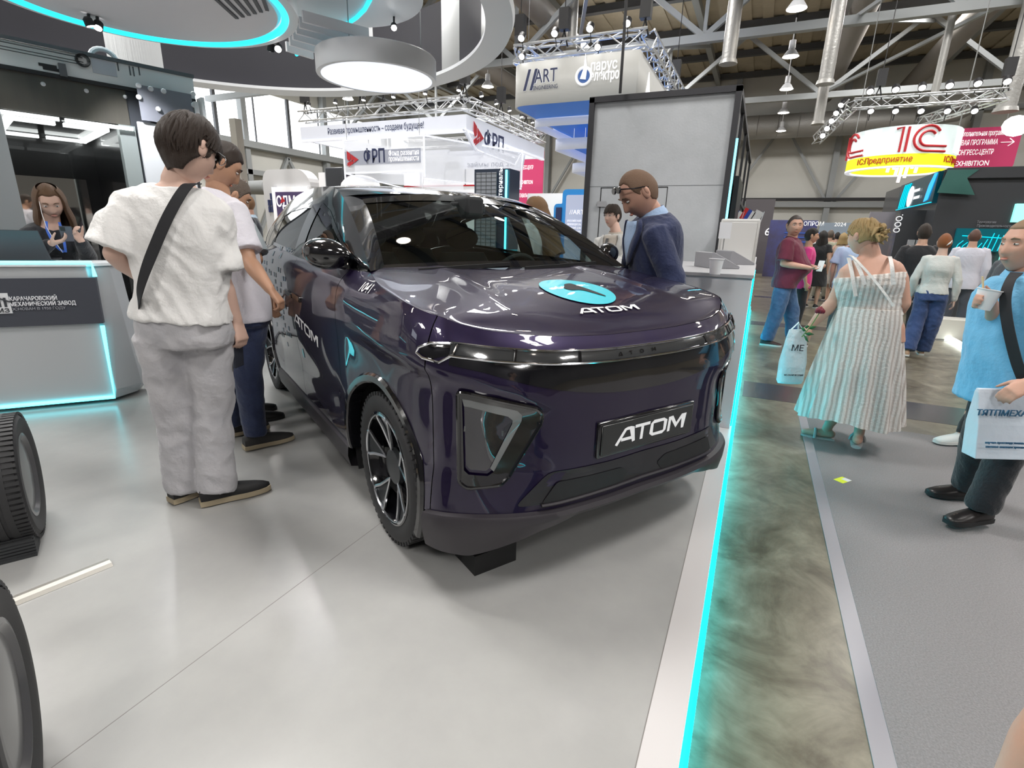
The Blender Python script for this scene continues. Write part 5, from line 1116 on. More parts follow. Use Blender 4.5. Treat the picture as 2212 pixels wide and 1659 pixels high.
MB().grid(50, 60, roof_fn).build('roof', m_pblack, car, smooth=60, local=True)
# tail: hatch from the roof edge down to the belt
def hatch(u, v):
    y_ = -1+2*u; ry, rz = rail(-1.86); a = roof_fn(u, 1); q = surf(SMAX-(SMAX-s_at_x(-1.85))*abs(y_), 1.06, -1 if y_ < 0 else 1); return a.lerp(q, v)
MB().grid(30, 10, hatch).build('tailgate', m_pblack, car, smooth=60, local=True)
# ---- nose details
lbt = lambda y: .920+.075*y*y
lbb = lambda y: .886+.075*y*y
bpl = lambda y: .757+.245*y*y if y < .7 else .877+(y-.7)*.22
gp = nose_grid('grille_panel', -.80, .80, bpl, lambda y: lbb(y)-.004, .003, m_pblack, car, ny=120, nz=8)
lb = nose_grid('light_bar', -.80, .80, lbb, lbt, .006, P('light_bar_cover', (.045, .047, .05), .12, 0, coat=1), car, ny=120, nz=4)
for f_, o_ in ((lbt, .004), (lbb, -.004)):
    MB().tube([nose_fn(.010)(-.80+1.6*i/100, f_(abs(-.80+1.6*i/100))+o_) for i in range(101)], .0042, 6).build('light_bar_rim', m_chrome, lb, local=True)
for sd in (-1, 1):
    for t_ in (.79, .61, .36):
        MB().bar(nose_fn(.012)(sd*t_, lbb(t_)), nose_fn(.012)(sd*(t_-.008), lbt(t_)), .006).build('light_bar_divider', m_pblack, lb, local=True)
    MB().tube([nose_fn(.008)(sd*y, z) for y, z in ((.80, lbt(.8)), (.845, .965), (.875, .945), (.88, .925), (.86, .912), (.82, .905), (.79, lbb(.79)))], .005, 6).build('light_bar_rim', m_chrome, lb, local=True)
    patch([(sd*y, z) for y, z in ((.79, lbt(.79)), (.845, .962), (.872, .943), (.872, .925), (.84, .912), (.79, lbb(.79)))], nose_fn(.006), 3).build('light_bar_end', m_pblack, lb, local=True)
for ch, yc in zip('ATOM', (-.165, -.105, -.045, .02)):
    x0 = {'A': 0, 'T': 1.22, 'O': 2.33, 'M': 3.6}[ch]
    atom_letters(lambda a, b: nose_fn(.009)(yc+(a-x0-.5)*.016, .897+b*.013), lb, 'light_bar_lettering', m_pblack, only=ch)
# headlamps
HO = [(.781, .802), (.752, .800), (.652, .776), (.535, .748), (.512, .725), (.514, .69), (.620, .49), (.648, .462), (.755, .449), (.778, .468)]
HI = [(.770, .780), (.748, .778), (.660, .757), (.598, .740), (.580, .722), (.582, .70), (.672, .512), (.692, .497), (.752, .500), (.765, .515)]
SI = [(.766, .752), (.748, .750), (.665, .727), (.628, .717), (.612, .703), (.612, .69), (.684, .524), (.698, .512), (.748, .515), (.760, .53)]
for sd in (-1, 1):
    g = nose_fn(.004); o_ = [(sd*y, z) for y, z in HO]; i_ = [(sd*y, z) for y, z in HI]; s_ = [(sd*y, z) for y, z in SI]
    hl = patch(o_, nose_fn(.012), 3, i_).build('headlight', m_pblack, car, smooth=60, local=True)
    MB().tube([nose_fn(.007)(*q) for q in rounded(o_, .01, 2)], .009, 8, closed=True).build('headlight_rim', m_pblack, hl, local=True)
    patch([i_[k] for k in (0, 1, 2, 3, 4, 5, 6)]+[s_[k] for k in (6, 5, 4, 3, 2, 1, 0)], nose_fn(.008), 1)
    m = MB(); A = [nose_fn(.010)(*i_[k]) for k in range(7)]; B = [nose_fn(.006)(*s_[k]) for k in range(7)]
    m.rings([A, B], caps=False, closed=False).build('light_guide', m_ledoff, hl, local=True)
    MB().grid(4, 12, lambda u, v: nose_fn(-.05)(*( ( sd*(.77+(.585-.77)*u), .785+(.50-.785)*v ) if True else 0))).build('lamp_bowl', m_under, hl, local=True)
    patch(s_, nose_fn(.002), 4).build('lamp_lens', m_lens, hl, local=True)
    MB().bar(nose_fn(-.005)(sd*.768, .668), nose_fn(-.005)(sd*.640, .652), .012, .02).build('lamp_crossbar', m_ledoff, hl, local=True)
    c_ = nose_fn(-.03)(sd*.70, .705)
    MB().lathe([(.001, .02), (.03, .02), (.037, .0), (.04, -.03)], 24, c_, 'x').build('projector', m_chrome, hl, local=True)
    # air curtain slit between lamp and arch
# plate
pf = nose_fn
MB().box((1.925, -.275, .515), (1.945, .275, .66)).build('plate_holder', m_pblack, car, bevel=.006, local=True)
pl_ = MB().box((1.944, -.262, .527), (1.951, .262, .648)).build('front_plate', P('plate_black', (.014, .016, .016), .35, coat=.5), car, bevel=.004, local=True)
atom_letters(lambda a, b: Vector((1.9525, -.193+(a+.06*b)*.0815, .556+b*.066)), pl_, 'plate_lettering', P('plate_white', (.9, .9, .92), .4, em=(1, 1, 1), es=.12))
# lower grille recess
gr = [(-.60, .372), (-.54, .43), (-.47, .498), (-.2, .488), (.2, .488), (.47, .498), (.54, .43), (.60, .372)]
lg = patch(rounded(gr, .03, 3), nose_fn(.003), 5).build('lower_grille', P('grille_plastic', (.012, .011, .015), .35, coat=.3, nz=None), car, local=True)
for sd in (-1, 1):
    patch([(sd*y, z) for y, z in rounded([(.50, .375), (.44, .455), (.13, .445), (.085, .415), (.125, .372)], .015, 3)], nose_fn(.005), 4).build('grille_insert', P('grille_insert', (.012, .012, .014), .5), lg, local=True)
MB().tube([nose_fn(.006)(-.50+i/50, .368) for i in range(51)], .007, 6).build('grille_lip', m_clad, lg, local=True)
# front lip in satin plastic
R = []
for i in range(121):
    s = (SF+.02)*(-1+2*i/120); a = abs(s); sd = -1 if s < 0 else 1; p = prm(a); zt_ = p[3]+.004
    y = p[1]; zb_ = .293 if y < .35 else (.293-.030*(y-.35)/.15 if y < .5 else (.263-.085*min(1, (y-.5)/.25)))
    if p[1] > .8: zb_ = .178
    R.append([surf(a, zt_, sd, o)+Vector((0, 0, z-zt_)) for o, z in ((-.004, zt_), (.022, zt_-.004), (.030, zt_-.02), (.026, (zt_+zb_)/2), (.012, zb_+.006), (-.01, zb_), (-.10, zb_+.012))])
MB().rings(R, caps=False, closed=False).build('front_lip', m_clad, car, smooth=40, local=True)
BX('floor_pan', (-1.7, -.74, .20), (1.72, .74, .24), m_under, car, local=True)
# ---- mirrors
for sd in (-1, 1):
    m = MB(); R = []
    for i in range(13):
        t = i/12; y = .80+.185*t; w = .10*math.sqrt(max(.02, 1-(2*t-.9)**2*.75)); h = .072*math.sqrt(max(.03, 1-(2*t-1)**2*.9))
        R.append([Vector((.68+.06*(1-t)+w*math.cos(a)*(.55 if math.cos(a) < 0 else .9), sd*y, 1.205+.012*t+h*math.sin(a))) for a in [2*PI*k/20 for k in range(20)]])
    mh = m.rings(R).build('side_mirror', m_pblack, car, local=True)
    MB().box((.62, sd*.84, 1.165), (.632, sd*.95, 1.245)).build('mirror_glass', m_chrome, mh, local=True)
    MB().tube([(.74, sd*.76, 1.15), (.74, sd*.81, 1.165), (.72, sd*.86, 1.18)], [.03, .028, .03], 10).build('mirror_stalk', m_pblack, mh, local=True)
# ---- wheels
def wheel_parts(root):
    m = MB(); prof = [(.238, -.095), (.254, -.106), (.288, -.110), (.309, -.101), (.319, -.085), (.322, 0), (.319, .085), (.309, .101), (.288, .110), (.254, .106), (.238, .095)]
    m.lathe(prof, 72, ax='y')
    for k in range(60):   # tread blocks over both shoulders
        a = 2*PI*k/60
        for y0, y1 in ((-.10, -.045), (.045, .10)):
            m.X = Matrix.Rotation(a, 4, 'Y'); m.box((-.0085, y0, .310), (.0085, y1, .3262)); m.X = None
    for y in (-.02, .02):
        m.lathe([(.318, y-.018), (.3262, y-.016), (.3262, y+.016), (.318, y+.018)], 72, ax='y')
    m.build('tyre', m_tyre, root, local=True)
    m = MB(); m.lathe([(.240, .10), (.243, -.102), (.236, -.104), (.232, -.09), (.222, -.05), (.20, -.03), (.05, -.03), (.001, -.03)], 64, ax='y')
    rim = m.build('rim', m_pblack, root, local=True)
    for k in range(5):
        A = 2*PI*k/5+.52; m = MB(); m2 = MB()
        for sgn in (1,):
            def q(r, t, y): return (r*math.sin(A+sgn*t), y, r*math.cos(A+sgn*t))
            loop = [q(.078, 0, -.064), q(.12, .13, -.072), q(.175, .21, -.085), q(.223, .27, -.097), q(.231, .10, -.099), q(.231, -.10, -.099), q(.223, -.27, -.097), q(.175, -.21, -.085), q(.12, -.13, -.072)]
            lp = [Vector(v) for v in catmull(loop+[loop[0]], 3)[:-1]]
            m.tube(lp, .0075, 6, closed=True)
            cen = sum(lp, Vector())/len(lp); vs = [v+Vector((0, .006, 0)) for v in lp]+[cen+Vector((0, .014, 0))]; n = len(lp)
            m2.add(vs, [(i, (i+1) % n, n) for i in range(n)])
        m.tube([Vector((.229*math.sin(A+.27+i*.072), -.099, .229*math.cos(A+.27+i*.072))) for i in range(11)], .0045, 6)
        sp = m.build('spoke', m_silver, rim, local=True)
        m2.build('spoke_pocket', P('spoke_grey', (.05, .055, .06), .35, .5) if False else C('spoke_grey', (.05, .055, .06), .35, .5), rim, local=True)
    MB().lathe([(.08, -.045), (.075, -.066), (.03, -.07), (.001, -.07)], 24, ax='y').build('hub_cap', C('spoke_grey', (.05, .055, .06), .35, .5), rim, local=True)
for wx in (1.267, -1.41):
    for sd in (-1, 1):
        w = empty('wheel'); w.parent = car; w.scale = (1.03, .95, 1.03); w.location = (wx-(.012 if wx > 0 else 0), sd*.752, .336); w.rotation_euler = (0, .5*wx, 0 if sd < 0 else PI)
        wheel_parts(w)
# ---- cabin seen through the glass
cab = MB()
cab.rings([[Vector((x, y, z)) for x, z in ((.95, 1.11), (.62, 1.135), (.52, 1.10), (.50, .85), (.9, .8))] for y in (-.70, -.3, 0, .3, .70)])
cab.build('dashboard', m_seat, car, local=True)
m = MB(); c_ = Vector((.44, .36, 1.03))
m.tube([c_+Vector((.05*math.sin(a), .17*math.cos(a), .165*math.sin(a))) for a in [2*PI*i/28 for i in range(28)]], .014, 8, closed=True)
m.bar(c_, c_+Vector((.2, 0, -.03)), .05); m.bar(c_+Vector((0, -.16, 0)), c_+Vector((0, .16, 0)), .03, .04)
m.build('steering_wheel', m_seat, car, local=True)
for sx, sy in ((.0, -.36), (.0, .36), (-.95, -.36), (-.95, .36)):
    m = MB(); m.loft([((sx+.30, sy, .62), .22, .02), ((sx+.05, sy, .60), .22, .10)], 4)
    m.v = []; m.f = []; m.mi = []
    m.rings([[Vector((sx-.18+dx+lx, sy+yy*wd, z)) for yy, lx in ((-1, 0), (-.8, .06), (.8, .06), (1, 0), (.8, -.07), (-.8, -.07))] for z, wd, dx in ((.55, .23, .12), (.8, .25, .05), (1.05, .24, -.03), (1.18, .18, -.08))])
    m.box((sx-.15, sy-.24, .45), (sx+.38, sy+.24, .60)); m.build('seat', m_seat, car, smooth=60, local=True)
    MB().ball((sx-.27, sy, 1.28), (.055, .135, .085)).build('headrest', m_seat, car, local=True)
MB().box((.42, -.10, 1.43), (.46, .12, 1.49)).build('rear_view_mirror', m_seat, car, bevel=.01, local=True)
MB().box((.55, -.06, 1.40), (.36, .06, 1.52)).build('camera_pod', m_seat, car, bevel=.02, local=True)
for y0 in (-.55, .05):
    MB().bar((.985, y0, 1.150), (.955, y0+.52, 1.172), .012, .018).build('wiper', m_under, car, local=True)
# permit card behind the glass
BX('windshield_card', (.40, .36, 1.47), (.46, .47, 1.472), C('card', (.8, .76, .8), .5), car, local=True)
# ---- side lettering and pixel pattern
def side_fn(off, sd=-1): return lambda x, z: surf(s_at_x(x), z, sd, off)
atom_letters(lambda a, b: side_fn(.003)(-.10+a*.112, .775-.012*a+b*.062), dr, 'door_lettering', m_white)
def txt_on(body, name, fn, parent, mat, H, w=None, **k):
    o = text(body, name, Matrix(), 1, mat, parent, width=w, ext=0, local=True, **k)
    me = o.data; zs = [v.co.y for v in me.vertices]; 
    for v in me.vertices: v.co = fn(v.co.x, v.co.y)
    return o
txt_on('1041', 'fender_number', lambda a, b: side_fn(.004)(1.03+a*.066, 1.075+b*.05), car, m_white, 1, bold=.01)
pix = MB(); rr = random.Random(3)
for i in range(9):
    for j in range(16):
        if rr.random() < .42:
            x, z = -.82+i*.062+(j % 2)*.03, .50+j*.045+rr.random()*.006
            if z < .54+abs(x+.5)*.3: continue
            f = side_fn(.003); pix.add([f(x, z), f(x+.03, z), f(x+.03, z+.030), f(x, z+.030)], [(0, 1, 2, 3)])
for i in range(9):
    for j in range(5):
        if rr.random() < .5:
            x, z = -.86-i*.05, .86+j*.05; f = side_fn(.003); pix.add([f(x, z), f(x+.035, z), f(x+.035, z+.028), f(x, z+.028)], [(0, 1, 2, 3)])
pix.build('pixel_pattern', m_bluev, car, smooth=0, local=True)
patch([(.03+.018*math.cos(a), .60+.03*math.sin(a)) for a in [2*PI*i/16 for i in range(16)]], side_fn(.003), 2).build('round_sticker', m_cyanv, car, local=True)
# black wedge block on the floor behind the wheel
_x = Matrix.Translation(CARO) @ Matrix.Rotation(CARA, 4, 'Z')
m = MB(); m.X = _x; m.box((1.50, -.66, 0), (1.70, -.46, .09))
tag(m.build('wheel_chock', C('chock_black', (.012, .012, .013), .6), smooth=0), 'small black block on the floor under the front of the purple car', 'wheel chock')
big_tyre((-2.75, .88, .276), math.radians(-28), 'farther car tyre at the left edge, with a black chock under it', sc=.82)
big_tyre((-1.44, .29, .276), math.radians(-26), 'nearer car tyre with grey wheel cover in the lower left corner', sc=.82)
m = MB(); m.X = Matrix.Translation((-2.62, .80, 0)) @ Matrix.Rotation(math.radians(-28), 4, 'Z')
m.box((-.05, -.09, 0), (.07, .09, .012)); 
for k in range(6): m.box((-.05+.004*k, -.09, .012+k*.013), (.065-.002*k, .09, .021+k*.013)); m.box((-.045, -.085, .012), (.055, .085, .088)) if k == 0 else None
tag(m.build('wheel_chock', C('chock_grey', (.03, .032, .035), .6), smooth=0), 'ribbed dark wheel chock under the farther tyre at the left edge', 'wheel chock')
m = MB(); a = at(238, 1216, z=0); b = at(40, 1296, z=0); d = (b-a).normalized(); e = a+d*.75; n = Vector((-d.y, d.x, 0))
R = []
for q in (a, e): R.append([q+n*.036*c+Vector((0, 0, h)) for c, h in ((-1, .001), (-.6, .012), (0, .015), (.6, .012), (1, .001))])
tag(m.rings(R).build('cable_cover', P('anodised_strip', (.52, .50, .46), .35, .6), smooth=0), 'metal cable cover strip lying on the white floor between the tyres', 'cable cover')
q = at(1820, 1037, z=-.094); m = MB(); m.X = Matrix.Translation(q) @ Matrix.Rotation(.9, 4, 'Z'); m.box((-.045, -.03, 0), (.045, .03, .001)); yl = m.build('paper_label', P('yellow_paper', (.75, .85, .05), .5), smooth=0)
tag(yl, 'small yellow and white label lying on the grey carpet', 'label')
m = MB(); m.X = Matrix.Translation(q) @ Matrix.Rotation(.9, 4, 'Z'); m.box((.005, -.03, .001), (.045, .012, .0016)); m.build('white_half', m_whp, yl, smooth=0)
# ============================================================ people
def Hp(px, py, hd):
    r = ray(px, py); return EYE+r*(hd/math.hypot(r.x, r.y))
def ang(a): a = math.radians(a); return Vector((math.cos(a), math.sin(a), 0))
def skin(name, c): return C('skin_'+name, c, .5, bump=(120, .04))
SK = dict(pale=(.62, .41, .33), mid=(.54, .32, .23), tan=(.50, .28, .18), red=(.57, .32, .235))
def cloth(name, c, rough=.85, c2=None, sc=60): return C('cloth_'+name, c, rough, bump=(sc, .25), sheen=.2, nz=((8, c2, .35, .65) if c2 else None))
def head_pts(w=1., female=False, nu=56, nv=44, infl=1., fat=0.):
    out = []
    for j in range(nv):
        ph = PI*(j+.5)/nv; zz = -math.cos(ph); rr = math.sin(ph)
        for i in range(nu):
            a = 2*PI*i/nu; dx, dy = rr*math.sin(a), rr*math.cos(a)
            x, y, z = dx*.076*w, dy*(.096 if dy > 0 else .103), zz*.121
            if z < 0:
                k = (-z/.121); x *= 1-(.30-fat*.25+(.08 if female else 0))*k**1.6
                if y < 0: y *= 1-.42*k**1.5
                else: y *= 1-.02*k
            if z > .04: x *= 1-.10*((z-.04)/.08)
            if y > 0:
                g = lambda cx, cz, sx, sz: math.exp(-((abs(x)-cx)/sx)**2-((z-cz)/sz)**2)
                y = y*.93+.004*g(0, -.108, .022, .018)+.004*math.exp(-((z-.034)/.012)**2)*(1 if abs(x) < .05 else .3)
                y -= .011*g(.031, .010, .017, .013); y += .004*g(.042, -.022, .018, .02)
                nz_ = max(0., min(1., (.022-z)/.058)) if z > -.036 else max(0, 1-(-.036-z)/.012)
                y += (.020 if female else .024)*nz_*math.exp(-(x/(.008+.007*nz_))**2)
                y += .005*g(0, -.060, .022, .009)-.004*g(0, -.0615, .024, .0025)-.003*g(0, -.082, .02, .008)
            out.append(Vector((x*infl, y*infl, z*infl)))
    return out, nu, nv
def grid_faces(nu, nv):
    f = [(j*nu+i, j*nu+(i+1) % nu, (j+1)*nu+(i+1) % nu, (j+1)*nu+i) for j in range(nv-1) for i in range(nu)]
    return f+[tuple(range(nu-1, -1, -1)), tuple((nv-1)*nu+i for i in range(nu))]
def hair_mesh(M, st, w=0.):
    """cap that rises out of the scalp above a hairline"""
    pts, nu, nv = head_pts(1+.25*w, nu=96, nv=70, fat=w); front, vol, nape, fr = st.get('front', .068), st.get('vol', 1.09), st.get('nape', -.085), st.get('rough', .006)
    out = []; rs = st.get('seed', 0)
    A = [0, .55, .85, 1.05, 1.25, 1.45, 1.62, 1.9, 2.4, PI]; Z = [front, front+.002, front-.012, .035, .0+st.get('side', 0), -.016+st.get('side', 0), -.012+st.get('side', 0), -.050, nape, nape]
    for p in pts:
        a = abs(math.atan2(p.x, p.y)); zh = float(np.interp(a, A, Z)); k = max(0, min(1, (p.z-zh)/.010+.5))
        if 'long' not in st: k *= 1-math.exp(-((a-1.60)/.24)**4-((p.z+.006)/.030)**4)
        n = noise.noise(Vector((p.x*45+rs, p.y*45, p.z*14)))+.5*noise.noise(Vector((math.atan2(p.x, p.y)*14, p.z*18, rs)))
        s = .93+(vol*(1+.35*fr*10*n*.1)-.93)*k+ fr*n*k*3*.5
        top = max(0, p.z)/.12
        out.append(M @ Vector((p.x*s, p.y*(s if p.y < 0 or front > .05 else 1+(s-1)*.8), p.z*(s+st.get('top', .0)*top*k))))
    return MB().add(out, grid_faces(nu, nv))
def locks(M, st):
    m = MB(); rnd = random.Random(11+int(st.get('seed', 0))); v = st.get('vol', 1.1); nape = st.get('nape', -.085); fr = st.get('front', .05)
    for i in range(st['locks']):
        a = rnd.uniform(-PI, PI); ab = abs(a); zl = (fr-.012 if ab < 1.0 else (.012 if ab < 1.35 else (.030 if ab < 1.85 else nape-.008)))+rnd.uniform(-.012, .012)
        z0 = rnd.uniform(max(.02, zl+.03), .112); z1 = max(zl, z0-rnd.uniform(.05, .11)); pts = []; rs_ = []; sw = rnd.uniform(-.35, .35)
        for q in range(6):
            t = q/5; z = z0+(z1-z0)*t; rr = math.sqrt(max(.01, 1-(min(abs(z), .119)/.121)**2)); aa = a+sw*t; lift_ = v+.012+.03*t*rnd.random()
            y = math.cos(aa)*rr*(.092 if math.cos(aa) > 0 else .103*(1-(.42*max(0, -z/.121)**1.5))); x = math.sin(aa)*rr*.076*(1-.25*max(0, -z/.121))
            pts.append(M @ Vector((x*lift_, y*lift_, z*(lift_ if z > 0 else 1)))); rs_.append(.010*(1-.75*t)+.001)
        m.tube(pts, rs_, 6)
    return m
def curtain(M, st):
    """long hair: a thick sheet hanging from the crown"""
    m = MB(); nu, nv = 60, 30; L = st['long']; a0 = st.get('a0', 1.05); rs = st.get('seed', 0)
    for lay in (0, 1):
        vs = []
        for i in range(nu):
            a = a0+(2*PI-2*a0)*i/(nu-1)
            for j in range(nv):
                t = j/(nv-1); z = .105-t*(L+.105)
                rx, ry = (.088, .112) if z > -.03 else (.088+.02*min(1, (-.03-z)/.1), .105+.0*z)
                if z > 0: q = math.sqrt(max(.02, 1-(z/.13)**2)); rx *= q; ry *= q
                n = noise.noise(Vector((a*7, z*3, rs)))*.012+noise.noise(Vector((a*22, z*2, rs+4)))*.006
                r = 1+(.10 if lay else -.14)+n*4*min(1, t*2)
                zz = z-(abs(noise.noise(Vector((a*9, rs, 1))))*.07*t**6)
                vs.append(M @ Vector((math.sin(a)*rx*r, math.cos(a)*ry*r-.008, zz)))
        if lay == 0: vs0 = vs
    n = nu*nv; fs = []
    for i in range(nu-1):
        for j in range(nv-1): k = i*nv+j; fs += [(k, k+nv, k+nv+1, k+1), (n+k, n+k+1, n+k+nv+1, n+k+nv)]
    for i in range(nu-1): k = i*nv+nv-1; fs.append((k, k+nv, n+k+nv, n+k))
    for j in range(nv-1): fs += [(j, j+1, n+j+1, n+j), ((nu-1)*nv+j, n+(nu-1)*nv+j, n+(nu-1)*nv+j+1, (nu-1)*nv+j+1)]
    return m.add(vs0+vs, fs)
def hand(m, w, d, n, side, curl=.5, s=1., spread=.0, thumb=.5, curls=None):
    """w wrist, d pointing direction, n palm normal, side = towards the thumb"""
    d = d.normalized(); n = (n-d*n.dot(d)).normalized(); t = (side-d*side.dot(d)-n*side.dot(n)).normalized()
    m.loft([(w-d*.01, .025*s, .019*s, t, n), (w+d*.02*s, .030*s, .017*s, t, n), (w+d*.055*s, .038*s, .0145*s, t, n), (w+d*.088*s, .040*s, .0125*s, t, n)], 14, e=2.6)
    for k, (o, ln, r) in enumerate(((.029, .070, .0088), (.0098, .078, .0090), (-.0098, .072, .0086), (-.0285, .056, .0078))):
        p = w+d*.082*s+t*o*s; a = 0; pts = [p]; dd = d+t*spread*(o/.03); c = curls[k] if curls else curl
        for q, f in enumerate((.46, .31, .23)):
            a += c*(.75 if q == 0 else 1.0); v = (dd.normalized()*math.cos(a)+n*math.sin(a)); p = p+v*ln*f*s; pts.append(p)
        m.tube(pts, [r*s, r*.97*s, r*.88*s, r*.72*s], 8, round_=True)
    p = w+d*.022*s+t*.026*s+n*.004; v = (d*.62+t*(.75-.4*thumb)+n*(.15+.7*thumb)).normalized(); v2 = (v*.85+d*.35+n*.25*thumb-t*.3*thumb).normalized()
    m.tube([p, p+v*.034*s, p+v*.034*s+v2*.030*s, p+v*.034*s+v2*.054*s], [.0135*s, .0112*s, .0098*s, .0078*s], 8, round_=True)
def folds(me, amp, sc=9, seed=0, stretch=(1, 1, .45)):
    n = len(me.vertices); nm = [v.normal.copy() for v in me.vertices]
    for v, k in zip(me.vertices, nm):
        c = v.co; q = Vector((c.x*sc*stretch[0]+seed, c.y*sc*stretch[1], c.z*sc*stretch[2]))
        f = noise.noise(q+Vector((c.z*4, c.z*3, 0)))+.5*(1-2*abs(noise.noise(q*1.9+Vector((c.z*7, 3, 5)))))-.3
        v.co = c+k*amp*f
    me.update(); me.shade_smooth()
class Person:
    def __init__(s, label, base, z0=0, face=0, hip=None, chest=None, head=None, H=1.75, w=1., belly=0., lean=0, vox=.0075, skin_='mid', female=False, J=None, headpitch=0, headroll=0, fat=0., group=None, hw=1.):
        s.k = H/1.75; k = s.k; s.w = w; s.vox = vox; s.belly = belly; s.female = female; s.z0 = z0; s.fat = fat; s.hw = hw
        s.Fh = ang(hip if hip is not None else face); s.Fc = ang(chest if chest is not None else face); s.Fd = ang(head if head is not None else face)
        R = lambda F: Vector((F.y, -F.x, 0)); s.Rh, s.Rc, s.Rd = R(s.Fh), R(s.Fc), R(s.Fd); B = Vector((base[0], base[1], z0)); s.B = B
        l = math.radians(lean); pel = B+Vector((0, 0, .93*k)); up = Vector((0, 0, 1))*math.cos(l)+s.Fc*math.sin(l); s.up = up
        fc = s.Fc*math.cos(l)-Vector((0, 0, 1))*math.sin(l); s.fc = fc
        j = dict(pelvis=pel, chest=pel+up*.33*k, neck=pel+up*.53*k, head=pel+up*.53*k+(up*.6+Vector((0, 0, .4)))*.165*k+s.Fd*.025*k)
        for sd, nm in ((1, 'R'), (-1, 'L')):
            j['hip'+nm] = pel+s.Rh*sd*.085*k*w-Vector((0, 0, .03)); j['knee'+nm] = B+s.Rh*sd*.10*k+s.Fh*.03+Vector((0, 0, .50*k)); j['ankle'+nm] = B+s.Rh*sd*.11*k+Vector((0, 0, .09*k))
            j['toe'+nm] = None; j['sh'+nm] = pel+up*.475*k+s.Rc*sd*(.185 if not female else .155)*k*(.5+.5*w)
            j['el'+nm] = j['sh'+nm]+s.Rc*sd*.06*k-Vector((0, 0, .28*k))-fc*.03; j['wr'+nm] = j['el'+nm]-Vector((0, 0, .24*k))+s.Fc*.07*k+s.Rc*sd*.0
        if J:
            for a, b in J.items():
                if isinstance(b, tuple): F = s.Fc if a[:2] in ('sh', 'el', 'wr', 'ne', 'he', 'ch') else s.Fh; Rr = s.Rc if a[:2] in ('sh', 'el', 'wr', 'ne', 'he', 'ch') else s.Rh; b = B+Rr*b[0]*k+F*b[1]*k+Vector((0, 0, b[2]*k))
                j[a] = b
        s.j = j
        # head frame
        p_ = math.radians(headpitch); r_ = math.radians(headroll); F = s.Fd*math.cos(p_)-Vector((0, 0, 1))*math.sin(p_); Rr = s.Rd; U = Rr.cross(F)
        Rr2 = Rr*math.cos(r_)-U*math.sin(r_); U2 = Rr.cross(F)*math.cos(r_)+Rr*math.sin(r_)
        h = j['head']; g = k*hw; s.HM = Matrix(((Rr2.x*g, F.x*g, U2.x*g, h.x), (Rr2.y*g, F.y*g, U2.y*g, h.y), (Rr2.z*g, F.z*g, U2.z*g, h.z), (0, 0, 0, 1)))
        s.label, s.group, s.sk = label, group, skin_; s.handspec = {}; s.parts = []
    def torso_rings(s, ease=0., t0=-.10, t1=1., flare=0.):
        j, k = s.j, s.k; P0, P1 = j['pelvis'], j['neck']; d = (P1-P0); out = []
        tab = [(-.55, .150, .100, 0), (-.30, .165, .112, 0), (-.12, .172, .122, .0), (.05, .163, .117, .4), (.22, .145, .104, 1), (.40, .150, .110, .8), (.58, .165, .120, .35), (.74, .176, .118, .1), (.86, .170, .100, 0), (.94, .120, .078, 0), (1.0, .066, .060, 0)]
        if s.female: tab = [(-.55, .150, .110, 0), (-.30, .172, .120, 0), (-.12, .172, .122, 0), (.05, .155, .112, .3), (.25, .128, .094, 1), (.42, .135, .100, .8), (.60, .145, .130, .3), (.72, .148, .122, .1), (.86, .142, .088, 0), (.94, .10, .070, 0), (1.0, .056, .052, 0)]
        T = [q[0] for q in tab]
        n = 26
        for i in range(n+1):
            t = t0+(t1-t0)*i/n; rx = float(np.interp(t, T, [q[1] for q in tab])); ry = float(np.interp(t, T, [q[2] for q in tab])); bl = float(np.interp(t, T, [q[3] for q in tab]))
            rt = (s.Rh*(1-max(0, min(1, t)))+s.Rc*max(0, min(1, t))).normalized()
            if t < 0: c = P0+Vector((0, 0, 1))*t*d.length; ax = Vector((0, 0, 1))
            else: c = P0+d*t; ax = d.normalized()
            fw = ax.cross(rt).normalized(); rt = fw.cross(ax).normalized()
            e = ease+flare*max(0, .5-t)
            out.append((c+fw*s.belly*bl*.5, (rx*k*s.w+e)*(1+.15*s.belly*bl*3), ry*k*(.6+.4*s.w)+e+s.belly*bl*.5, rt, fw))
        return out
    def tp(s, t, th, off=.0):
        R = s.torso_rings(0, t, t+.001, 0)[0]; a = math.radians(th); ca, sa = math.cos(a), math.sin(a); e = 2/2.35
        return R[0]+R[3]*((R[1]+off)*math.copysign(abs(ca)**e, ca))+R[4]*((R[2]+off)*math.copysign(abs(sa)**e, sa))
    def lapels(s, shirt, jacket, off, tb=.45, wd=30, tie=None):
        n = 10; m = MB(); R = []
        for i in range(n+1):
            t = .965-(.965-tb)*i/n; w_ = wd*(1-i/n)+2; o_ = off+.010+.02*max(0, (t-.86)/.1)
            R.append([s.tp(t, 90+w_*k, o_) for k in (-1, -.5, 0, .5, 1)])
        m.rings(R, caps=False, closed=False).build('shirt_front', shirt, s.o, solid=.006, smooth=60)
        for sg in (-1, 1):
            R = []
            for i in range(n+1):
                t = .975-(.975-tb)*i/n; w_ = wd*(1-i/n)+1; lw = 17*(1-.75*abs(i/n-.45))*(1 if i < n else .2); o_ = off+.014+.022*max(0, (t-.86)/.1)
                R.append([s.tp(t, 90+sg*(w_+lw*k), o_+.006*(1-k)) for k in (0, .5, 1)])
            MB().rings(R, caps=False, closed=False).build('lapel', jacket, s.o, solid=.006, smooth=60)
        if tie: MB().rings([[s.tp(t, 90+k*5, off+.022) for k in (-1, 1)] for t in [.93-(.93-tb)*i/8 for i in range(9)]], caps=False, closed=False).build('tie', tie, s.o, solid=.006)
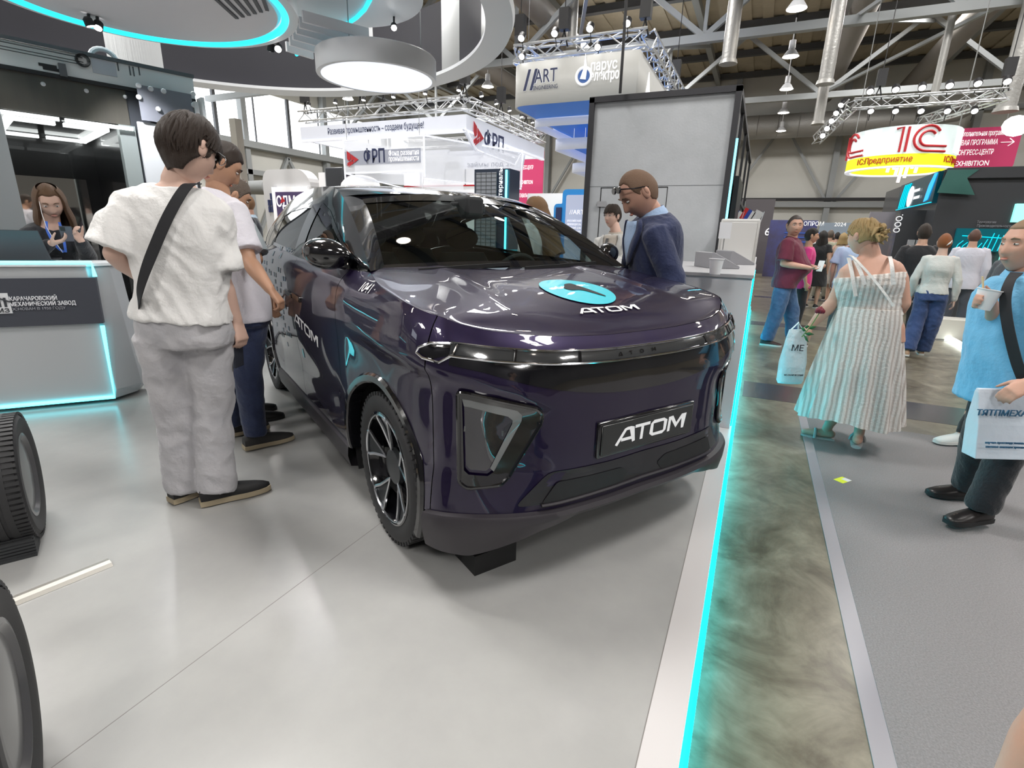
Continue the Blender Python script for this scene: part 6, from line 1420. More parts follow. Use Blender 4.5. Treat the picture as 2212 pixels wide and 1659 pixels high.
    def body(s):
        j, k, w = s.j, s.k, s.w; m = MB(); m.loft(s.torso_rings(), 28, e=2.3)
        nk = j['neck']; hd = j['head']; m.tube([nk-s.up*.05, nk+s.up*.02*k, (nk+hd)/2+(-s.Fd*.01), hd-s.HM.col[2].to_3d()*.03-s.Fd*.015], [.068*k*(.7+.3*w), .060*k*(.7+.3*w), .054*k*(.7+.3*w+.3*s.fat), .055*k], 18)
        for nm, sd in (('R', 1), ('L', -1)):
            a = .5+.5*w
            m.tube([j['sh'+nm]-s.Rc*sd*.02, j['sh'+nm].lerp(j['el'+nm], .3), j['sh'+nm].lerp(j['el'+nm], .75), j['el'+nm]], [.052*k*a, .050*k*a, .041*k*a, .038*k*a], 14, round_=True)
            m.tube([j['el'+nm], j['el'+nm].lerp(j['wr'+nm], .3), j['el'+nm].lerp(j['wr'+nm], .75), j['wr'+nm]], [.039*k*a, .042*k*a, .031*k*a, .026*k], 14, round_=True)
            d = (j['wr'+nm]-j['el'+nm]).normalized(); hs = s.handspec.get(nm, {})
            hd_ = hs.get('d', d); n_ = hs.get('n', -s.Rc*sd+d*.01); t_ = hs.get('t', s.Fc)
            hand(m, j['wr'+nm], hd_, n_, t_, hs.get('curl', .45), k*hs.get('s', 1.), hs.get('spread', 0), hs.get('thumb', .4), hs.get('curls'))
            m.tube([j['hip'+nm], j['hip'+nm].lerp(j['knee'+nm], .5), j['knee'+nm]], [.088*k*w, .074*k*w, .055*k*w], 14, round_=True)
            m.tube([j['knee'+nm], j['knee'+nm].lerp(j['ankle'+nm], .3), j['ankle'+nm].lerp(j['knee'+nm], .12), j['ankle'+nm]], [.054*k*w, .055*k*w, .036*k, .036*k], 14, round_=True)
            f = s.toe(nm); A = j['ankle'+nm]; m.tube([A-f*.03-Vector((0, 0, .045*k)), A+f*.06*k-Vector((0, 0, .05*k)), A+f*.15*k-Vector((0, 0, .06*k))], [.034*k, .034*k, .024*k], 10, round_=True)
        me = remeshed(m, s.vox, 4)
        pts, nu, nv = head_pts(1+.25*s.fat, s.female, fat=s.fat); H = MB().add([s.HM @ p for p in pts], grid_faces(nu, nv))
        for sd in (-1, 1):
            H.X = s.HM; H.ball((sd*.077*(1+.2*s.fat), -.008, .0), (.009, .020, .032), 12, 8); H.ball((sd*.083*(1+.2*s.fat), -.014, .008), (.006, .012, .020), 10, 6); H.X = None
        h = H.mesh('h'); h.shade_smooth(); bm = bmesh.new(); bm.from_mesh(me); bm.from_mesh(h); bmesh.ops.recalc_face_normals(bm, faces=bm.faces); bm.to_mesh(me); bm.free(); me.shade_smooth()
        o = put(me, 'person', skin(s.sk, SK[s.sk])); tag(o, s.label, 'person', s.group); s.o = o
        X = s.HM
        def hp(name, mb, mt): mb.v = [tuple(X @ Vector(v)) for v in mb.v]; return mb.build(name, mt, o)
        if s.vox < .011:
            for sd in (-1, 1):
                e = hp('eye', MB().ball((sd*.031, .0755, .009), (.0125, .0085, .0046), 14, 10), C('eye_white', (.62, .60, .58), .3))
                hp('iris', MB().ball((sd*.031, .0832, .009), (.0042, .0022, .0042), 10, 6), C('iris_dark', (.03, .025, .02), .2))
                hp('eyebrow', MB().tube([(sd*.014, .089, .030), (sd*.028, .089, .036), (sd*.046, .077, .031)], [.0028, .0036, .002], 6), s.hairmat)
            hp('lips', MB().ball((0, .0835, -.0615), (.019, .007, .0062), 14, 8), C('lip_'+s.sk, tuple(a*b for a, b in zip(SK[s.sk], (.85, .60, .62))), .45))
        return o
    def toe(s, nm):
        t = s.j.get('toe'+nm)
        if t is None: return s.Fh
        v = t if isinstance(t, Vector) and abs(t.length-1) < .01 else (t-s.j['ankle'+nm]); v = Vector((v.x, v.y, 0)); return v.normalized()
    def hair(s, st, mat_, name='hair'):
        s.hairst = st; s.hairmat = mat_
    def finish_hair(s):
        st = s.hairst; m = hair_mesh(s.HM, st, s.fat); h = m.build('hair', s.hairmat, s.o, smooth=60)
        if st.get('locks'): locks(s.HM, st).build('hair_locks', s.hairmat, h, smooth=60)
        if st.get('long'):
            c = curtain(s.HM, st); c.build('long_hair', s.hairmat, s.o, smooth=60)
        if st.get('bun'):
            b = MB(); rnd = random.Random(5)
            for i in range(26):
                a, e = rnd.uniform(0, 6.28), rnd.uniform(-1, 1); c = Vector((.045*math.cos(a)*math.cos(e), -.115+.03*math.sin(a)*math.cos(e), .02+.055*math.sin(e)))*1; q = c+Vector((rnd.uniform(-.03, .03), rnd.uniform(-.03, .01), rnd.uniform(-.05, .03)))
                b.tube([s.HM @ Vector((c.x*.4, c.y, c.z)), s.HM @ c, s.HM @ q], [.018, .016, .004], 7, round_=True)
            b.build('hair_bun', s.hairmat, s.o, smooth=60)
    def garment(s, name, m, mat_, amp=.006, vox=None, seed=0, sm=3, sc=9, stretch=(1, 1, .45)):
        me = remeshed(m, vox or max(s.vox, .009), sm); folds(me, amp, sc, seed, stretch); return put(me, name, mat_, s.o)
    def top(s, name, mat_, sleeve=.75, t0=-.28, ease=.018, sl=(.064, .080), flare=.0, collar=None, amp=.006, seed=0, long_=False, v=True):
        j, k = s.j, s.k; m = MB(); m.loft(s.torso_rings(ease, t0, .985, flare), 32, e=2.4)
        for nm, sd in (('R', 1), ('L', -1)):
            a, e, w = j['sh'+nm], j['el'+nm], j['wr'+nm]; r0, r1 = sl[0]*k*(.5+.5*s.w), sl[1]*k*(.5+.5*s.w)
            if sleeve: m.tube([a-s.Rc*sd*.05+Vector((0, 0, .005)), a+Vector((0, 0, -.005)), a.lerp(e, .35), a.lerp(e, min(sleeve, 1))], [r0*.9, r0, (r0+r1)/2, r1], 18)
            if long_: m.tube([a.lerp(e, .8), e, e.lerp(w, .5), e.lerp(w, .93)], [r1, r1, r1*.88, r1*.74], 18, round_=True)
        g = s.garment(name, m, mat_, amp, seed=seed)
        if collar is not None:
            nk = j['neck']; R = []
            for z, r in ((-.012, .078), (.022, .071), (.030, .073), (.0, .088), (-.02, .092)):
                R.append([nk+s.up*z*k+(s.Rc*math.cos(a)+s.fc*math.sin(a))*r*k*(.75+.25*s.w)-s.up*(.018*max(0, math.sin(a)))+s.Fd*.0 for a in [2*PI*i/28 for i in range(28)]])
            MB().rings(R, caps=False).build('collar', collar, g, smooth=60)
        return g
    def trousers(s, mat_, r=(.098, .078, .068), t1=.16, amp=.006, low=.03, seed=3, name='trousers', ease=.012):
        j, k, w = s.j, s.k, s.w; m = MB(); m.loft(s.torso_rings(ease, -.20, t1), 28, e=2.3)
        for nm in 'RL':
            A = j['ankle'+nm]; hip = j['hip'+nm]+Vector((0, 0, .02)); kn = j['knee'+nm]; lowp = A+Vector((0, 0, low-.04)); 
            m.tube([hip, hip.lerp(kn, .35), kn, kn.lerp(lowp, .5), lowp], [r[0]*k*w, (r[0]*.96)*k*w, r[1]*k*w, (r[1]+r[2])/2*k*(.5+.5*w), r[2]*k*(.5+.5*w)], 18)
        return s.garment(name, m, mat_, amp, seed=seed, stretch=(1, 1, .8), sc=8)
    def shoes(s, mat_, sole, L=.285, name='shoe', low=0.):
        for nm in 'RL':
            A = s.j['ankle'+nm]; f = s.toe(nm); r = Vector((f.y, -f.x, 0)); k = s.k*.97; zt = s.j.get('heel'+nm, 0); zf = A.z-.09*s.k
            O = Vector((A.x, A.y, zf))-f*.075*k
            m = MB(); up_ = Vector((0, 0, 1))
            sec = [(0, .030, .02, .075), (.03, .036, .02, .095), (.09, .038, .02, .098), (.13, .040, .02, .075), (.18, .048, .02, .062), (.23, .046, .02, .050), (.265, .036, .02, .040), (.285, .018, .02, .030)]
            R = []
            for x, hw, z0, z1 in sec:
                c = O+f*x*k*(L/.285); R.append([c+r*hw*k*sx+up_*z*k for sx, z in ((-1, .02), (-1.02, (z1+.02)/2), (-.62, z1), (0, z1+.006), (.62, z1), (1.02, (z1+.02)/2), (1, .02))])
            sh = m.rings(R).build(name, mat_, s.o, smooth=70)
            R = []
            for x, hw, z0, z1 in sec:
                c = O+f*(x-.004)*k*(L/.285)*1.02; R.append([c+r*(hw+.005)*k*sx+up_*z for sx, z in ((-1, .001), (-1, .026*k), (1, .026*k), (1, .001))])
            MB().rings(R).build('sole', sole, sh, smooth=50)
    def shut(s): s.finish_hair(); return s.o
m_hair_b = C('hair_brown', (.040, .024, .016), .55, bump=(160, .7, (6, 6, .5))); m_hair_d = C('hair_dark', (.018, .013, .011), .5, bump=(160, .7, (6, 6, .5)))
m_hair_l = C('hair_light_brown', (.16, .085, .042), .5, bump=(160, .7, (6, 6, .5))); m_hair_bl = C('hair_blonde', (.52, .36, .16), .5, bump=(120, .8, (5, 5, 1)))
m_hair_r = C('hair_red', (.30, .095, .025), .5, bump=(120, .7, (5, 5, .6))); m_hair_g = C('hair_greying', (.12, .09, .07), .6, bump=(160, .6))
m_sole_t = C('sole_tan', (.42, .35, .24), .7); m_sole_w = C('sole_white', (.6, .6, .58), .6); m_shoeb = C('shoe_black', (.012, .012, .013), .6)
def strap(p, pts, wd, mat_, name='strap', th=.004, parent=None):
    """a flat band through the given points; pts: (point, outward normal)"""
    P_ = [Vector(q[0]) for q in pts]; N_ = [Vector(q[1]).normalized() for q in pts]; R = []
    cp = catmull([tuple(q) for q in P_], 6); cn = catmull([tuple(q) for q in N_], 6)
    for i in range(len(cp)):
        a = Vector(cp[max(i-1, 0)]); b = Vector(cp[min(i+1, len(cp)-1)]); t = (b-a).normalized(); n = Vector(cn[i]).normalized(); w_ = t.cross(n).normalized(); c = Vector(cp[i])
        R.append([c-w_*wd/2, c+w_*wd/2, c+w_*wd/2+n*th, c-w_*wd/2+n*th])
    return MB().rings(R).build(name, mat_, parent if parent is not None else p, smooth=40)

# ---- 1: tall young man in the white T-shirt, seen from behind
hd = 2.77
p = Person('person in loose white T-shirt and light grey sweatpants, back turned, black strap across', (-2.35, 1.47), 0, 105, hip=112, chest=122, head=92, H=1.83, w=1.0, hw=1.06, skin_='pale', vox=.0065, headpitch=24, headroll=-4,
    J=dict(pelvis=Hp(398, 690, hd), chest=Hp(375, 540, hd), neck=Hp(386, 400, hd-.01), head=Hp(411, 326, hd-.02), shR=Hp(446, 450, hd-.02), shL=Hp(286, 438, hd+.03), elR=Hp(474, 596, hd-.05), wrR=Hp(511, 694, hd-.02), elL=Hp(246, 548, hd+.02), wrL=Hp(305, 600, hd+.28),
           hipR=Hp(445, 735, hd), hipL=Hp(352, 735, hd+.03), kneeR=Hp(462, 890, hd), kneeL=Hp(378, 885, hd+.05), ankleR=Hp(466, 1040, hd-.06)+Vector((0, 0, .0)), ankleL=Hp(398, 1030, hd+.06)))
p.j['ankleR'].z = .10; p.j['ankleL'].z = .10; p.j['toeR'] = ang(62); p.j['toeL'] = ang(84)
p.hair(dict(front=.030, vol=1.15, nape=-.095, rough=.02, top=.05, side=-.020, seed=1, locks=330), m_hair_b)
p.handspec['R'] = dict(d=Hp(527, 765, hd)-Hp(507, 700, hd+.02), n=-p.Rc+p.Fc*.4, t=p.Fc, curl=.75, thumb=.8)
p.body(); g = p.top('t_shirt', cloth('white_tee', (.82, .81, .80)), sleeve=.92, t0=.0, ease=.036, sl=(.070, .102), amp=.016, seed=2, flare=.0)
p.trousers(cloth('sweatpants', (.42, .415, .44), c2=(.48, .47, .49)), r=(.108, .084, .084), amp=.013, low=.0, t1=.12, ease=.02); p.shoes(m_shoeb, m_sole_t, .31)
bk = -p.Fc; o_ = p.shut()
pts = [(Hp(425, 398, hd-.10), (0, .0, 1)), (Hp(402, 405, hd-.175), bk+Vector((0, 0, .6))), (Hp(365, 465, hd-.195), bk), (Hp(330, 545, hd-.185), bk), (Hp(310, 600, hd-.165), bk-p.Rc*.4), (Hp(301, 640, hd-.11), bk-p.Rc), (Hp(301, 668, hd-.0), -p.Rc)]
strap(o_, pts, .042, C('black_webbing', (.015, .015, .018), .8), 'bag_strap')
m = MB(); X = p.HM
m.X = X; m.tube([(.072, .09, .022), (.080, .03, .020), (.083, -.01, .012)], .0018, 5); m.tube([(.05+.018*math.cos(a), .098, .010+.016*math.sin(a)) for a in [2*PI*i/12 for i in range(12)]], .0018, 5, closed=True); m.tube([(-.05+.018*math.cos(a), .098, .010+.016*math.sin(a)) for a in [2*PI*i/12 for i in range(12)]], .0018, 5, closed=True)
m.build('glasses', m_silver, o_)
q0 = Hp(513, 745, hd+.0); m = MB(); m.X = frame_mat(q0+Vector((0, 0, -.035)), ang(110), Vector((.1, -.05, 1))); m.box((-.036, -.075, -.004), (.036, .075, .004))
tag(m.build('phone', C('phone_dark', (.05, .055, .07), .25, .3), smooth=0, bevel=.003), 'dark smartphone held in the lowered hand of the person in the white T-shirt', 'phone')

# ---- 2: man in the white polo reaching to the car
hd = 3.40
p = Person('person in white polo and dark jeans reaching out towards the car door', (-2.69, 2.10), 0, 62, hip=68, chest=62, head=58, H=1.78, w=1.03, skin_='tan', vox=.0065, headpitch=34, lean=14,
    J=dict(pelvis=Hp(520, 655, hd), chest=Hp(500, 545, hd), neck=Hp(470, 425, hd), head=Hp(478, 358, hd-.02), shR=Hp(505, 455, hd-.14), shL=Hp(465, 440, hd+.18), elR=Hp(538, 565, hd-.25), wrR=Hp(583, 625, hd-.38), hipR=Hp(540, 690, hd-.06), kneeR=Hp(535, 810, hd-.06), ankleR=Hp(552, 935, hd-.05), hipL=Hp(515, 690, hd+.1), kneeL=Hp(510, 800, hd+.16), ankleL=Hp(500, 905, hd+.22)))
p.j['ankleR'].z = .10; p.j['ankleL'].z = .10
p.hair(dict(front=.064, vol=1.09, nape=-.078, rough=.014, seed=3), m_hair_b)
p.handspec['R'] = dict(d=Vector(Hp(604, 650, hd-.40))-Hp(583, 625, hd-.38), n=Vector((0, 0, -1)), t=-p.Rc, curl=.95, thumb=.9)
p.body(); p.top('polo_shirt', cloth('white_polo', (.76, .74, .81)), sleeve=.80, t0=-.16, ease=.026, sl=(.072, .082), amp=.007, seed=5, collar=cloth('white_polo', (.76, .74, .81)))
p.trousers(cloth('navy_jeans', (.018, .028, .075), c2=(.03, .045, .11)), r=(.095, .078, .066), amp=.008); p.shoes(C('shoe_greyblack', (.035, .033, .033), .7), m_sole_t, .30); p.shut()

# ---- 3: person half hidden behind the polo man
hd = 3.95; b = Hp(528, 800, hd)
p = Person('person in grey-blue T-shirt mostly hidden behind the one in the white polo', (b.x, b.y), 0, 62, H=1.74, vox=.009, skin_='tan', headpitch=30, lean=6, J=dict(head=Hp(505, 425, hd), neck=Hp(500, 470, hd), shR=Hp(530, 492, hd-.15), elR=Hp(555, 560, hd-.22), wrR=Hp(535, 580, hd-.02)))
p.hair(dict(front=.06, vol=1.07, seed=4), m_hair_g); p.body(); p.top('t_shirt', cloth('grey_blue', (.36, .41, .44)), sleeve=.85, t0=-.16, ease=.03, sl=(.072, .088), amp=.008, seed=7)
p.trousers(cloth('black_trousers', (.012, .012, .014))); p.shoes(m_shoeb, m_shoeb); p.shut()

# ---- 4: man in dark suit far left
b = Hp(555, 600, 8.1)
p = Person('balding person in dark suit and tie, far off behind the rear of the car', (b.x, b.y), 0, 230, H=1.74, vox=.012, skin_='red', head=205)
p.hair(dict(front=.09, vol=1.05, side=0, seed=5), C('hair_ginger', (.20, .10, .045), .6)); p.body()
p.top('suit_jacket', cloth('dark_suit', (.012, .014, .022)), sleeve=1, long_=True, sl=(.066, .062), t0=-.30, collar=cloth('shirt_pale_blue', (.45, .55, .65)))
p.trousers(cloth('dark_suit', (.012, .014, .022))); p.shoes(m_shoeb, m_shoeb); o_ = p.shut()
p.lapels(cloth('shirt_pale_blue', (.45, .55, .65)), cloth('dark_suit', (.012, .014, .022)), .022, tie=cloth('dark_tie', (.02, .02, .03)))

# ---- 5: receptionist
hd = 5.42
p = Person('long-haired person in black with blue lanyard and phone behind the reception counter', (-5.12, 2.28), 0, 332, head=338, H=1.86, w=.98, female=True, skin_='pale', vox=.0065, headpitch=30, headroll=4,
    J=dict(head=Hp(108, 436, hd), neck=Hp(110, 487, hd+.06), chest=Hp(112, 540, hd+.04), shR=Hp(62, 505, hd+.04), shL=Hp(158, 505, hd+.06), elR=Hp(52, 560, hd-.05), wrR=Hp(108, 527, hd-.28), elL=Hp(192, 556, hd-.02), wrL=Hp(176, 522, hd-.26)))
p.hair(dict(front=.075, vol=1.07, long=.24, a0=.95, side=-.01, seed=6), m_hair_l)
p.handspec['R'] = dict(d=(Hp(150, 516, hd-.32)-Hp(108, 527, hd-.28)), n=Vector((0, 0, 1)), t=Vector((.5, -.6, .5)), curl=.5, s=.92, thumb=.7)
p.handspec['L'] = dict(d=(Hp(160, 503, hd-.30)-Hp(176, 522, hd-.26)), n=-ang(245)+Vector((0, 0, -.6)), t=Vector((-.3, -.5, .6)), curl=.7, s=.92)
p.body(); p.top('black_top', cloth('black_knit', (.012, .013, .018)), sleeve=1, long_=True, sl=(.060, .056), t0=-.2, ease=.02, amp=.006, seed=8)
p.trousers(cloth('black_trousers', (.012, .012, .014))); p.shoes(m_shoeb, m_shoeb, .25); o_ = p.shut()
m_lan = C('lanyard_blue', (.03, .12, .55), .5)
strap(o_, [(Hp(100, 478, hd-.06), -ang(150)), (Hp(103, 500, hd-.10), ang(330)), (Hp(120, 530, hd-.16), ang(330)), (Hp(138, 545, hd-.17), ang(330))], .016, m_lan, 'lanyard')
strap(o_, [(Hp(128, 480, hd-.06), -ang(150)), (Hp(134, 500, hd-.10), ang(330)), (Hp(140, 530, hd-.16), ang(330)), (Hp(142, 545, hd-.17), ang(330))], .016, m_lan, 'lanyard')
MB().tube([Hp(84, 432, hd-.06), Hp(90, 460, hd-.12), Hp(100, 490, hd-.14), Hp(118, 520, hd-.17), Hp(135, 545, hd-.18)], .0022, 5).build('earphone_cord', C('white_cord', (.8, .8, .8), .4), o_)
m = MB(); m.X = frame_mat(Hp(144, 505, hd-.33), ang(62), Vector((.35, -.2, .8))); m.box((-.036, -.06, -.004), (.036, .06, .004)); ph = m.build('phone', C('phone_grey', (.10, .10, .12), .3, .5), smooth=0, bevel=.004)
m = MB(); m.X = frame_mat(Hp(144, 505, hd-.33), ang(62), Vector((.35, -.2, .8))); m.box((-.030, .025, .004), (-.002, .053, .007)); m.build('camera_bump', m_blk, ph, smooth=0); tag(ph, 'grey smartphone held by the person behind the reception counter', 'phone')

# ---- 6: man in the navy suit
hd = 3.46
p = Person('person in navy suit with sunglasses on the head, bending over the hood', (-.52, 3.44), 0, 205, hip=200, chest=212, head=214, H=1.80, w=1.10, belly=.03, skin_='red', vox=.0065, headpitch=38, lean=20, fat=.25,
    J=dict(pelvis=Hp(1425, 640, hd+.05), chest=Hp(1420, 545, hd+.02), neck=Hp(1408, 462, hd), head=Hp(1379, 420, hd-.05), shL=Hp(1416, 505, hd-.17), shR=Hp(1385, 488, hd+.2), elL=Hp(1455, 610, hd-.22), wrL=Hp(1418, 668, hd-.28), elR=Hp(1360, 600, hd+.25), wrR=Hp(1340, 640, hd+.2),
    kneeL=Vector((-.45, 3.30, .5)), kneeR=Vector((-.50, 3.55, .5)), ankleL=Vector((-.42, 3.30, .1)), ankleR=Vector((-.50, 3.58, .1)), hipL=Vector((-.40, 3.33, .9)), hipR=Vector((-.45, 3.53, .9))), hw=1.16)
p.hair(dict(front=.088, vol=1.035, nape=-.07, rough=.003, side=.01, seed=7), C('hair_buzz', (.15, .085, .05), .7, bump=(300, .4)))
p.body(); m_navy = cloth('navy_suit', (.014, .022, .070), c2=(.019, .029, .088)); p.top('suit_jacket', m_navy, sleeve=1, long_=True, sl=(.078, .068), t0=-.32, ease=.03, amp=.009, seed=9, collar=cloth('shirt_light_blue', (.38, .52, .75)))
p.trousers(m_navy, r=(.10, .08, .07)); p.shoes(m_shoeb, m_shoeb); o_ = p.shut(); p.lapels(cloth('shirt_light_blue', (.38, .52, .75)), m_navy, .034)
c = p.j['neck']; f = p.fc; r = p.Rc
m = MB(); m.X = p.HM; 
for sd in (-1, 1): m.loft([((sd*.032, .083, .082), .026, .018, (1, 0, 0), (0, -.5, .85)), ((sd*.032, .090, .086), .024, .016, (1, 0, 0), (0, -.5, .85))], 16)
m.tube([(-.012, .088, .086), (.012, .088, .086)], .003, 6)
for sd in (-1, 1): m.tube([(sd*.058, .083, .085), (sd*.086, .04, .055), (sd*.088, -.01, .030), (sd*.084, -.03, .015)], .0032, 6)
m.build('sunglasses', C('sunglass_black', (.01, .01, .012), .1, coat=1), o_)

# ---- 7: man in the grey jacket
hd = 6.02; b = Hp(1325, 600, hd)
p = Person('person with glasses in light grey jacket standing before the grey booth', (b.x, b.y), 0, 262, head=248, H=1.72, skin_='pale', vox=.008,
    J=dict(head=Hp(1322, 468, hd), neck=Hp(1330, 505, hd), shR=Hp(1296, 523, hd), shL=Hp(1364, 523, hd+.03), elR=Hp(1283, 565, hd-.05), wrR=Hp(1294, 556, hd-.25), elL=Hp(1378, 570, hd-.04), wrL=Hp(1322, 560, hd-.27)))
p.hair(dict(front=.050, vol=1.12, rough=.010, side=-.01, seed=8, locks=200), m_hair_b)
p.handspec['R'] = dict(n=Vector((0, 0, 1)), t=Vector((1, 0, 0)), d=Vector((.7, -.3, .0)), curl=.8); p.handspec['L'] = dict(n=Vector((0, 0, -1)), t=Vector((0, -1, .3)), d=Vector((-.8, -.3, -.1)), curl=.8)
p.body(); p.top('jacket', cloth('light_grey', (.47, .47, .455)), sleeve=1, long_=True, sl=(.078, .066), t0=-.35, ease=.035, amp=.012, seed=10, collar=cloth('beige_shirt', (.42, .38, .33)))
p.trousers(cloth('grey_trousers', (.12, .12, .13))); p.shoes(m_shoeb, m_shoeb); o_ = p.shut()
m = MB(); m.X = p.HM
for sd in (-1, 1): m.tube([(sd*.031+.017*math.cos(a), .092, .010+.012*math.sin(a)) for a in [2*PI*i/14 for i in range(14)]], .0014, 5, closed=True); m.tube([(sd*.048, .090, .014), (sd*.080, .03, .014), (sd*.082, -.01, .010)], .0014, 5)
m.build('glasses', m_silver, o_)
f = p.Fc; nk = p.j['neck']
strap(o_, [(Hp(1312, 515, hd-.13), f), (Hp(1306, 540, hd-.19), f), (Hp(1302, 575, hd-.20), f), (Hp(1304, 620, hd-.18), f)], .03, m_blk, 'bag_strap')
p.lapels(cloth('beige_shirt', (.42, .38, .33)), cloth('light_grey', (.47, .47, .455)), .038, tb=.2, wd=22)
q = Hp(1326, 600, hd-.30); m = MB(); m.rings([[Vector((q.x+a*w, q.y+b*d, z)) for a, b in ((-1, -1), (1, -1), (1, 1), (-1, 1))] for z, w, d in ((.80, .10, .03), (1.0, .10, .035), (1.10, .10, .008))]); m.tube([(q.x-.05, q.y, 1.09), (q.x-.03, q.y, 1.17), (q.x+.02, q.y, 1.18), (q.x+.05, q.y, 1.09)], .004, 5)
tag(m.build('carrier_bag', C('bag_white', (.66, .66, .66), .6, bump=(20, .3)), smooth=0), 'white carrier bag held by the person in the light grey jacket', 'bag')

# ---- 8: long haired woman beyond the car
hd = 5.45; b = Hp(1155, 600, hd)
p = Person('person with very long light brown hair behind the far side of the car', (b.x, b.y), 0, 165, head=185, H=1.72, female=True, skin_='pale', vox=.009, headpitch=25, J=dict(head=Hp(1157, 452, hd)))
p.hair(dict(front=.07, vol=1.09, long=.50, a0=.75, seed=9), C('hair_golden', (.22, .115, .045), .5, bump=(160, .7, (6, 6, .5)))); p.body(); p.top('white_top', cloth('white_top', (.60, .60, .60)), sleeve=.9, t0=-.2, seed=11)
p.trousers(cloth('grey_trousers', (.12, .12, .13))); p.shoes(m_shoeb, m_sole_w, .25); p.shut()

# ---- 9: burgundy polo
hd = 8.12
p = Person('heavy person in burgundy polo shirt and blue jeans, holding a phone in the aisle', (.38, 8.1), -.1, -8, hip=-5, chest=-14, head=-75, H=1.74, w=1.20, belly=.16, skin_='red', vox=.009, fat=.5, hw=1.12,
    J=dict(elR=(.26, .00, 1.14), wrR=(.16, .30, 1.10), elL=(-.25, .02, 1.13), wrL=(-.10, .33, 1.10), ankleR=(.12, -.10, .09), kneeR=(.13, -.02, .50), ankleL=(-.14, .22, .09), kneeL=(-.12, .14, .5)))
p.hair(dict(front=.074, vol=1.06, rough=.003, seed=10), C('hair_dark_grey', (.07, .055, .05), .6)); p.handspec['R'] = dict(curl=.8, n=Vector((0, 0, 1)), t=Vector((.3, 0, 1))); p.handspec['L'] = dict(curl=.8, n=Vector((0, 0, 1)))
p.body(); p.top('polo_shirt', cloth('burgundy', (.13, .012, .035)), sleeve=.85, t0=-.22, ease=.03, sl=(.078, .088), amp=.008, seed=12, collar=cloth('burgundy', (.13, .012, .035)))
p.trousers(cloth('mid_jeans', (.035, .085, .19), c2=(.07, .14, .27)), r=(.098, .085, .080), amp=.010); p.shoes(C('shoe_brown', (.04, .015, .013), .6), m_sole_w); p.shut()
w_ = p.j['wrR']+ang(-8)*.12; m = MB(); m.X = frame_mat(w_+Vector((0, 0, .03)), ang(-30), Vector((.2, .1, .6))); m.box((-.035, -.07, -.004), (.035, .07, .004)); tag(m.build('phone', C('phone_white', (.7, .7, .7), .3), smooth=0), 'white phone in the hand of the person in the burgundy polo', 'phone')

# ---- 10: blonde woman in the striped sundress
hd = 4.26
md = C('dress_linen', (.56, .52, .49), .85, bump=(60, .3))
nt = md.node_tree; tc = nt.nodes.new('ShaderNodeTexCoord'); w1 = nt.nodes.new('ShaderNodeTexWave'); w1.wave_type = 'BANDS'; w1.bands_direction = 'X'; w1.inputs['Scale'].default_value = 10.5; w1.inputs['Distortion'].default_value = 2.6; w1.inputs['Detail'].default_value = 1; w1.inputs['Detail Scale'].default_value = .6
rp = nt.nodes.new('ShaderNodeValToRGB'); rp.color_ramp.elements[0].position = .30; rp.color_ramp.elements[0].color = (.47, .42, .385, 1); rp.color_ramp.elements[1].position = .52; rp.color_ramp.elements[1].color = (.66, .63, .60, 1)
nt.links.new(tc.outputs['Object'], w1.inputs['Vector']); nt.links.new(w1.outputs['Fac'], rp.inputs[0]); nt.links.new(rp.outputs[0], nt.nodes['Principled BSDF'].inputs['Base Color'])
p = Person('blonde person in pale striped sundress walking away with a bag and a rose', (.74, 4.2), -.1, 92, chest=98, head=140, H=1.62, w=1.36, female=True, skin_='red', vox=.0065, fat=.4, headpitch=6, belly=.05,
    J=dict(pelvis=Hp(1878, 715, hd), chest=Hp(1885, 630, hd), neck=Hp(1878, 553, hd), head=Hp(1863, 512, hd), shL=Hp(1836, 582, hd), shR=Hp(1938, 582, hd), elL=Hp(1800, 652, hd-.02), wrL=Hp(1752, 704, hd-.06), elR=Hp(1952, 655, hd+.03), wrR=Hp(1925, 690, hd+.30),
           hipL=Hp(1850, 760, hd), hipR=Hp(1900, 760, hd), kneeL=Hp(1830, 850, hd+.02), kneeR=Hp(1872, 850, hd-.03), ankleL=Hp(1785, 933, hd+.05), ankleR=Hp(1858, 925, hd-.12)))
p.j['ankleL'].z = -.01; p.j['ankleR'].z = .05; p.j['toeL'] = ang(175); p.j['toeR'] = ang(80)
p.hair(dict(front=.060, vol=1.10, nape=-.03, rough=.010, side=.01, bun=True, seed=11, locks=160), m_hair_bl)
p.handspec['L'] = dict(d=Hp(1722, 728, hd-.08)-Hp(1752, 704, hd-.06), n=Vector((-.2, .2, -1)), t=Vector((-.3, -1, 0)), curl=.6)
p.body(); m = MB(); m.loft([(c[0], c[1]+.02, c[2]+.02, c[3], c[4]) for c in p.torso_rings(0, .18, .76)], 30, e=2.3)
bod = p.garment('dress_bodice', m, md, .004, sc=30, stretch=(.3, .3, 2.2), seed=4)
P0 = p.j['pelvis']; m = MB(); R = []
bot = Hp(1828, 912, hd); bot.z = .06
for i in range(22):
    t = i/21; c = (p.j['pelvis'].lerp(p.j['neck'], .32)).lerp(Vector((bot.x, bot.y, .12)), t); r0 = .180+.135*t**.85; ring = []
    for k in range(96):
        a = 2*PI*k/96; pl_ = 1+(.055*math.sin(a*17+1.5*math.sin(a*3))+.05*noise.noise(Vector((math.cos(a)*2, math.sin(a)*2, 3))))*min(1, t*1.6)
        ring.append(c+Vector((math.cos(a)*r0*pl_*(1+.04*t), math.sin(a)*(r0*.82)*pl_, .02*math.sin(a*3+1)*t)))
    R.append(ring)
m.rings(R); g = m.build('dress_skirt', md, p.o, smooth=60)
o_ = p.shut(); bk = -p.Fc; m_strap = cloth('white_strap', (.66, .64, .62))
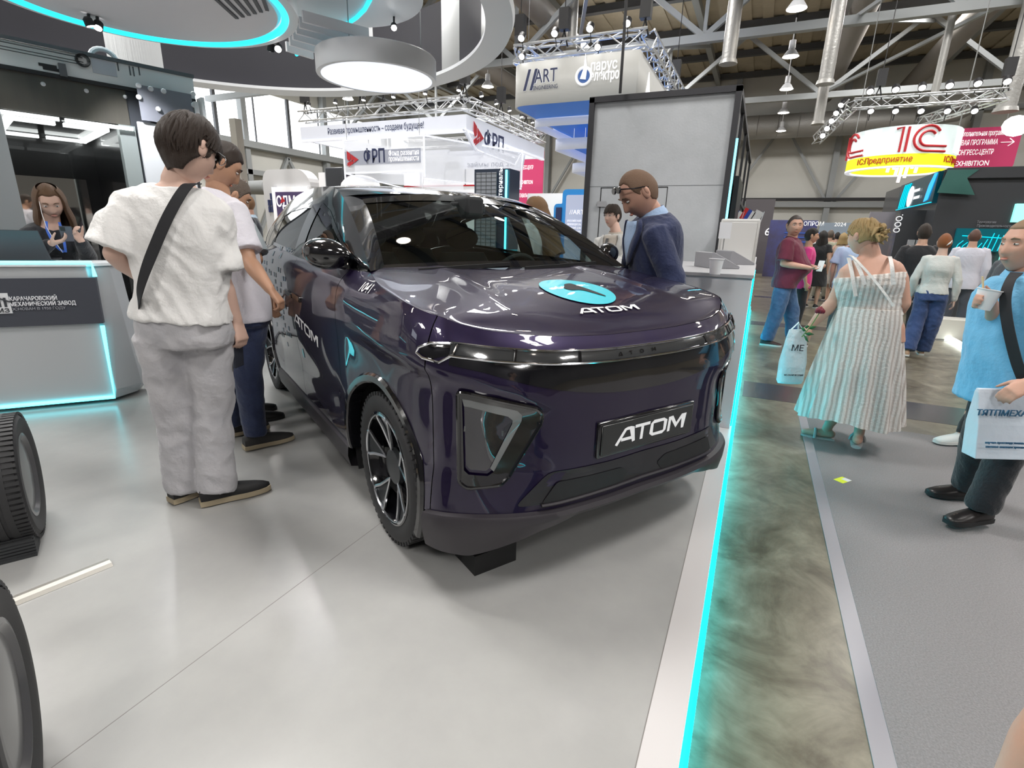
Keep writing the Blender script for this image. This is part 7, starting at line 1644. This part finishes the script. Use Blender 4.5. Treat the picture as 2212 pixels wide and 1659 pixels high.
for a, b, c_ in (((1833, 558), (1842, 600), (1848, 640)), ((1846, 557), (1860, 590), (1868, 615)), ((1922, 555), (1927, 580), (1930, 615))):
    strap(o_, [(Hp(*a, hd-.02), Vector((0, 0, 1))), (Hp(a[0]+2, a[1]+8, hd-.11), bk+Vector((0, 0, .7))), (Hp(*b, hd-.165), bk), (Hp(*c_, hd-.175), bk)], .022, m_strap, 'dress_strap')
strap(o_, [(Hp(1835, 552, hd-.02), Vector((0, 0, 1))), (Hp(1845, 558, hd-.12), bk+Vector((0, 0, .7))), (Hp(1880, 595, hd-.17), bk), (Hp(1908, 630, hd-.20), bk), (Hp(1930, 662, hd-.20), bk)], .014, m_strap, 'bag_strap')
for nm in 'LR':
    A = p.j['ankle'+nm]; f = p.toe(nm); m = MB(); m.loft([(A+f*(x-.06)-Vector((0, 0, .085)), w_, .012, Vector((f.y, -f.x, 0)), Vector((0, 0, 1))) for x, w_ in ((0, .03), (.06, .036), (.16, .044), (.22, .02))], 12)
    sn = m.build('sandal', C('sandal', (.35, .36, .36), .6), o_); MB().tube([A+f*.07+Vector((f.y, -f.x, 0))*.045*math.cos(a)+Vector((0, 0, -.08+.06*math.sin(a))) for a in [PI*i/10 for i in range(11)]], .010, 6).build('sandal_strap', C('sandal', (.35, .36, .36), .6), sn)
MB().tube([p.HM @ Vector((-.01, -.13, .045)), p.HM @ Vector((.03, -.135, .03))], .008, 6).build('hair_clip', C('clip_cream', (.7, .65, .5), .4), o_)
# bag and rose
bt = Hp(1722, 712, hd-.14); bb = Hp(1706, 828, hd-.14)
bag = empty('carrier_bag', (bb.x, bb.y, bb.z), 0, 'pale plastic carrier bag lit cyan, held at the left by the person in the sundress', 'bag')
m = MB(); u = RX; hgt = bt.z-bb.z; R = []
for t, w_, d_ in ((0, .085, .02), (.06, .095, .05), (.4, .095, .055), (.8, .075, .03), (1, .055, .01)):
    c = bb.lerp(bt, t); R.append([c+Vector((u.x, u.y, 0))*w_*math.cos(a)*(1+.05*math.sin(5*a+t*4))+Vector((-u.y, u.x, 0))*d_*math.sin(a) for a in [2*PI*i/28 for i in range(28)]])
m.rings(R).build('bag_body', C('bag_pale', (.62, .70, .74), .45, bump=(25, .6)), bag, smooth=60)
m = MB(); h0 = Hp(1724, 724, hd-.10)
for s_ in (-1, 1): m.tube([bt+Vector((u.x, u.y, 0))*.04*s_, bt+Vector((0, 0, .05)), h0], .006, 6)
m.build('bag_handle', C('bag_pale', (.62, .70, .74), .45), bag)
BM_ = frame_mat(Hp(1722, 758, hd-.215), Vector((u.x, u.y, 0)), Vector((0, 0, 1))); text('МЕ', 'bag_lettering', BM_, .06, m_dkp, bag, bold=.01, align='CENTER')
text('МЕХАНИЧЕСКИЙ', 'bag_lettering', frame_mat(Hp(1714, 812, hd-.215), Vector((u.x, u.y, 0)), Vector((0, 0, 1))), .016, m_dkp, bag, align='CENTER')
rs = empty('rose', Hp(1735, 715, hd-.2), 0, 'dark red rose with green leaves sticking out of the pale carrier bag', 'rose')
a, b = Hp(1732, 728, hd-.17), Hp(1770, 676, hd-.17)
MB().tube([a, a.lerp(b, .5)+Vector((.006, 0, 0)), b], .0035, 6).build('stem', C('stem_green', (.12, .26, .06), .6), rs)
m = MB()
for i in range(14):
    an = i*2.4; r = .006+.0016*i; t = Vector((math.cos(an), math.sin(an), 0)); c = b+Vector((0, 0, .022))+t*r*.8; m.ball((c.x, c.y, c.z-.0008*i), (.013, .013, .024-.0006*i), 8, 6)
m.build('bloom', C('rose_red', (.16, .004, .018), .5), rs, smooth=70)
for k, (t, dx, dz) in enumerate(((.35, .05, .02), (.25, -.035, .02), (.1, .04, -.05), (.45, -.03, -.01), (.15, .06, .0))):
    c = a.lerp(b, t); e = c+Vector((dx, 0, dz)); mid = c.lerp(e, .5); MB().add([c, mid+Vector((0, -.006, .014)), e, mid+Vector((0, .006, -.014))], [(0, 1, 2, 3)]).build('leaf', C('leaf_green', (.04, .16, .05), .5), rs, solid=.002)

# ---- 11: man in the light blue polo at the right edge
hd = 3.50
p = Person('person in light blue polo with black strap holding a paper cup, right edge', (1.24, 3.30), -.1, 222, hip=215, chest=222, head=208, H=1.66, w=1.0, belly=.05, skin_='red', vox=.0065, fat=.25,
    J=dict(pelvis=Hp(2185, 820, hd), chest=Hp(2195, 700, hd), neck=Hp(2212, 592, hd), head=Hp(2212, 532, hd-.02), shR=Hp(2152, 628, hd+.05), shL=Hp(2290, 640, hd-.10), elR=Hp(2150, 730, hd+.02), wrR=Hp(2143, 655, hd-.17), elL=Hp(2290, 770, hd-.2), wrL=Hp(2225, 825, hd-.32),
           hipR=Hp(2150, 850, hd+.05), hipL=Hp(2215, 860, hd-.06), kneeR=Hp(2110, 960, hd+.2), kneeL=Hp(2175, 975, hd-.05), ankleR=Hp(2092, 1035, hd+.28), ankleL=Hp(2122, 1085, hd-.06)), hw=1.05)
p.j['ankleR'].z = 0; p.j['ankleL'].z = .02; p.j['toeR'] = ang(195); p.j['toeL'] = ang(215)
p.hair(dict(front=.074, vol=1.05, rough=.006, seed=12), C('hair_sandy', (.22, .14, .08), .6))
p.handspec['R'] = dict(d=Vector((-RX.x, -RX.y, .10)), n=Vector((RX.y, -RX.x, 0)), t=Vector((0, 0, 1)), curl=.80, thumb=.2)
p.handspec['L'] = dict(d=Hp(2185, 848, hd-.36)-Hp(2225, 825, hd-.32), n=Vector((-.3, .5, -1)), t=Vector((-.5, -.8, .3)), curl=.55)
p.body(); m_sky = cloth('light_blue', (.145, .42, .66), c2=(.17, .46, .70)); p.top('polo_shirt', m_sky, sleeve=.95, t0=-.24, ease=.032, sl=(.072, .088), amp=.011, seed=13, collar=m_sky, flare=.03)
p.trousers(cloth('black_trousers2', (.012, .012, .016)), r=(.096, .080, .075), amp=.009); p.shoes(C('shoe_black_gloss', (.015, .012, .012), .35), m_shoeb, .28); o_ = p.shut()
f = p.fc
strap(o_, [(Hp(2196, 590, hd-.12), Vector((0, 0, 1))), (Hp(2180, 612, hd-.20), f), (Hp(2172, 650, hd-.235), f), (Hp(2178, 705, hd-.265), f), (Hp(2196, 780, hd-.27), f), (Hp(2215, 830, hd-.26), f)], .045, C('black_webbing', (.015, .015, .018), .8), 'bag_strap')
q = Hp(2124, 652, hd-.225); cup((q.x, q.y, q.z-.035), 'white paper cup with a wooden stick in the hand of the person in light blue', .095, .046, rot=(0, .14, 0))
MB().bar(Vector((q.x-.005, q.y, q.z+.03)), Vector((q.x-.03, q.y-.005, q.z+.115)), .012, .003).build('stir_stick', C('wood_stick', (.75, .55, .3), .6), bpy.data.objects[[o.name for o in bpy.data.objects if o.name.startswith('paper_cup')][-1]])
# his white bag
u = (Vector((RX.x, RX.y, 0))).normalized(); hb = hd-.36; A_, B_ = Hp(2103, 838, hb), Hp(2091, 984, hb); D_ = Vector((-u.y, u.x, 0))
bag = empty('carrier_bag', B_, 0, 'white paper carrier bag with lettering held by the person in light blue', 'bag')
m = MB(); R = []
for t, w0, w1, dd in ((0, 0, .285, .04), (.5, .005, .285, .035), (.95, .015, .285, .012), (1, .02, .285, .008)):
    c = B_.lerp(A_, t); R.append([c+u*w0-D_*dd, c+u*w1-D_*dd, c+u*w1+D_*dd, c+u*w0+D_*dd])
m.rings(R).build('bag_body', C('bag_white2', (.60, .66, .74), .45, bump=(8, .5)), bag, smooth=0, bevel=.004)
text('ТЯТПМЕХА', 'bag_lettering', frame_mat(Hp(2108, 897, hb-.042), u, Vector((0, 0, 1))), .040, C('ink_blue', (.03, .12, .22), .5), bag, width=.235, bold=.008)
for k in range(2): text('научно-производственный' if k == 0 else 'тяжелое машиностроение', 'bag_lettering', frame_mat(Hp(2128, 958+k*9, hb-.042), u, Vector((0, 0, 1))), .016, C('ink_blue', (.03, .12, .22), .5), bag, width=.19)
# ---- 12: hidden walker behind him
p = Person('person in white sneakers almost hidden behind the one in light blue', (1.66, 4.72), -.1, 205, H=1.62, vox=.012, skin_='mid', J=dict(ankleR=Hp(2075, 952, 4.87), kneeR=Hp(2110, 880, 4.95)))
p.j['ankleR'].z = .0; p.hair(dict(front=.06, vol=1.08), m_hair_d); p.body(); p.top('dark_top', cloth('dark_grey', (.05, .05, .06)), sleeve=.9); p.trousers(cloth('black_trousers', (.012, .012, .014)), r=(.09, .06, .05)); p.shoes(C('shoe_white', (.55, .6, .6), .5), m_sole_w); p.shut()
# ---- 13: red haired woman in white sweater
hd = 8.62
p = Person('red-haired person in white long-sleeved top and wide blue jeans, seen from behind', (2.10, 8.36), -.1, 82, H=1.56, female=True, w=1.04, skin_='pale', vox=.009, J=dict(elR=(.25, -.02, 1.12), wrR=(.27, .03, .84), elL=(-.24, -.02, 1.12), wrL=(-.22, .08, .88), ankleL=(-.14, -.16, .10), kneeL=(-.10, -.02, .50), ankleR=(.06, .14, .09)))
p.hair(dict(front=.06, vol=1.12, nape=-.06, rough=.006, seed=14), m_hair_r); p.body(); p.top('sweater', cloth('off_white', (.55, .56, .54)), sleeve=1, long_=True, sl=(.060, .054), t0=-.02, ease=.02, amp=.009, seed=14)
p.trousers(cloth('dark_denim', (.02, .045, .13), c2=(.03, .06, .17)), r=(.105, .095, .105), amp=.010, t1=.08); p.shoes(C('shoe_tan', (.35, .22, .14), .6), m_sole_w, .26); o_ = p.shut()
m = MB(); m.X = p.HM; m.tube([(.02, -.10, -.03), (.05, -.105, .0), (.07, -.09, .04)], [.006, .012, .004], 6); m.build('hair_clip', C('clip_white', (.75, .75, .72), .4), o_)
# ---- 14..: the crowd
def walker(lab, px, hd, face, H, hairst, hairm, topm, top_kw, bottom, sk='mid', female=False, shoes=m_shoeb, w=1., z0=-.1, dress=None, vox=.012):
    b = Hp(px, 700, hd); p = Person(lab, (b.x, b.y), z0, face, H=H, female=female, w=w, skin_=sk, vox=vox)
    p.hair(hairst, hairm); p.body()
    if dress:
        p.top('dress_bodice', dress, t0=-.1, **top_kw); m = MB(); P0 = p.j['pelvis']; m.loft([(P0+Vector((0, 0, .08)), .16*w, .12*w), (P0-Vector((0, 0, .1)), .20*w, .15*w), (P0-Vector((0, 0, .40)), .24*w, .19*w)], 26); p.garment('dress_skirt', m, dress, .008)
    else: p.top('shirt', topm, **top_kw); p.trousers(bottom)
    p.shoes(shoes, m_sole_w, .25 if female else .28); return p.shut()
ck = lambda n, c: cloth(n, c)
walker('dark-haired person in pink and blue top beside the one in the burgundy polo', 1716, 9.3, 0, 1.62, dict(front=.05, vol=1.1), m_hair_d, ck('pink', (.65, .04, .22)), dict(sleeve=.6), ck('black_trousers', (.012, .012, .014)), sk='tan')
walker('dark-haired person in black with a brown bag, in the aisle behind the burgundy polo', 1742, 13.4, 70, 1.66, dict(front=.06, vol=1.1, long=.30), m_hair_d, None, dict(sleeve=.5), None, female=True, dress=ck('black_dress', (.012, .012, .014)), w=1.05)
walker('person in olive shirt and trousers far down the aisle', 1757, 15.5, 80, 1.72, dict(front=.06, vol=1.06), m_hair_g, ck('olive', (.33, .33, .24)), dict(sleeve=.9), ck('khaki', (.28, .26, .20)))
walker('person in blue shirt far down the aisle left of the beige dress', 1772, 17.5, 90, 1.70, dict(front=.06, vol=1.06), m_hair_d, ck('mid_blue', (.18, .32, .62)), dict(sleeve=.9), ck('black_trousers', (.012, .012, .014)))
walker('blonde person in beige sleeveless dress far down the aisle', 1785, 14.6, 85, 1.64, dict(front=.06, vol=1.1, long=.14), m_hair_bl, None, dict(sleeve=.0), None, female=True, dress=ck('beige_dress', (.42, .36, .31)))
walker('person in pale blue shirt walking ahead of the blonde one in the sundress', 1814, 9.6, 80, 1.64, dict(front=.06, vol=1.06), m_hair_d, ck('pale_blue', (.42, .52, .72)), dict(sleeve=.8, ease=.03), ck('grey_trousers', (.12, .12, .13)), w=1.12)
walker('dark-haired person in black T-shirt, right of the blonde person in the sundress', 1950, 9.5, 88, 1.70, dict(front=.04, vol=1.16, rough=.012), m_hair_b, ck('black_tee', (.012, .012, .015)), dict(sleeve=.8, ease=.03), ck('black_trousers', (.012, .012, .014)), w=1.05, vox=.009)
walker('person in white shirt and dark trousers behind the red-haired one', 2055, 11.2, 75, 1.68, dict(front=.06, vol=1.06), C('hair_chestnut', (.10, .045, .03), .6), ck('white_shirt', (.60, .60, .68)), dict(sleeve=1, ease=.03, long_=True, sl=(.066, .064)), ck('charcoal', (.05, .055, .07)), w=1.05, vox=.009)
for k, (px, hd_, c_) in enumerate(((1730, 21, (.5, .5, .5)), (1764, 23, (.35, .2, .2)), (1797, 20, (.2, .25, .4)), (1722, 26, (.6, .55, .5)))):
    walker(['person in grey top far down the aisle, left of the olive shirt', 'person in dull red top farthest down the aisle', 'person in slate blue top far down the aisle, right of the beige dress', 'person in cream top farthest left down the aisle'][k], px, hd_, 90+k*40, 1.7, dict(front=.06, vol=1.08), (m_hair_d, m_hair_b)[k % 2], ck('crowd%d' % k, c_), dict(sleeve=.9), ck('black_trousers', (.012, .012, .014)), vox=.016)
# two people waiting behind the lift doorway's line of sight (seen reflected in its mirror are others)
# elbow of someone passing at the right, close to the camera
E_ = at(2258, 1540, z=.86); lf = ang(160)
b = E_-lf*.215
p = Person('passer-by whose bare elbow shows at the lower right corner of the view', (b.x, b.y), -.1, 70, H=1.50, skin_='mid', vox=.009, J=dict(elL=E_+RX*.035))
p.hair(dict(front=.06, vol=1.10, seed=3), m_hair_d); p.body(); p.top('grey_tee', ck('grey_tee', (.2, .2, .22)), sleeve=.5, t0=-.2); p.trousers(ck('black_trousers', (.012, .012, .014))); p.shoes(m_shoeb, m_shoeb); p.shut()
